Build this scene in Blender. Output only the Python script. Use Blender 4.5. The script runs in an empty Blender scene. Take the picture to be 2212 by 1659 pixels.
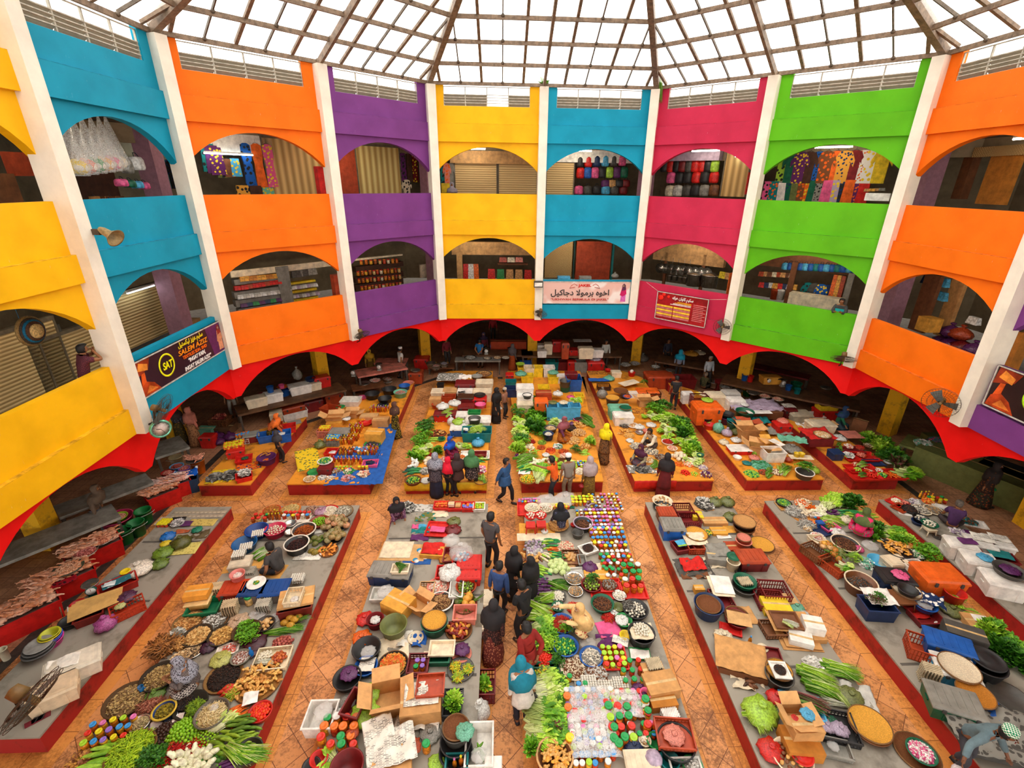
import bpy,math,random
from math import sin,cos,pi,radians,tan,hypot,atan2
from mathutils import Vector,Matrix,noise
random.seed(7)
ru=random.uniform;rotm=Matrix.Rotation;movm=Matrix.Translation
S=bpy.context.scene
def dv(n,i,v):n.inputs[i].default_value=v
COL=bpy.context.scene.collection
# ---------------- camera ----------------
CH=9.5;CF=1040.4;PX,PY=1129.0,829.3
_th,_ya,_ro=radians(22.835),radians(2.419),radians(.875)
FW=Vector((sin(_ya)*cos(_th),cos(_ya)*cos(_th),-sin(_th)))
_r=Vector((cos(_ya),-sin(_ya),0));_u=_r.cross(FW)
RT=cos(_ro)*_r+sin(_ro)*_u;UP=-sin(_ro)*_r+cos(_ro)*_u
cd=bpy.data.cameras.new('camera');co=bpy.data.objects.new('camera',cd);COL.objects.link(co)
cd.sensor_fit='HORIZONTAL';cd.sensor_width=36;cd.lens=36*CF/2212;cd.clip_start=.05;cd.clip_end=300
cd.shift_x=(1106-PX)/2212;cd.shift_y=(PY-829.5)/2212
m=Matrix((RT,UP,-FW)).transposed().to_4x4();m.translation=(0,0,CH);co.matrix_world=m
S.camera=co
# ---------------- sky ----------------
w=bpy.data.worlds.new('sky');S.world=w;w.use_nodes=True
bg=w.node_tree.nodes['Background'];dv(bg,0,(1,.97,.925,1));dv(bg,1,3.4)
S.view_settings.view_transform='Standard';S.view_settings.look='None';S.view_settings.gamma=1
S.view_settings.use_curve_mapping=False;S.view_settings.exposure=0.12
S.cycles.max_bounces=5;S.cycles.diffuse_bounces=3;S.cycles.glossy_bounces=2;S.cycles.transmission_bounces=3
S.cycles.transparent_max_bounces=8;S.cycles.caustics_reflective=False;S.cycles.caustics_refractive=False
def at(u,v,z=0.):
 d=FW+RT*((u-PX)/CF)+UP*((PY-v)/CF)
 return Vector((0,0,CH))+d*((z-CH)/d.z)
OX,OY=1.67,11.176;A0=-.007
def facet(i):
 a=A0+pi/4*i
 return Vector((sin(a),cos(a),0)),Vector((cos(a),-sin(a),0))
def atf(u,v,i,ap):
 n,t=facet(i);d=FW+RT*((u-PX)/CF)+UP*((PY-v)/CF)
 c=n.x*OX+n.y*OY+ap;P=Vector((0,0,CH))+d*(c/(d.x*n.x+d.y*n.y))
 q=P-Vector((OX,OY,0));return q.dot(t),P.z
def fp(i,ap,s,z):
 n,t=facet(i);return Vector((OX,OY,0))+n*ap+t*s+Vector((0,0,z))
def frot(i):return-(A0+pi/4*i)
# ---------------- materials ----------------
MATS={}
def lin(c):return tuple(((x/255)/12.92 if x/255<=.04045 else((x/255+.055)/1.055)**2.4)for x in c)
def M(c,rough=.6,var=.18,sc=6.,metal=0.,alpha=1.,bump=0.,spec=.4,stain=None,tr=0.):
 """plain surface colour c (0..255 sRGB) with procedural mottling"""
 key=(tuple(c),rough,var,sc,metal,alpha,bump,spec,stain,tr)
 if key in MATS:return MATS[key]
 mt=bpy.data.materials.new('mat_%d_%d_%d'%tuple(int(x)for x in c[:3]));mt.use_nodes=True
 nt=mt.node_tree;b=nt.nodes['Principled BSDF']
 tc=nt.nodes.new('ShaderNodeTexCoord');nz=nt.nodes.new('ShaderNodeTexNoise')
 dv(nz,'Scale',sc);dv(nz,'Detail',5);dv(nz,'Roughness',.65)
 nt.links.new(tc.outputs['Object'],nz.inputs['Vector'])
 mx=nt.nodes.new('ShaderNodeMix');mx.data_type='RGBA'
 l=lin(c);d=tuple(x*(1-var*1.6)for x in l);h=tuple(min(1,x*(1+var)+var*.01)for x in l)
 if stain:d=lin(stain)
 dv(mx,6,(*d,1));dv(mx,7,(*h,1))
 mr=nt.nodes.new('ShaderNodeMapRange');dv(mr,1,.34 if not stain else .3);dv(mr,2,.62 if not stain else .5)
 nt.links.new(nz.outputs[0],mr.inputs[0]);nt.links.new(mr.outputs[0],mx.inputs[0])
 nt.links.new(mx.outputs[2],b.inputs['Base Color'])
 dv(b,'Roughness',rough);dv(b,'Metallic',metal)
 dv(b,'Specular IOR Level',spec)
 if alpha<1:dv(b,'Alpha',alpha)
 if bump:
  bp=nt.nodes.new('ShaderNodeBump');dv(bp,'Strength',bump);dv(bp,'Distance',.02)
  nt.links.new(nz.outputs[0],bp.inputs['Height']);nt.links.new(bp.outputs[0],b.inputs['Normal'])
 MATS[key]=mt;return mt
def newmat(name):
 mt=bpy.data.materials.new(name);mt.use_nodes=True;return mt,mt.node_tree,mt.node_tree.nodes['Principled BSDF']
def N(nt,t,**k):
 n=nt.nodes.new(t)
 for a,v in k.items():
  if a.startswith('i'):n.inputs[int(a[1:])].default_value=v
  else:setattr(n,a,v)
 return n
def tile_mat(name,ca,cb,cs,size,ang,grout,stain_amt):
 mt,nt,b=newmat(name);L=nt.links.new
 tc=N(nt,'ShaderNodeTexCoord');mp=N(nt,'ShaderNodeMapping');mp.inputs['Rotation'].default_value[2]=ang
 L(tc.outputs['Object'],mp.inputs[0])
 br=N(nt,'ShaderNodeTexBrick',offset=0.,squash=1.);dv(br,'Color1',(*lin(ca),1));dv(br,'Color2',(*lin(cb),1))
 dv(br,'Mortar',(*lin(grout),1));dv(br,'Scale',1);dv(br,'Brick Width',size)
 dv(br,'Row Height',size);dv(br,'Mortar Size',.007);dv(br,'Mortar Smooth',.3)
 L(mp.outputs[0],br.inputs[0])
 n1=N(nt,'ShaderNodeTexNoise');dv(n1,'Scale',.8);dv(n1,'Detail',6);dv(n1,'Roughness',.75)
 n2=N(nt,'ShaderNodeTexNoise');dv(n2,'Scale',14);dv(n2,'Detail',8);dv(n2,'Roughness',.8)
 L(tc.outputs['Object'],n1.inputs[0]);L(tc.outputs['Object'],n2.inputs[0])
 ad=N(nt,'ShaderNodeMath',operation='ADD');L(n1.outputs[0],ad.inputs[0]);L(n2.outputs[0],ad.inputs[1])
 mr=N(nt,'ShaderNodeMapRange');dv(mr,1,.95);dv(mr,2,1.14);dv(mr,4,stain_amt*.85)
 L(ad.outputs[0],mr.inputs[0])
 mx=N(nt,'ShaderNodeMix',data_type='RGBA');dv(mx,7,(*lin(cs),1))
 L(mr.outputs[0],mx.inputs[0]);L(br.outputs[0],mx.inputs[6]);L(mx.outputs[2],b.inputs['Base Color'])
 dv(b,'Roughness',.5);dv(b,'Specular IOR Level',.35)
 bp=N(nt,'ShaderNodeBump');dv(bp,'Strength',.3);dv(bp,'Distance',.01)
 L(n2.outputs[0],bp.inputs['Height']);L(bp.outputs[0],b.inputs['Normal'])
 return mt
def stripes_mat(name,ca,cb,axis,freq,rough=.6,metal=0.):
 """bands of two colours along an object axis"""
 mt,nt,b=newmat(name);L=nt.links.new
 tc=N(nt,'ShaderNodeTexCoord');wv=N(nt,'ShaderNodeTexWave',bands_direction=axis);dv(wv,'Scale',freq)
 dv(wv,'Distortion',.15)
 L(tc.outputs['Object'],wv.inputs[0]);mx=N(nt,'ShaderNodeMix',data_type='RGBA')
 dv(mx,6,(*lin(ca),1));dv(mx,7,(*lin(cb),1))
 L(wv.outputs[0],mx.inputs[0]);L(mx.outputs[2],b.inputs['Base Color']);dv(b,'Roughness',rough);dv(b,'Metallic',metal)
 bp=N(nt,'ShaderNodeBump');dv(bp,'Strength',.6);dv(bp,'Distance',.03)
 L(wv.outputs[0],bp.inputs['Height']);L(bp.outputs[0],b.inputs['Normal'])
 return mt
PAT={}
def pattern_mat(ca,cb,sc=9.,kind='flower',cc=None,rough=.75):
 """cloth print: blotches of cb (and cc) on ca"""
 key=(ca,cb,sc,kind,cc)
 if key in PAT:return PAT[key]
 mt,nt,b=newmat('print_%d_%d_%d'%ca);L=nt.links.new
 tc=N(nt,'ShaderNodeTexCoord')
 if kind=='check':
  tx=N(nt,'ShaderNodeTexChecker');dv(tx,'Scale',sc);dv(tx,1,(*lin(ca),1));dv(tx,2,(*lin(cb),1))
  L(tc.outputs['Object'],tx.inputs[0]);out=tx.outputs[0]
 else:
  vo=N(nt,'ShaderNodeTexVoronoi')if kind=='flower' else N(nt,'ShaderNodeTexNoise')
  dv(vo,'Scale',sc)
  L(tc.outputs['Object'],vo.inputs[0])
  mr=N(nt,'ShaderNodeMapRange');dv(mr,1,.34 if kind=='flower' else .5);mr.inputs[2].default_value=mr.inputs[1].default_value+.05
  L(vo.outputs[0],mr.inputs[0]);mx=N(nt,'ShaderNodeMix',data_type='RGBA')
  dv(mx,6,(*lin(cb),1));dv(mx,7,(*lin(ca),1));L(mr.outputs[0],mx.inputs[0]);out=mx.outputs[2]
  if cc:
   v2=N(nt,'ShaderNodeTexVoronoi');dv(v2,'Scale',sc*1.7);L(tc.outputs['Object'],v2.inputs[0])
   m2=N(nt,'ShaderNodeMapRange');dv(m2,1,.26);dv(m2,2,.3);L(v2.outputs[0],m2.inputs[0])
   x2=N(nt,'ShaderNodeMix',data_type='RGBA');dv(x2,6,(*lin(cc),1));L(m2.outputs[0],x2.inputs[0]);L(out,x2.inputs[7]);out=x2.outputs[2]
 L(out,b.inputs['Base Color']);dv(b,'Roughness',rough);dv(b,'Specular IOR Level',.2)
 PAT[key]=mt;return mt
def clear_mat(name,c,a,rough=.12):
 mt,nt,b=newmat(name);dv(b,'Base Color',(*lin(c),1));dv(b,'Roughness',rough)
 tc=N(nt,'ShaderNodeTexCoord');nz=N(nt,'ShaderNodeTexNoise');dv(nz,'Scale',18);dv(nz,'Distortion',2.5)
 nt.links.new(tc.outputs['Object'],nz.inputs[0])
 mr=N(nt,'ShaderNodeMapRange');dv(mr,1,.4);dv(mr,2,.65);dv(mr,3,a*.55);dv(mr,4,min(1,a*1.5))
 nt.links.new(nz.outputs[0],mr.inputs[0]);nt.links.new(mr.outputs[0],b.inputs['Alpha'])
 return mt
 # ---------------- mesh building ----------------
class MB:
 def __init__(s):s.v=[];s.f=[];s.m=[];s.sm=[]
 def add(s,vs,fs,mi=0,smooth=False,T=None):
  o=len(s.v)
  for p in vs:
   p=Vector(p);s.v.append(T@p if T is not None else p)
  for f in fs:s.f.append([o+i for i in f]);s.m.append(mi);s.sm.append(smooth)
  return s
 def box(s,x0,x1,y0,y1,z0,z1,mi=0,T=None):
  v=[(x0,y0,z0),(x1,y0,z0),(x1,y1,z0),(x0,y1,z0),(x0,y0,z1),(x1,y0,z1),(x1,y1,z1),(x0,y1,z1)]
  return s.add(v,[(3,2,1,0),(4,5,6,7),(0,1,5,4),(1,2,6,5),(2,3,7,6),(3,0,4,7)],mi,False,T)
 def taper(s,w0,d0,w1,d1,z0,z1,mi=0,T=None):
  v=[(-w0/2,-d0/2,z0),(w0/2,-d0/2,z0),(w0/2,d0/2,z0),(-w0/2,d0/2,z0),(-w1/2,-d1/2,z1),(w1/2,-d1/2,z1),(w1/2,d1/2,z1),(-w1/2,d1/2,z1)]
  return s.add(v,[(3,2,1,0),(4,5,6,7),(0,1,5,4),(1,2,6,5),(2,3,7,6),(3,0,4,7)],mi,False,T)
 def lathe(s,prof,n=16,mi=0,smooth=True,T=None,sx=1.,sy=1.,cap=True):
  vs=[];fs=[]
  for r,z in prof:
   for k in range(n):a=2*pi*k/n;vs.append((r*cos(a)*sx,r*sin(a)*sy,z))
  for i in range(len(prof)-1):
   for k in range(n):
    a,b=i*n+k,i*n+(k+1)%n;fs.append((a,b,b+n,a+n))
  if cap:
   if prof[0][0]>1e-4:fs.append(tuple(range(n-1,-1,-1)))
   if prof[-1][0]>1e-4:o=(len(prof)-1)*n;fs.append(tuple(range(o,o+n)))
  return s.add(vs,fs,mi,smooth,T)
 def tube(s,pts,r,n=6,mi=0,smooth=True,r1=None,T=None):
  pts=[Vector(p)for p in pts];vs=[];fs=[];K=len(pts)
  for i,p in enumerate(pts):
   d=(pts[min(i+1,K-1)]-pts[max(i-1,0)]).normalized()
   a=d.cross(Vector((0,0,1))if abs(d.z)<.95 else Vector((1,0,0))).normalized();b=d.cross(a)
   rr=r[i]if isinstance(r,(list,tuple))else(r if r1 is None else r+(r1-r)*i/(K-1))
   for k in range(n):q=2*pi*k/n;vs.append(p+a*cos(q)*rr+b*sin(q)*rr)
  for i in range(K-1):
   for k in range(n):a,b=i*n+k,i*n+(k+1)%n;fs.append((a,a+n,b+n,b))
  fs.append(tuple(range(n)));fs.append(tuple(range((K-1)*n+n-1,(K-1)*n-1,-1)))
  return s.add(vs,fs,mi,smooth,T)
 def ball(s,c,r,n=8,m=5,mi=0,sx=1,sy=1,sz=1,T=None,jit=0.):
  vs=[(0,0,-1)];fs=[]
  for j in range(1,m):
   ph=-pi/2+pi*j/m
   for k in range(n):a=2*pi*k/n;q=1+ru(-jit,jit);vs.append((cos(ph)*cos(a)*q,cos(ph)*sin(a)*q,sin(ph)*q))
  vs.append((0,0,1));e=len(vs)-1
  for k in range(n):fs.append((0,1+(k+1)%n,1+k));fs.append((e,e-n+k,e-n+(k+1)%n))
  for j in range(m-2):
   for k in range(n):a,b=1+j*n+k,1+j*n+(k+1)%n;fs.append((a,b,b+n,a+n))
  vs=[(c[0]+x*r*sx,c[1]+y*r*sy,c[2]+z*r*sz)for x,y,z in vs]
  return s.add(vs,fs,mi,True,T)
 def prism(s,poly,y0,y1,mi=0,T=None,caps=True):
  """outline in x,z pushed from y0 to y1"""
  n=len(poly);vs=[(x,y0,z)for x,z in poly]+[(x,y1,z)for x,z in poly]
  fs=[(i,(i+1)%n,n+(i+1)%n,n+i)for i in range(n)]
  if caps:fs+=[tuple(range(n-1,-1,-1)),tuple(range(n,2*n))]
  return s.add(vs,fs,mi,False,T)
 def grid(s,nx,ny,fn,mi=0,smooth=True,T=None):
  vs=[fn(i/nx,j/ny)for j in range(ny+1)for i in range(nx+1)]
  fs=[(j*(nx+1)+i,j*(nx+1)+i+1,(j+1)*(nx+1)+i+1,(j+1)*(nx+1)+i)for j in range(ny)for i in range(nx)]
  return s.add(vs,fs,mi,smooth,T)
 def mesh(s,name,mats):
  me=bpy.data.meshes.new(name);me.from_pydata([tuple(p)for p in s.v],[],s.f)
  me.polygons.foreach_set('material_index',s.m);me.polygons.foreach_set('use_smooth',s.sm)
  for mt in(mats if isinstance(mats,(list,tuple))else[mats]):me.materials.append(mt)
  me.update();return me
 def obj(s,name,mats,parent=None,loc=None,rot=0):
  o=bpy.data.objects.new(name,s.mesh(name,mats));COL.objects.link(o)
  if parent:o.parent=parent
  if loc is not None:o.location=loc
  if rot:o.rotation_euler.z=rot
  return o
def tag(o,label=None,cat=None,group=None,kind=None):
 if label:o['label']=label
 if cat:o['category']=cat
 if group:o['group']=group
 if kind:o['kind']=kind
 return o
def empty(name,loc=(0,0,0),rot=0):
 o=bpy.data.objects.new(name,None);o.empty_display_size=.1;COL.objects.link(o);o.location=loc;o.rotation_euler.z=rot;return o
def copy_tree(o,parent=None):
 c=o.copy();COL.objects.link(c)
 if parent:c.parent=parent
 for ch in list(KIDS.get(o.name,[])):KIDS.setdefault(c.name,[]).append(copy_tree(ch,c))
 return c
KIDS={}
PROTO={}
def recolor(o,mats):
 """give this copy its own material(s) without touching the shared mesh"""
 for i,mt in enumerate(mats):
  if mt is None:continue
  o.material_slots[i].link='OBJECT';o.material_slots[i].material=mt
def thing(key,build):
 """build(): list of (name, MB, mats, [subparts]) or one MB -> shared meshes, a fresh object (tree) per call"""
 if key not in PROTO:
  PROTO[key]=None;d=build()
  def mk(p):return(p[0],p[1].mesh(p[0],p[2]),[mk(q)for q in(p[3]if len(p)>3 else[])])
  PROTO[key]=[mk(p)for p in d]
 d=PROTO[key];name=key if isinstance(key,str)else key[0]
 def rec(p,parent):
  o=bpy.data.objects.new(p[0],p[1]);COL.objects.link(o)
  if parent:o.parent=parent
  for q in p[2]:rec(q,o)
  return o
 if len(d)==1:o=rec(d[0],None);o.name=name;return o
 r=empty(name)
 for p in d:rec(p,r)
 return r
def put(o,loc,rot=0,sc=1,tilt=None):
 o.location=loc;o.rotation_euler=(tilt[0]if tilt else 0,tilt[1]if tilt else 0,rot)
 if sc!=1:o.scale=(sc,sc,sc)if not isinstance(sc,tuple)else sc
 return o
 # ================= the building =================
AW=10.9;HS=AW*tan(pi/8)
ZP=dict(red=3.55,g1=4.22,p1=5.34,s1=6.2,a1=7.17,b1=7.31,g2=7.9,p2=8.98,s2=9.8,a2=10.77,b2=10.94,g3=11.6,lb=12.23,lo=12.6,top=13.0)
WALLC={'yellow':(248,186,0),'blue':(0,148,180),'orange':(252,116,0),'purple':(120,58,130),'pink':(200,40,76),'green':(92,182,8),'red':(236,6,4)}
def paint(c,nm):
 mt,nt,b=newmat('paint_'+nm);L=nt.links.new
 tc=N(nt,'ShaderNodeTexCoord');nz=N(nt,'ShaderNodeTexNoise');dv(nz,'Scale',1.1);dv(nz,'Detail',6)
 sp=N(nt,'ShaderNodeTexNoise');dv(sp,'Scale',9);dv(sp,'Detail',2)
 mp=N(nt,'ShaderNodeMapping');dv(mp,'Scale',(5,5,.9))
 L(tc.outputs['Object'],nz.inputs[0]);L(tc.outputs['Object'],mp.inputs[0]);L(mp.outputs[0],sp.inputs[0])
 l=lin(c);mx=N(nt,'ShaderNodeMix',data_type='RGBA');dv(mx,6,(*[x*.9 for x in l],1));dv(mx,7,(*[min(1,x*1.05+.002)for x in l],1))
 mr=N(nt,'ShaderNodeMapRange');dv(mr,1,.35);dv(mr,2,.6);L(nz.outputs[0],mr.inputs[0]);L(mr.outputs[0],mx.inputs[0])
 m2=N(nt,'ShaderNodeMix',data_type='RGBA');dv(m2,7,(*[x*.5+.4 for x in l],1))
 r2=N(nt,'ShaderNodeMapRange');dv(r2,1,.74);dv(r2,2,.8);dv(r2,4,.5);L(sp.outputs[0],r2.inputs[0])
 L(r2.outputs[0],m2.inputs[0]);L(mx.outputs[2],m2.inputs[6]);L(m2.outputs[2],b.inputs['Base Color']);dv(b,'Roughness',.65);dv(b,'Specular IOR Level',.25)
 bp=N(nt,'ShaderNodeBump');dv(bp,'Strength',.12);dv(bp,'Distance',.02);L(nz.outputs[0],bp.inputs['Height']);L(bp.outputs[0],b.inputs['Normal'])
 return mt
PM={k:paint(v,k)for k,v in WALLC.items()}
LEDGE=M((150,120,60),.8,.5,4.,stain=(60,50,40))
CREAM=M((240,232,214),.7,.06,1.2);DARKWIN=M((70,62,52),.8)
CONC=M((150,138,118),.85,.15,2.)
LOUV=M((160,152,134),.6,.05);FRAME=M((190,184,168),.5)
STEEL=M((128,108,88),.6,.25,8.);STEELD=M((96,84,70),.6,.25,8.)
def arch_poly(x0,x1,zt,zs,za,n=16):
 """spandrel outline: straight top zt, arch from (x0,zs) over za to (x1,zs)"""
 h=(x1-x0)/2;r=(h*h+(za-zs)**2)/(2*(za-zs));cz=za-r;cx=(x0+x1)/2;a=math.asin(h/r)
 return[(cx+r*sin(-a+2*a*k/n),cz+r*cos(-a+2*a*k/n))for k in range(n+1)]
def strip_arch(mb,x0,x1,zt,zs,za,y0,y1,mi=0):
 p=arch_poly(x0,x1,zt,zs,za);n=len(p)
 vs=[];fs=[]
 for y in(y0,y1):
  vs+=[(x,y,z)for x,z in p]+[(x,y,zt)for x,z in p]
 o=2*n
 for k in range(n-1):
  fs.append((k,k+1,n+k+1,n+k));fs.append((o+k,o+n+k,o+n+k+1,o+k+1));fs.append((k,o+k,o+k+1,k+1));fs.append((n+k,n+k+1,o+n+k+1,o+n+k))
 fs+=[(0,n,o+n,o),(n-1,o+n-1,o+2*n-1,2*n-1)]
 mb.add(vs,fs,mi)
BAYC={-3:('orange','orange'),-2:('yellow','blue'),-1:('orange','purple'),0:('yellow','blue'),1:('pink','green'),2:('orange','purple'),3:('yellow','blue')}
FN={-3:'near_left',-2:'left',-1:'back_left',0:'back',1:'back_right',2:'right',3:'near_right'}
for i in range(-3,4):
 hs=HS
 for b in(0,1):
  cname=BAYC[i][b];x0,x1=((-hs,0),(0,hs))[b];x0+=.12;x1-=.12
  mb=MB();ya=AW
  for(g,p)in((ZP['g1'],ZP['p1']),(ZP['g2'],ZP['p2'])):
   mb.box(x0,x1,ya+.04,ya+.2,g,p)
  for(bb,g)in((ZP['red'],ZP['g1']),(ZP['b1'],ZP['g2']),(ZP['b2'],ZP['g3'])):
   mb.box(x0,x1,ya-.07,ya+.24,bb,g)
  for(s_,a_,b_)in((ZP['s1'],ZP['a1'],ZP['b1']),(ZP['s2'],ZP['a2'],ZP['b2'])):
   strip_arch(mb,x0,x1,b_,s_,a_,ya+.05,ya+.26)
  mb.box(x0,x1,ya+.04,ya+.2,ZP['g3'],ZP['lb'])
  mb.box(x0,x0+.42,ya+.04,ya+.2,ZP['lb'],ZP['top']);mb.box(x1-.42,x1,ya+.04,ya+.2,ZP['lb'],ZP['top'])
  o=mb.obj('wall_%s_%s'%(FN[i],('one','two')[b]),[PM[cname]],None,(OX,OY,0),frot(i));tag(o,kind='structure')
  mb=MB()
  for g in('g1','g2','g3'):mb.box(x0,x1,ya-.072,ya+.045,ZP[g],ZP[g]+.008)
  o=mb.obj('trim_%s_%s'%(FN[i],('one','two')[b]),[M(tuple(min(255,int(c*.85+12))for c in WALLC[cname]),.8,.3,5.)],None,(OX,OY,0),frot(i));tag(o,kind='structure')
  mb=MB();mb.box(x0-.12 if b else x0-.3,x1+.12 if not b else x1+.3,ya+.06,ya+.3,ZP['red']-.06,ZP['red'])
  X0,X1=(x0+.02,x1-.02);strip_arch(mb,X0,X1,ZP['red']-.05,2.42,3.46,ya+.06,ya+.3)
  if b==0:mb.box(x1-.02,x1+.26,ya+.06,ya+.3,2.42,ZP['red']-.05)
  mb.box(-hs-.15 if not b else x1-.02,x0+.02 if not b else hs+.15,ya+.06,ya+.3,2.42,ZP['red']-.05)
  o=mb.obj('wall_red_%s_%s'%(FN[i],('one','two')[b]),[PM['red']],None,(OX,OY,0),frot(i));tag(o,kind='structure')
  e=empty('window_%d'%(20+2*i+b),(OX,OY,0),frot(i));tag(e,kind='structure')
  xa,xb=x0+.42,x1-.42;mb=MB();n=4
  for k in range(n+1):
   x=xa+(xb-xa)*k/n;mb.box(x-.02,x+.02,ya+.08,ya+.13,ZP['lb'],ZP['top']-.1)
  for z in(ZP['lb'],ZP['lb']+.115,ZP['lb']+.21,ZP['lb']+.305,ZP['lb']+.4,ZP['top']-.1):mb.box(xa,xb,ya+.07,ya+.11,z-.012,z+.012)
  mb.obj('louvre_frame',[FRAME],e)
  mb=MB()
  for k in range(n):
   if i==0 and b==0 and k==2:continue
   xl,xr=xa+(xb-xa)*k/n+.02,xa+(xb-xa)*(k+1)/n-.02
   for q in range(4):
    z=ZP['lb']+.02+q*.095
    mb.add([(xl,ya+.1,z+.075),(xr,ya+.1,z+.075),(xr,ya+.19,z-.02),(xl,ya+.19,z-.02),(xl,ya+.1,z+.09),(xr,ya+.1,z+.09),(xr,ya+.2,z-.01),(xl,ya+.2,z-.01)],[(3,2,1,0),(4,5,6,7),(0,1,5,4),(1,2,6,5),(2,3,7,6),(3,0,4,7)])
  mb.obj('louvre_slats',[LOUV],e)
def column(i,mid,nm):
 n,t=facet(i)
 if mid:P=fp(i,AW-.3,0,0);r=frot(i);w=.17;d=.42
 else:
  a=A0+pi/4*(i+.5);R=hypot(AW,HS)-.32;P=Vector((OX+R*sin(a),OY+R*cos(a),0));r=-a;w=.17;d=.5
 mb=MB();mb.box(-w,w,0,d+.1,ZP['red'],ZP['top']-.08)
 o=mb.obj('pillar_%s'%nm,[CREAM],None,P,r);tag(o,kind='structure')
NUMS='one two three four five six seven eight nine ten eleven twelve thirteen fourteen'.split();k=0
for i in range(-3,4):
 column(i,True,NUMS[k]);k+=1
 if i<3:column(i,False,NUMS[k]);k+=1
def octa(ap,z):return[(OX+ap/cos(pi/8)*sin(A0+pi/4*(i+.5)),OY+ap/cos(pi/8)*cos(A0+pi/4*(i+.5)),z)for i in range(8)]
for nm,z,th,mt in(('ceiling_ground',ZP['red']+.02,.3,M((105,92,74),.9)),('ceiling_first',ZP['b1']+.06,.3,M((120,108,90),.9)),('ceiling_second',ZP['b2']+.06,.25,M((120,108,90),.9))):
 mb=MB()
 for i in range(-3,4):
  a,b_=octa(AW+.2,0),octa(24.0,0);j0,j1=(i-1)%8,i%8
  vs=[(*a[j0][:2],z),(*a[j1][:2],z),(*b_[j1][:2],z),(*b_[j0][:2],z),(*a[j0][:2],z+th),(*a[j1][:2],z+th),(*b_[j1][:2],z+th),(*b_[j0][:2],z+th)]
  mb.add(vs,[(0,1,2,3),(7,6,5,4),(0,4,5,1),(1,5,6,2),(2,6,7,3),(3,7,4,0)])
 o=mb.obj(nm,[mt]);tag(o,kind='structure')
AS=14.2
SHS=AS*tan(pi/8)
for i in range(-2,3):
 for lv,(z0,z1)in enumerate(((ZP['g1']+.02,ZP['b1']+.06),(ZP['g2']+.02,ZP['b2']+.06))):
  mb=MB();mb.box(-SHS*1.25,SHS*1.25,AS+3.,AS+3.1,z0,z1);mb.box(-SHS,SHS,AS-.02,AS+.1,z1-.55,z1)
  o=mb.obj('wall_shops_%s_%s'%(FN[i],('first','second')[lv]),[M((150,132,104),.9,.15,2.)],None,(OX,OY,0),frot(i));tag(o,kind='structure')
 mb=MB();mb.box(-23*tan(pi/8)*1.05,23*tan(pi/8)*1.05,22.9,23.,0,3.6);o=mb.obj('wall_ground_%s'%FN[i],[M((120,110,90),.9,.3,2.)],None,(OX,OY,0),frot(i));tag(o,kind='structure')
YP=M((214,160,12),.7,.25,3.,stain=(150,105,20));MAUVE=M((168,122,138),.75,.1)
k=0
for i in range(-2,3):
 for mid in(1,0):
  if mid:P=fp(i,14.3,0,0);r=frot(i)
  elif i==2:continue
  else:a=A0+pi/4*(i+.5);R=15.55;P=Vector((OX+R*sin(a),OY+R*cos(a),0));r=-a
  mb=MB();mb.box(-.26,.26,-.26,.26,0,2.3,0);mb.box(-.26,.26,-.26,.26,2.3,3.57,1)
  o=mb.obj('pillar_ground_%s'%NUMS[k],[YP,M((190,150,110),.8)],None,P,r);tag(o,kind='structure')
  k+=1
for j,(i,s_,z0,z1)in enumerate(((-2,6.9,7.9,11),(-2,6.2,4.2,7.37),(2,-6.6,7.9,11),(2,-6.4,4.2,7.37),(-1,6.05,7.9,11),(-1,6.1,4.2,7.37),(1,-5.9,7.9,11))):
 mb=MB();mb.box(-.28,.28,-.28,.28,z0,z1);o=mb.obj('pillar_gallery_%s'%NUMS[j],[MAUVE],None,fp(i,13.3,s_,0),frot(i));tag(o,kind='structure')
P=fp(2,14.2,1.6,0);mb=MB();mb.box(-.26,.26,-.26,.26,0,2.3,0);mb.box(-.26,.26,-.26,.26,2.3,3.57,1)
o=mb.obj('pillar_ground_%s'%NUMS[k],[YP,M((190,150,110),.8)],None,P,frot(2));tag(o,kind='structure')
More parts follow.
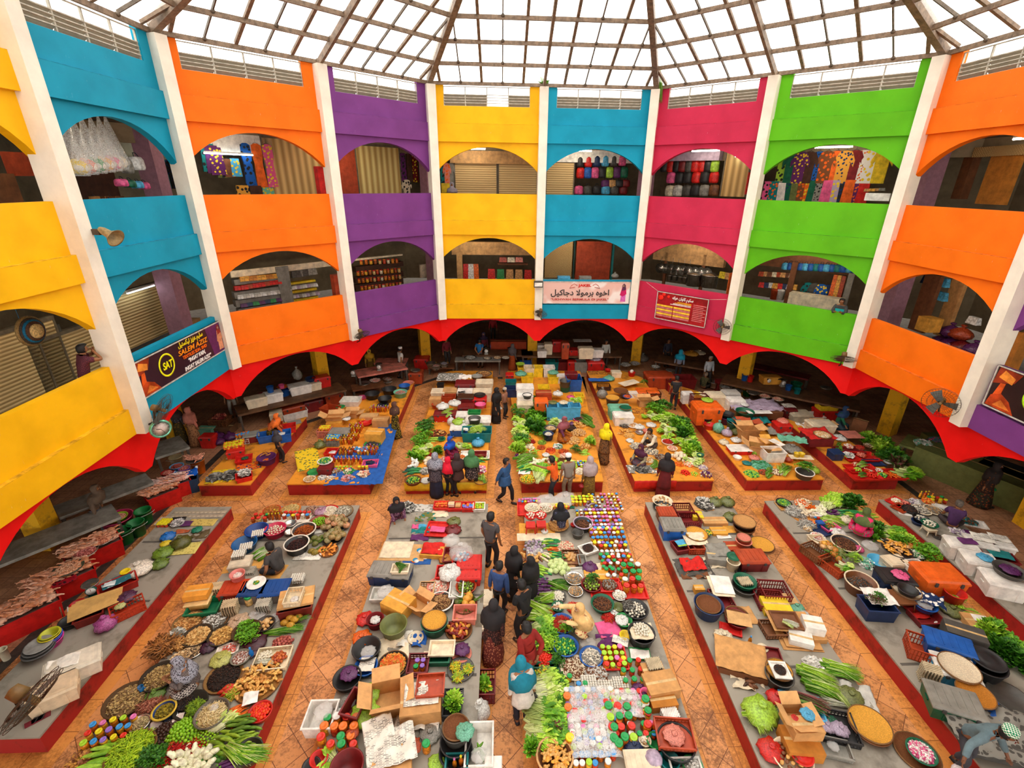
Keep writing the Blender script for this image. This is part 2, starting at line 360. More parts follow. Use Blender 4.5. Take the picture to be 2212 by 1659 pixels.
# ---------------- roof ----------------
ZR=13.02;SL=tan(radians(25));AR=AW-.05
def roofp(i,a,s,dz=0):
 n,t=facet(i);h=a*tan(pi/8);return Vector((OX,OY,0))+n*a+t*(s*h)+Vector((0,0,ZR+(AR-a)*SL+dz))
def bar(mb,p,q,w,h,mi=0):
 p,q=Vector(p),Vector(q);d=(q-p).normalized();a=d.cross(Vector((0,0,1))).normalized()*w/2;b=a.cross(d).normalized()*h/2
 if b.z<0:b=-b
 vs=[p-a-b,p+a-b,p+a+b,p-a+b,q-a-b,q+a-b,q+a+b,q-a+b]
 mb.add(vs,[(3,2,1,0),(4,5,6,7),(0,1,5,4),(1,2,6,5),(2,3,7,6),(3,0,4,7)],mi)
RN=['back','back_right','right','near_right','near','near_left','left','back_left']
for q in range(8):
 i=q if q<5 else q-8
 mb=MB();bar(mb,roofp(i,AR,1,.05),roofp(i,.3,1,.05),.2,.3)
 bar(mb,roofp(i,AR,0,-.1),roofp(i,.3,0,-.1),.1,.2)
 o=mb.obj('beam_rib_%s'%RN[q],[STEEL]);tag(o,kind='structure')
 mb=MB();a=AR+.05;c=0
 while a>.8:
  bar(mb,roofp(i,a,-1,0),roofp(i,a,1,0),.09,.12);a-=1.0;c+=1
 nn=10;h=AR*tan(pi/8);n_,t_=facet(i)
 for k in range(-5,6):
  if k==0:continue
  s=h*k/5.5;a_end=abs(s)/tan(pi/8)
  p0=Vector((OX,OY,0))+n_*AR+t_*s+Vector((0,0,ZR+.06));p1=Vector((OX,OY,0))+n_*a_end+t_*s+Vector((0,0,ZR+(AR-a_end)*SL+.06))
  bar(mb,p0,p1,.1 if k%2 else .04,.08,0 if k%2 else 1)
 for j in range(5):
  a=AR-1.*j
  for k in range(-4,5,2):
   s=h*k/5.5
   if abs(s)<a*tan(pi/8)*.95:p=Vector((OX,OY,0))+n_*a+t_*s+Vector((0,0,ZR+(AR-a)*SL+.02));mb.ball(p,.07,6,4,1,1,1,.8)
 o=mb.obj('beam_purlins_%s'%RN[q],[STEEL,STEELD]);tag(o,kind='structure')
def roof_glass():
 mt,nt,b=newmat('roof_sheet');L=nt.links.new
 out=nt.nodes['Material Output'];nt.nodes.remove(b)
 tr=N(nt,'ShaderNodeBsdfTransparent');dv(tr,0,(1,1,1,1));di=N(nt,'ShaderNodeBsdfTranslucent');dv(di,0,(.9,.88,.84,1))
 dd=N(nt,'ShaderNodeBsdfDiffuse');dv(dd,0,(*lin((150,140,125)),1))
 tc=N(nt,'ShaderNodeTexCoord');mp=N(nt,'ShaderNodeMapping');dv(mp,'Scale',(6,.35,1));nz=N(nt,'ShaderNodeTexNoise');dv(nz,'Scale',2);dv(nz,'Detail',5);dv(nz,'Roughness',.7)
 L(tc.outputs['Object'],mp.inputs[0]);L(mp.outputs[0],nz.inputs[0])
 mr=N(nt,'ShaderNodeMapRange');dv(mr,1,.6);dv(mr,2,.74);dv(mr,4,.75);L(nz.outputs[0],mr.inputs[0])
 mx=N(nt,'ShaderNodeMixShader');dv(mx,0,.25);L(tr.outputs[0],mx.inputs[1]);L(di.outputs[0],mx.inputs[2])
 m2=N(nt,'ShaderNodeMixShader');L(mr.outputs[0],m2.inputs[0]);L(mx.outputs[0],m2.inputs[1]);L(dd.outputs[0],m2.inputs[2]);L(m2.outputs[0],out.inputs[0])
 return mt
RG=roof_glass()
for q in range(8):
 i=q if q<5 else q-8;n_,t_=facet(i)
 h=AR*tan(pi/8);mb=MB();z=.1
 mb.add([(-h,AR,ZR+z),(h,AR,ZR+z),(0,0,ZR+AR*SL+z)],[(0,1,2)])
 o=mb.obj('window_%d'%(q+1),[RG],None,(OX,OY,0),frot(i));tag(o,kind='structure')
mb=MB()
for i in range(8):
 a,b_=octa(AW+.2,0),octa(24,0);j0,j1=(i-1)%8,i%8
 mb.add([(*a[j0][:2],12.15),(*a[j1][:2],12.15),(*b_[j1][:2],12.15),(*b_[j0][:2],12.15)],[(0,1,2,3)])
o=mb.obj('ceiling_deck',[CONC]);tag(o,kind='structure')
# ---------------- floor ----------------
FT=tile_mat('tiles_outer',(205,150,112),(192,138,104),(120,78,50),.34,0,(120,84,62),.75)
FI=tile_mat('tiles_atrium',(230,160,100),(214,142,80),(112,64,30),.46,pi/4,(110,62,30),.95)
FB=tile_mat('tiles_border',(232,156,78),(222,146,68),(150,88,34),.6,0,(140,80,36),.8)
mb=MB();mb.box(-26,29,-14,38,-.2,0);o=mb.obj('floor',[FT]);tag(o,kind='structure')
pin=octa(12.05,.004);mb=MB();mb.add(pin,[tuple(range(7,-1,-1))]);o=mb.obj('floor_atrium',[FI]);tag(o,kind='structure')
mb=MB();a,b_=octa(12.05,.006),octa(12.3,.006)
for i in range(8):mb.add([a[i],a[(i+1)%8],b_[(i+1)%8],b_[i]],[(0,1,2,3)])
o=mb.obj('floor_drain',[M((58,50,42),.7,.3,5.)]);tag(o,kind='structure')
BH=.45
RED=M((150,26,24),.55,.3,2.5,stain=(92,24,20));GREY=M((146,138,124),.55,.14,1.6,stain=(104,96,84));OCH=M((206,132,34),.5,.3,2.,stain=(140,84,30));MATD=M((88,82,74),.8,.15,3.)
OR_LIP=M((220,150,40),.6,.2)
BEDS=dict(F0=[(-9.72,13.25),(-8.12,13.25),(-8.12,18.0),(-9.72,16.75)],F1=[(-6.95,13.25),(-4.35,13.25),(-4.35,21.75),(-6.95,19.1)],F2=[(-3.2,13.25),(-.58,13.25),(-.58,23.2),(-2.7,23.2),(-3.2,22.8)],F3=[(.58,13.25),(3.25,13.25),(3.95,23.2),(.2,23.2)],F4=[(4.32,13.25),(6.95,13.25),(6.95,22.3),(6.2,23.2),(4.32,23.2)],F5=[(8.1,13.25),(10.7,13.25),(10.7,19.0),(8.1,21.6)],F6=[(11.75,13.25),(13.3,13.25),(13.3,15.9),(11.75,17.8)],N0=[(-9.72,12.08),(-8.12,12.08),(-8.12,5.66),(-9.0,5.66),(-9.72,6.7)],N1=[(-6.95,12.08),(-4.35,12.08),(-4.35,3.),(-6.95,3.)],N2=[(-3.2,12.08),(-.5,12.08),(-.5,3.),(-3.2,3.)],N3=[(.6,12.4),(3.35,12.4),(3.35,3.),(.6,3.)],N4=[(4.35,12.08),(6.95,12.08),(6.95,3.),(4.35,3.)],N5=[(8.1,12.08),(10.7,12.08),(10.7,3.),(8.1,3.)],N6=[(11.75,12.08),(13.35,12.08),(13.35,6.),(11.75,4.)])
BL=dict(F0='low red platform at left end of far row, packets on it',F1='red far-row platform under a blue cloth and spice bottles',F2='far-row platform with yellow apron, four women standing before it',F3='far-row platform of leafy greens behind man in orange',F4='far-row red platform with woman in maroon robe before it',F5='far-row ochre-topped platform of open cartons and a white foam box',F6='short red platform of red vegetable trays at right end of far row',N0='near platform with almost bare grey top beside chicken boxes',N1='near platform where man in grey sits among eggs and baskets',N2='near platform with newspapers, cardboard boxes and a rainbow mat',N3='near platform of jars and greens around woman in cream',N4='near platform with crates, winnowing trays and a folded brown cloth',N5='near platform with big orange cooler and black tubs',N6='near platform with white foam boxes beside man in purple')
for k,pl in BEDS.items():
 mb=MB();cx=sum(p[0]for p in pl)/len(pl);cy=sum(p[1]for p in pl)/len(pl)
 area=sum(pl[j][0]*pl[(j+1)%len(pl)][1]-pl[(j+1)%len(pl)][0]*pl[j][1]for j in range(len(pl)))
 if area<0:pl=pl[::-1]
 n=len(pl)
 def off(d):
  r=[]
  for j in range(n):
   p,a,b_=Vector(pl[j]),Vector(pl[j-1]),Vector(pl[(j+1)%n]);e1=(p-a).normalized();e2=(b_-p).normalized()
   n1=Vector((e1.y,-e1.x));n2=Vector((e2.y,-e2.x));bi=(n1+n2).normalized();r.append(p+bi*d/max(.4,bi.dot(n1)))
  return r
 def prism_xy(mb,P,z0,z1,mi=0):
  m_=len(P);mb.add([(p[0],p[1],z0)for p in P]+[(p[0],p[1],z1)for p in P],[(j,(j+1)%m_,m_+(j+1)%m_,m_+j)for j in range(m_)]+[tuple(range(m_,2*m_)),tuple(range(m_-1,-1,-1))],mi)
 prism_xy(mb,off(.26),.004,.008);o=mb.obj('floor_border_%s'%NUMS[list(BEDS).index(k)],[FB]);tag(o,kind='structure')
 e=empty('market_platform',(cx,cy,0));tag(e,BL[k],'platform');c0=(-cx,-cy,0)
 mb=MB();prism_xy(mb,pl,.0,BH-.04);mb.obj('base',[RED],e,c0)
 top={'N':GREY,'F':OCH}[k[0]]
 mb=MB();prism_xy(mb,off(.015),BH-.04,BH);mb.obj('top_slab',[top],e,c0)
 if k in('N0','N1','N2','N4','N5'):
  x0,x1=min(p[0]for p in pl),max(p[0]for p in pl)
  for y in(4.6,6.6,8.6,10.6):
   if y>min(p[1]for p in pl)+.5:mb=MB();mb.box(x0+(.8 if k=='N0' and y<7 else .05),x1-.05,y-.03,y+.03,BH,BH+.003);mb.obj('mat_joint',[MATD],e,c0)
   # ================= things to put on the platforms =================
def cyc(l,i):return l[i%len(l)]
def prof_tub(r,h,tp=.82,t=.012,rim=.012):
 return[(r*tp*.97,0),(r*tp,.006),(r,h-.01),(r+rim,h-.01),(r+rim,h),(r-t,h),(r*tp-t,.02),(0.0001,.015)]
WOVEN={}
def woven(c):
 if c not in WOVEN:WOVEN[c]=pattern_mat(c,tuple(int(x*.9)for x in c),60,'noise')
 return WOVEN[c]
def tub(name,r,h,c,tp=.82,weave=False,rimc=None,rough=.4):
 key=(name,round(r,3),round(h,3),tp)
 def b():
  L=[(name,MB().lathe(prof_tub(r,h,tp),22,cap=False),[M((128,128,128))])]
  return L
 o=thing(key,b);recolor(o,[woven(tuple(c))if weave else M(tuple(c),rough,.12,5)])
 if rimc:
  k2=('rim',round(r,3),round(h,3))
  rm=thing(k2,lambda:[('rim',MB().lathe([(r-.008,h-.012),(r+.02,h-.012),(r+.024,h+.01),(r-.01,h+.012),(r-.008,h-.012)],22,cap=False),[M((9,9,9))])]);rm.name='rim';rm.parent=o;recolor(rm,[M(tuple(rimc),.5,.15)])
 return o
def bucket(r,h,c):
 bd=thing(('bucket',r,h),lambda:[('bucket',MB().lathe(prof_tub(r,h,.78),20,cap=False),[M((1,1,1))])]);recolor(bd,[M(c,.4,.12,5)])
 hd=thing(('handle',r,h),lambda:[('handle',MB().tube([(r*1.02*cos(pi*k/12),-r,h-.03-.12*h*sin(pi*k/12))for k in range(13)],.006,5),[M((190,190,185),.4)])]);hd.parent=bd;return bd
def wall_lattice(mb,w,d,h,t=.012,slots=True):
 """open crate: solid rims and corners with upright bars between"""
 mb.box(-w/2,w/2,-d/2,d/2,0,t)
 for sx in(-1,1):
  x=sx*(w/2-t/2)
  for(z0,z1)in((0,.03),(h*.48,h*.48+.02),(h-.035,h)):mb.box(x-t/2,x+t/2,-d/2,d/2,z0,z1)
  n=max(3,int(d/.06))
  for k in range(n+1):y=-d/2+t/2+(d-t)*k/n;mb.box(x-t/2,x+t/2,y-.008,y+.008,0,h)
 for sy in(-1,1):
  y=sy*(d/2-t/2)
  for(z0,z1)in((0,.03),(h*.48,h*.48+.02),(h-.035,h)):mb.box(-w/2,w/2,y-t/2,y+t/2,z0,z1)
  n=max(3,int(w/.06))
  for k in range(n+1):x=-w/2+t/2+(w-t)*k/n;mb.box(x-.008,x+.008,y-t/2,y+t/2,0,h)
 mb.box(-w/2-.012,w/2+.012,-d/2-.012,-d/2+t,h-.02,h+.004);mb.box(-w/2-.012,w/2+.012,d/2-t,d/2+.012,h-.02,h+.004)
 mb.box(-w/2-.012,-w/2+t,-d/2,d/2,h-.02,h+.004);mb.box(w/2-t,w/2+.012,-d/2,d/2,h-.02,h+.004)
 return mb
def solid_open(mb,w,d,h,t=.015,tp=.92):
 """open tray or bin with solid sloping sides and a rim"""
 w0,d0=w*tp,d*tp
 O=[(-w0/2,-d0/2,0),(w0/2,-d0/2,0),(w0/2,d0/2,0),(-w0/2,d0/2,0),(-w/2,-d/2,h),(w/2,-d/2,h),(w/2,d/2,h),(-w/2,d/2,h)]
 i_=[(-w/2+t,-d/2+t,h),(w/2-t,-d/2+t,h),(w/2-t,d/2-t,h),(-w/2+t,d/2-t,h),(-w0/2+t,-d0/2+t,t),(w0/2-t,-d0/2+t,t),(w0/2-t,d0/2-t,t),(-w0/2+t,d0/2-t,t)]
 f=[(3,2,1,0)]
 for k in range(4):q=(k+1)%4;f+=[(k,q,4+q,4+k),(4+k,4+q,8+q,8+k),(8+k,8+q,12+q,12+k)]
 f.append((12,13,14,15));mb.add(O+i_,f)
 mb.box(-w/2-.015,w/2+.015,-d/2-.015,-d/2,h-.025,h);mb.box(-w/2-.015,w/2+.015,d/2,d/2+.015,h-.025,h)
 mb.box(-w/2-.015,-w/2,-d/2,d/2,h-.025,h);mb.box(w/2,w/2+.015,-d/2,d/2,h-.025,h)
 return mb
def crate(w,d,h,c,lattice=True,name='crate'):
 o=thing((name,w,d,h,lattice),lambda:[(name,wall_lattice(MB(),w,d,h)if lattice else solid_open(MB(),w,d,h),[M((1,1,1))])])
 recolor(o,[M(tuple(c),.45,.15,5)]);return o
def cooler(w,d,h,c,lidc=None,name='cooler_box',ribs=0):
 lidc=lidc or c
 def b():
  m1=MB().taper(w*.9,d*.9,w*.97,d*.97,0,h*.82);m1.box(-w*.5,-w*.44,-.07,.07,h*.5,h*.57).box(w*.44,w*.5,-.07,.07,h*.5,h*.57)
  for s in(-1,1):m1.box(s*w*.25-.012,s*w*.25+.012,-d*.49,d*.49,.02,h*.8)if d>.3 else None
  return[(name,m1,[M((1,1,1))])]
 def l():
  m2=MB().taper(w*1.02,d*1.02,w*1.02,d*1.02,h*.8,h*.88).taper(w*1.0,d*1.0,w*.93,d*.93,h*.88,h*.98)
  for k in range(ribs):
   x=-w*.32+w*.64*k/max(1,ribs-1);m2.box(x-.012,x+.012,-d*.33,d*.33,h*.98,h*1.01)
  if not ribs:m2.box(-w*.38,w*.38,-d*.36,d*.36,h*.97,h*1.0)
  return[('lid',m2,[M((1,1,1))])]
 o=thing((name,w,d,h),b);recolor(o,[M(tuple(c),.45,.15,3)]);q=thing(('lid',w,d,h,ribs),l);q.parent=o;recolor(q,[M(tuple(lidc),.45,.15,3)])
 if name!='foam_box':
  for s in(-1,1):z=thing(('latch',w,d,h,s),lambda:[('latch',MB().box(s*w*.3-.03,s*w*.3+.03,-d*.55,-d*.5,h*.7,h*.88),[M((60,58,56))])]);z.parent=q
 return o
FOAMC=(232,222,200)
def foam_box(w,d,h,lid=True,c=FOAMC):
 if lid:return cooler(w,d,h,c,None,'foam_box')
 return crate(w,d,h,c,False,'foam_box')
CARD=(196,142,84)
def carton(w,d,h,opened=False,c=CARD,flaps=(1,1,1,1)):
 key=('carton',w,d,h,opened,flaps)
 def b():
  m1=MB()
  if not opened:
   m1.box(-w/2,w/2,-d/2,d/2,0,h);return[('carton',m1,[M((1,1,1))]),]
  t=.008;m1.box(-w/2,w/2,-d/2,d/2,0,t)
  for s in(-1,1):m1.box(s*w/2-t/2,s*w/2+t/2,-d/2,d/2,0,h);m1.box(-w/2,w/2,s*d/2-t/2,s*d/2+t/2,0,h)
  return[('carton',m1,[M((1,1,1))])]
 o=thing(key,b);o.name='cardboard_box';recolor(o,[M(tuple(c),.8,.12,4)])
 if opened:
  for k,(ax,s,ln,dep)in enumerate((('x',-1,d,w/2),('x',1,d,w/2),('y',-1,w,d/2),('y',1,w,d/2))):
   if not flaps[k]:continue
   tilt=(.55,.3,.7,.45)[k]
   def fl(ax=ax,s=s,ln=ln,dep=dep,tilt=tilt):
    dx,dz=cos(tilt)*dep,sin(tilt)*dep;mb=MB();t=.004
    if ax=='x':e=s*w/2;v=[(e,-ln/2,h),(e,ln/2,h),(e+s*dx,ln/2,h+dz),(e+s*dx,-ln/2,h+dz)]
    else:e=s*d/2;v=[(-ln/2,e,h),(ln/2,e,h),(ln/2,e+s*dx,h+dz),(-ln/2,e+s*dx,h+dz)]
    mb.add(v+[(x,y,z+t)for x,y,z in v],[(0,1,2,3),(7,6,5,4),(0,4,5,1),(1,5,6,2),(2,6,7,3),(3,7,4,0)]);return[('flap',mb,[M((1,1,1))])]
   q=thing(('flap',w,d,h,k),fl);q.name='flap';q.parent=o;recolor(q,[M(tuple(min(255,x+14)for x in c),.8,.12,4)])
 else:
  def tp():return[('tape',MB().box(-w/2-.001,w/2+.001,-.025,.025,h,h+.002),[M((214,178,120),.35)])]
  q=thing(('tape',w,d,h),tp);q.name='tape';q.parent=o
 return o
def winnow(r,c=(188,136,70),name='winnowing_tray',h=.04,dome=0.):
 def b():
  f=MB().lathe([(0.0001,.012+dome),(r*.5,.012+dome*.8),(r*.92,.012),(r*.95,h),(r,h),(r*.99,0),(0.0001,0)],28,cap=False)
  return[(name,f,[M((1,1,1))])]
 o=thing((name,r,h,dome),b);recolor(o,[woven(tuple(c))])
 q=thing(('rim',r,h,'w'),lambda:[('rim',MB().lathe([(r-.005,h-.014),(r+.012,h-.012),(r+.012,h+.006),(r-.006,h+.008),(r-.005,h-.014)],28,cap=False),[M((120,82,44),.7)])]);q.name='rim';q.parent=o
 return o
def disc_lid(r,c,name='round_cover'):
 o=thing((name,r),lambda:[(name,MB().lathe([(r,0),(r+.01,.02),(r*.93,.03),(r*.9,.018),(r*.5,.018),(r*.46,.028),(r*.2,.022),(0.0001,.022)],26,cap=True),[M((1,1,1))])]);recolor(o,[M(tuple(c),.5,.15,4)]);return o
GLASSY=clear_mat('clear_plastic',(240,236,225),.35)
WRAP=clear_mat('thin_wrap',(245,243,238),.32)
LIDC={'blue':(60,150,215),'white':(238,232,225),'yellow':(232,214,30),'pink':(226,120,180),'red':(222,50,34),'green':(30,160,80),'purple':(150,110,200),'orange':(236,120,40),'lime':(170,215,50),'brown':(90,50,30)}
FILLC=[(206,120,20),(186,92,16),(222,160,40),(150,70,20),(214,176,110),(196,60,24),(225,205,170)]
def jar(lid,fill=0,s=1.,kind='jar'):
 """lidded plastic jar with its filling seen through the side"""
 if kind=='jar':r,h=.055,.14
 elif kind=='small':r,h=.042,.085
 elif kind=='big':r,h=.075,.2
 else:r,h=.04,.22
 def b():
  if kind=='bottle':p=[(r*.9,0),(r,.01),(r,h*.6),(r*.45,h*.82),(r*.4,h)]
  else:p=[(r*.94,0),(r,.01),(r,h*.82),(r*.8,h*.9),(r*.8,h)]
  return[('jar',MB().lathe(p,10),[M((1,1,1))])]
 o=thing(('jar',kind),b);o.name='bottle' if kind=='bottle' else 'jar';recolor(o,[M(cyc(FILLC,fill),.25,.35,22)])
 rr=r*.5 if kind=='bottle' else r*.97
 q=thing(('lid',kind),lambda:[('lid',MB().lathe([(rr,h-.012),(rr,h+.016),(rr*.86,h+.022),(rr*.6,h+.022),(rr*.55,h+.019),(0.0001,h+.019)],10),[M((1,1,1))])]);q.name='lid';q.parent=o
 recolor(q,[M(LIDC[lid],.35,.08)])
 if s!=1:o.scale=(s,s,s)
 return o
def sz_ball(name,r,sx=1,sy=1,sz=1,n=8,m=6,jit=.04):return lambda:[(name,MB().ball((0,0,0),r,n,m,0,sx,sy,sz,None,jit),[M((1,1,1))])]
def ribbed(r,h,ribs=9):
 mb=MB();n=ribs*3;rows=8
 vs=[(0,0,-h*.82)];fs=[]
 for j in range(1,rows):
  ph=-pi/2+pi*j/rows
  for k in range(n):a=2*pi*k/n;q=1-.1*(k%3==0);vs.append((r*cos(ph)*q*cos(a),r*cos(ph)*q*sin(a),h*sin(ph)))
 vs.append((0,0,h*.8));e=len(vs)-1
 for k in range(n):fs.append((0,1+(k+1)%n,1+k));fs.append((e,e-n+k,e-n+(k+1)%n))
 for j in range(rows-2):
  for k in range(n):a,b=1+j*n+k,1+j*n+(k+1)%n;fs.append((a,b,b+n,a+n))
 mb.add(vs,fs,0,True);return mb
def knob(seed,r):
 rd=random.Random(seed);mb=MB();p=Vector((0,0,0))
 for k in range(5):mb.ball(tuple(p),r*rd.uniform(.4,.6),6,5,0,1.3,.9,.8);p+=Vector((rd.uniform(.3,.8)*r,rd.uniform(-.6,.6)*r,rd.uniform(-.1,.25)*r))
 return mb
def stick(l,r,bend=.15,n=6,tip=.35,seg=6):
 pts=[(l*(k/seg-.5),bend*l*(1-(2*k/seg-1)**2),0)for k in range(seg+1)]
 return MB().tube(pts,[r*(tip if k in(0,seg)else(.85 if k in(1,seg-1)else 1))for k in range(seg+1)],n)
ITEM=dict(lime=(lambda:sz_ball('lime',.03)(),(120,175,20),.9),egg=(lambda:sz_ball('egg',.026,1,1,1.2)(),(244,232,214),.94),tomato=(lambda:sz_ball('tomato',.034,1,1,.85)(),(226,40,12),.9),onion=(lambda:[('onion',MB().lathe([(.002,-.028),(.022,-.022),(.034,0),(.022,.024),(.006,.034),(.004,.046)],9),[M((1,1,1))])],(176,84,70),.92),potato=(lambda:sz_ball('potato',.035,1.25,.95,.85,8,6,.08)(),(208,164,100),.95),garlic=(lambda:sz_ball('garlic_bulb',.028,1,1,.95,8,6,.1)(),(240,226,200),.95),tamarillo=(lambda:sz_ball('palm_seed',.03,1,1,.8)(),(64,36,22),.95),melon=(lambda:[('pumpkin',ribbed(.1,.075),[M((1,1,1))]),('stalk',MB().lathe([(.016,.05),(.01,.1)],6),[M((120,130,60))])],(168,140,92),.96),cabbage=(lambda:[('cabbage',MB().ball((0,0,0),.085,12,8,0,1,1,.85,None,.03),[M((1,1,1))])],(206,222,150),.96),cucumber=(lambda:[('cucumber',stick(.26,.024,.08),[M((1,1,1))])],(96,150,24),.95),gourd=(lambda:[('gourd',stick(.38,.04,.06,8,.5),[M((1,1,1))])],(150,196,60),.95),carrot=(lambda:[('carrot',MB().tube([(-.09,0,0),(-.05,0,0),(.03,.003,0),(.1,0,0)],[.018,.02,.013,.003],7),[M((1,1,1))])],(244,108,10),.95),eggplant=(lambda:[('eggplant',MB().tube([(-.12,0,0),(-.08,0,0),(.0,.01,0),(.08,.03,0),(.11,.035,0)],[.012,.022,.026,.026,.008],7),[M((1,1,1))]),('cap',MB().tube([(-.14,0,0),(-.1,0,0)],[.008,.022],6),[M((100,150,50))])],(88,24,90),.95),sweet_potato=(lambda:[('sweet_potato',MB().tube([(-.09,0,0),(-.05,0,0),(.02,.01,0),(.09,0,0)],[.008,.034,.036,.006],8),[M((1,1,1))])],(178,84,40),.95),chili=(lambda:[('chilli',stick(.1,.009,.15,5),[M((1,1,1))])],(214,24,8),.9),greenchili=(lambda:[('chilli',stick(.11,.01,.15,5),[M((1,1,1))])],(140,190,20),.9),ginger=(lambda:[('ginger_root',knob(3,.055),[M((1,1,1))])],(206,156,84),.95),banana=(lambda:[('banana',stick(.17,.018,.22,6,.4),[M((1,1,1))])],(236,190,30),.9),cauli=(lambda:[('cauliflower',knob(5,.12),[M((1,1,1))])],(240,232,196),.95),broc=(lambda:[('broccoli',knob(8,.11),[M((1,1,1))])],(76,130,40),.95),fish=(lambda:[('fish',MB().tube([(-.1,0,0),(-.05,0,0),(.03,0,0),(.08,0,0),(.11,0,0)],[.005,.02,.018,.006,.022],6),[M((1,1,1))])],(196,190,176),.5),packet=(lambda:[('packet',MB().grid(6,4,lambda u,v:((u-.5)*.17,(v-.5)*.11,.02*sin(pi*u)*sin(pi*v)+.004)).box(-.085,.085,-.055,.055,0,.004),[M((1,1,1))])],(180,170,160),.3),nut=(lambda:sz_ball('nutmeg_fruit',.03,1.1,1,.9)(),(186,120,50),.9),bundle=(lambda:[('satay_bundle',MB().tube([(-.08,0,0),(.08,0,0)],.02,6).tube([(-.08,.03,.0),(.08,.03,0)],.018,6),[M((1,1,1))])],(232,150,30),.7),pineapple=(lambda:[('pineapple',MB().ball((0,0,0),.075,12,9,0,1,1,1.25,rotm(pi/2,4,'Y')),[M((1,1,1))]),('crown',leafcrown(),[M((92,130,40),.7)])],(176,126,36),.95))
def leafcrown():
 mb=MB()
 for k in range(14):
  a=2*pi*k/14*2.4;l=.1+.05*(k%3);s=.25+.35*(k%3)
  d=Vector((l,sin(a)*l*s,cos(a)*l*s));b=Vector((.085,0,0));w_=Vector((0,cos(a),-sin(a)))*.014
  mb.add([b-w_,b+w_,b+d*.6+w_*.8,b+d*.6-w_*.8,b+d],[(0,1,2,3),(3,2,4)])
 return mb
def thing_root(key,build):
 """like thing(), but the first mesh is the root and the others hang from it"""
 if key not in PROTO:
  PROTO[key]=None;d=build();PROTO[key]=[(p[0],p[1].mesh(p[0],p[2]))for p in d]
 d=PROTO[key];o=bpy.data.objects.new(d[0][0],d[0][1]);COL.objects.link(o)
 for p in d[1:]:q=bpy.data.objects.new(p[0],p[1]);COL.objects.link(q);q.parent=o
 return o
def item(kind,c=None,sc=1.):
 bl,col,rg=ITEM[kind];o=thing_root(('item',kind),bl);c=c or col
 recolor(o,[M(tuple(c),.45,.25,16,bump=.2)]);return o
FLAT=('cucumber','gourd','carrot','eggplant','sweet_potato','chili','greenchili','ginger','banana','fish','packet','bundle','pineapple')
def heap(kind,P,r,n,label,group,cat,h=.08,c=None,sc=1.,ang=None,sq=1.,rot=0,up=0.):
 """n countable goods lying as a low heap of radius r round P; sq squashes the disc, ang aligns long goods"""
 cols=c if isinstance(c,list)else[c];out=[]
 ga=pi*(3-5**.5)
 for k in range(n):
  q=math.sqrt((k+.5)/n);a=k*ga;x,y=r*q*cos(a),r*q*sin(a)*sq;z=h*(1-q*q)+up
  x,y=x*cos(rot)-y*sin(rot),x*sin(rot)+y*cos(rot)
  o=item(kind,cyc(cols,k*7+k//3));f=sc*ru(.9,1.12);o.scale=(f,f,f)
  o.location=(P[0]+x,P[1]+y,P[2]+z)
  if kind in FLAT:o.rotation_euler=(ru(-.3,.3),ru(-.15,.15),(ang if ang is not None else ru(0,6.3))+ru(-.2,.2))
  else:o.rotation_euler=(ru(-.5,.5),ru(-.5,.5),ru(0,6.3))
  if kind=='lime' and 'lime' not in label:o.name='green_fruit';cat='fruit'
  elif kind=='lime' and 'small' in label:o.name='small_lime';cat='small lime'
  tag(o,label,cat,group);out.append(o)
 return out
def rows(kind,P,nx,ny,dx,dy,label,group,cat,rot=0,c=None,sc=1.,mk=None,jit=.004,z=0.):
 for j in range(ny):
  for i in range(nx):
   x,y=(i-(nx-1)/2)*dx+ru(-jit,jit),(j-(ny-1)/2)*dy+ru(-jit,jit)
   o=mk(i,j)if mk else item(kind,cyc(c,i+j*3)if isinstance(c,list)else c)
   o.location=(P[0]+x*cos(rot)-y*sin(rot),P[1]+x*sin(rot)+y*cos(rot),P[2]+z);o.rotation_euler.z=rot
   if sc!=1:o.scale=(sc,)*3
   if mk is None or label:tag(o,label,cat,group)
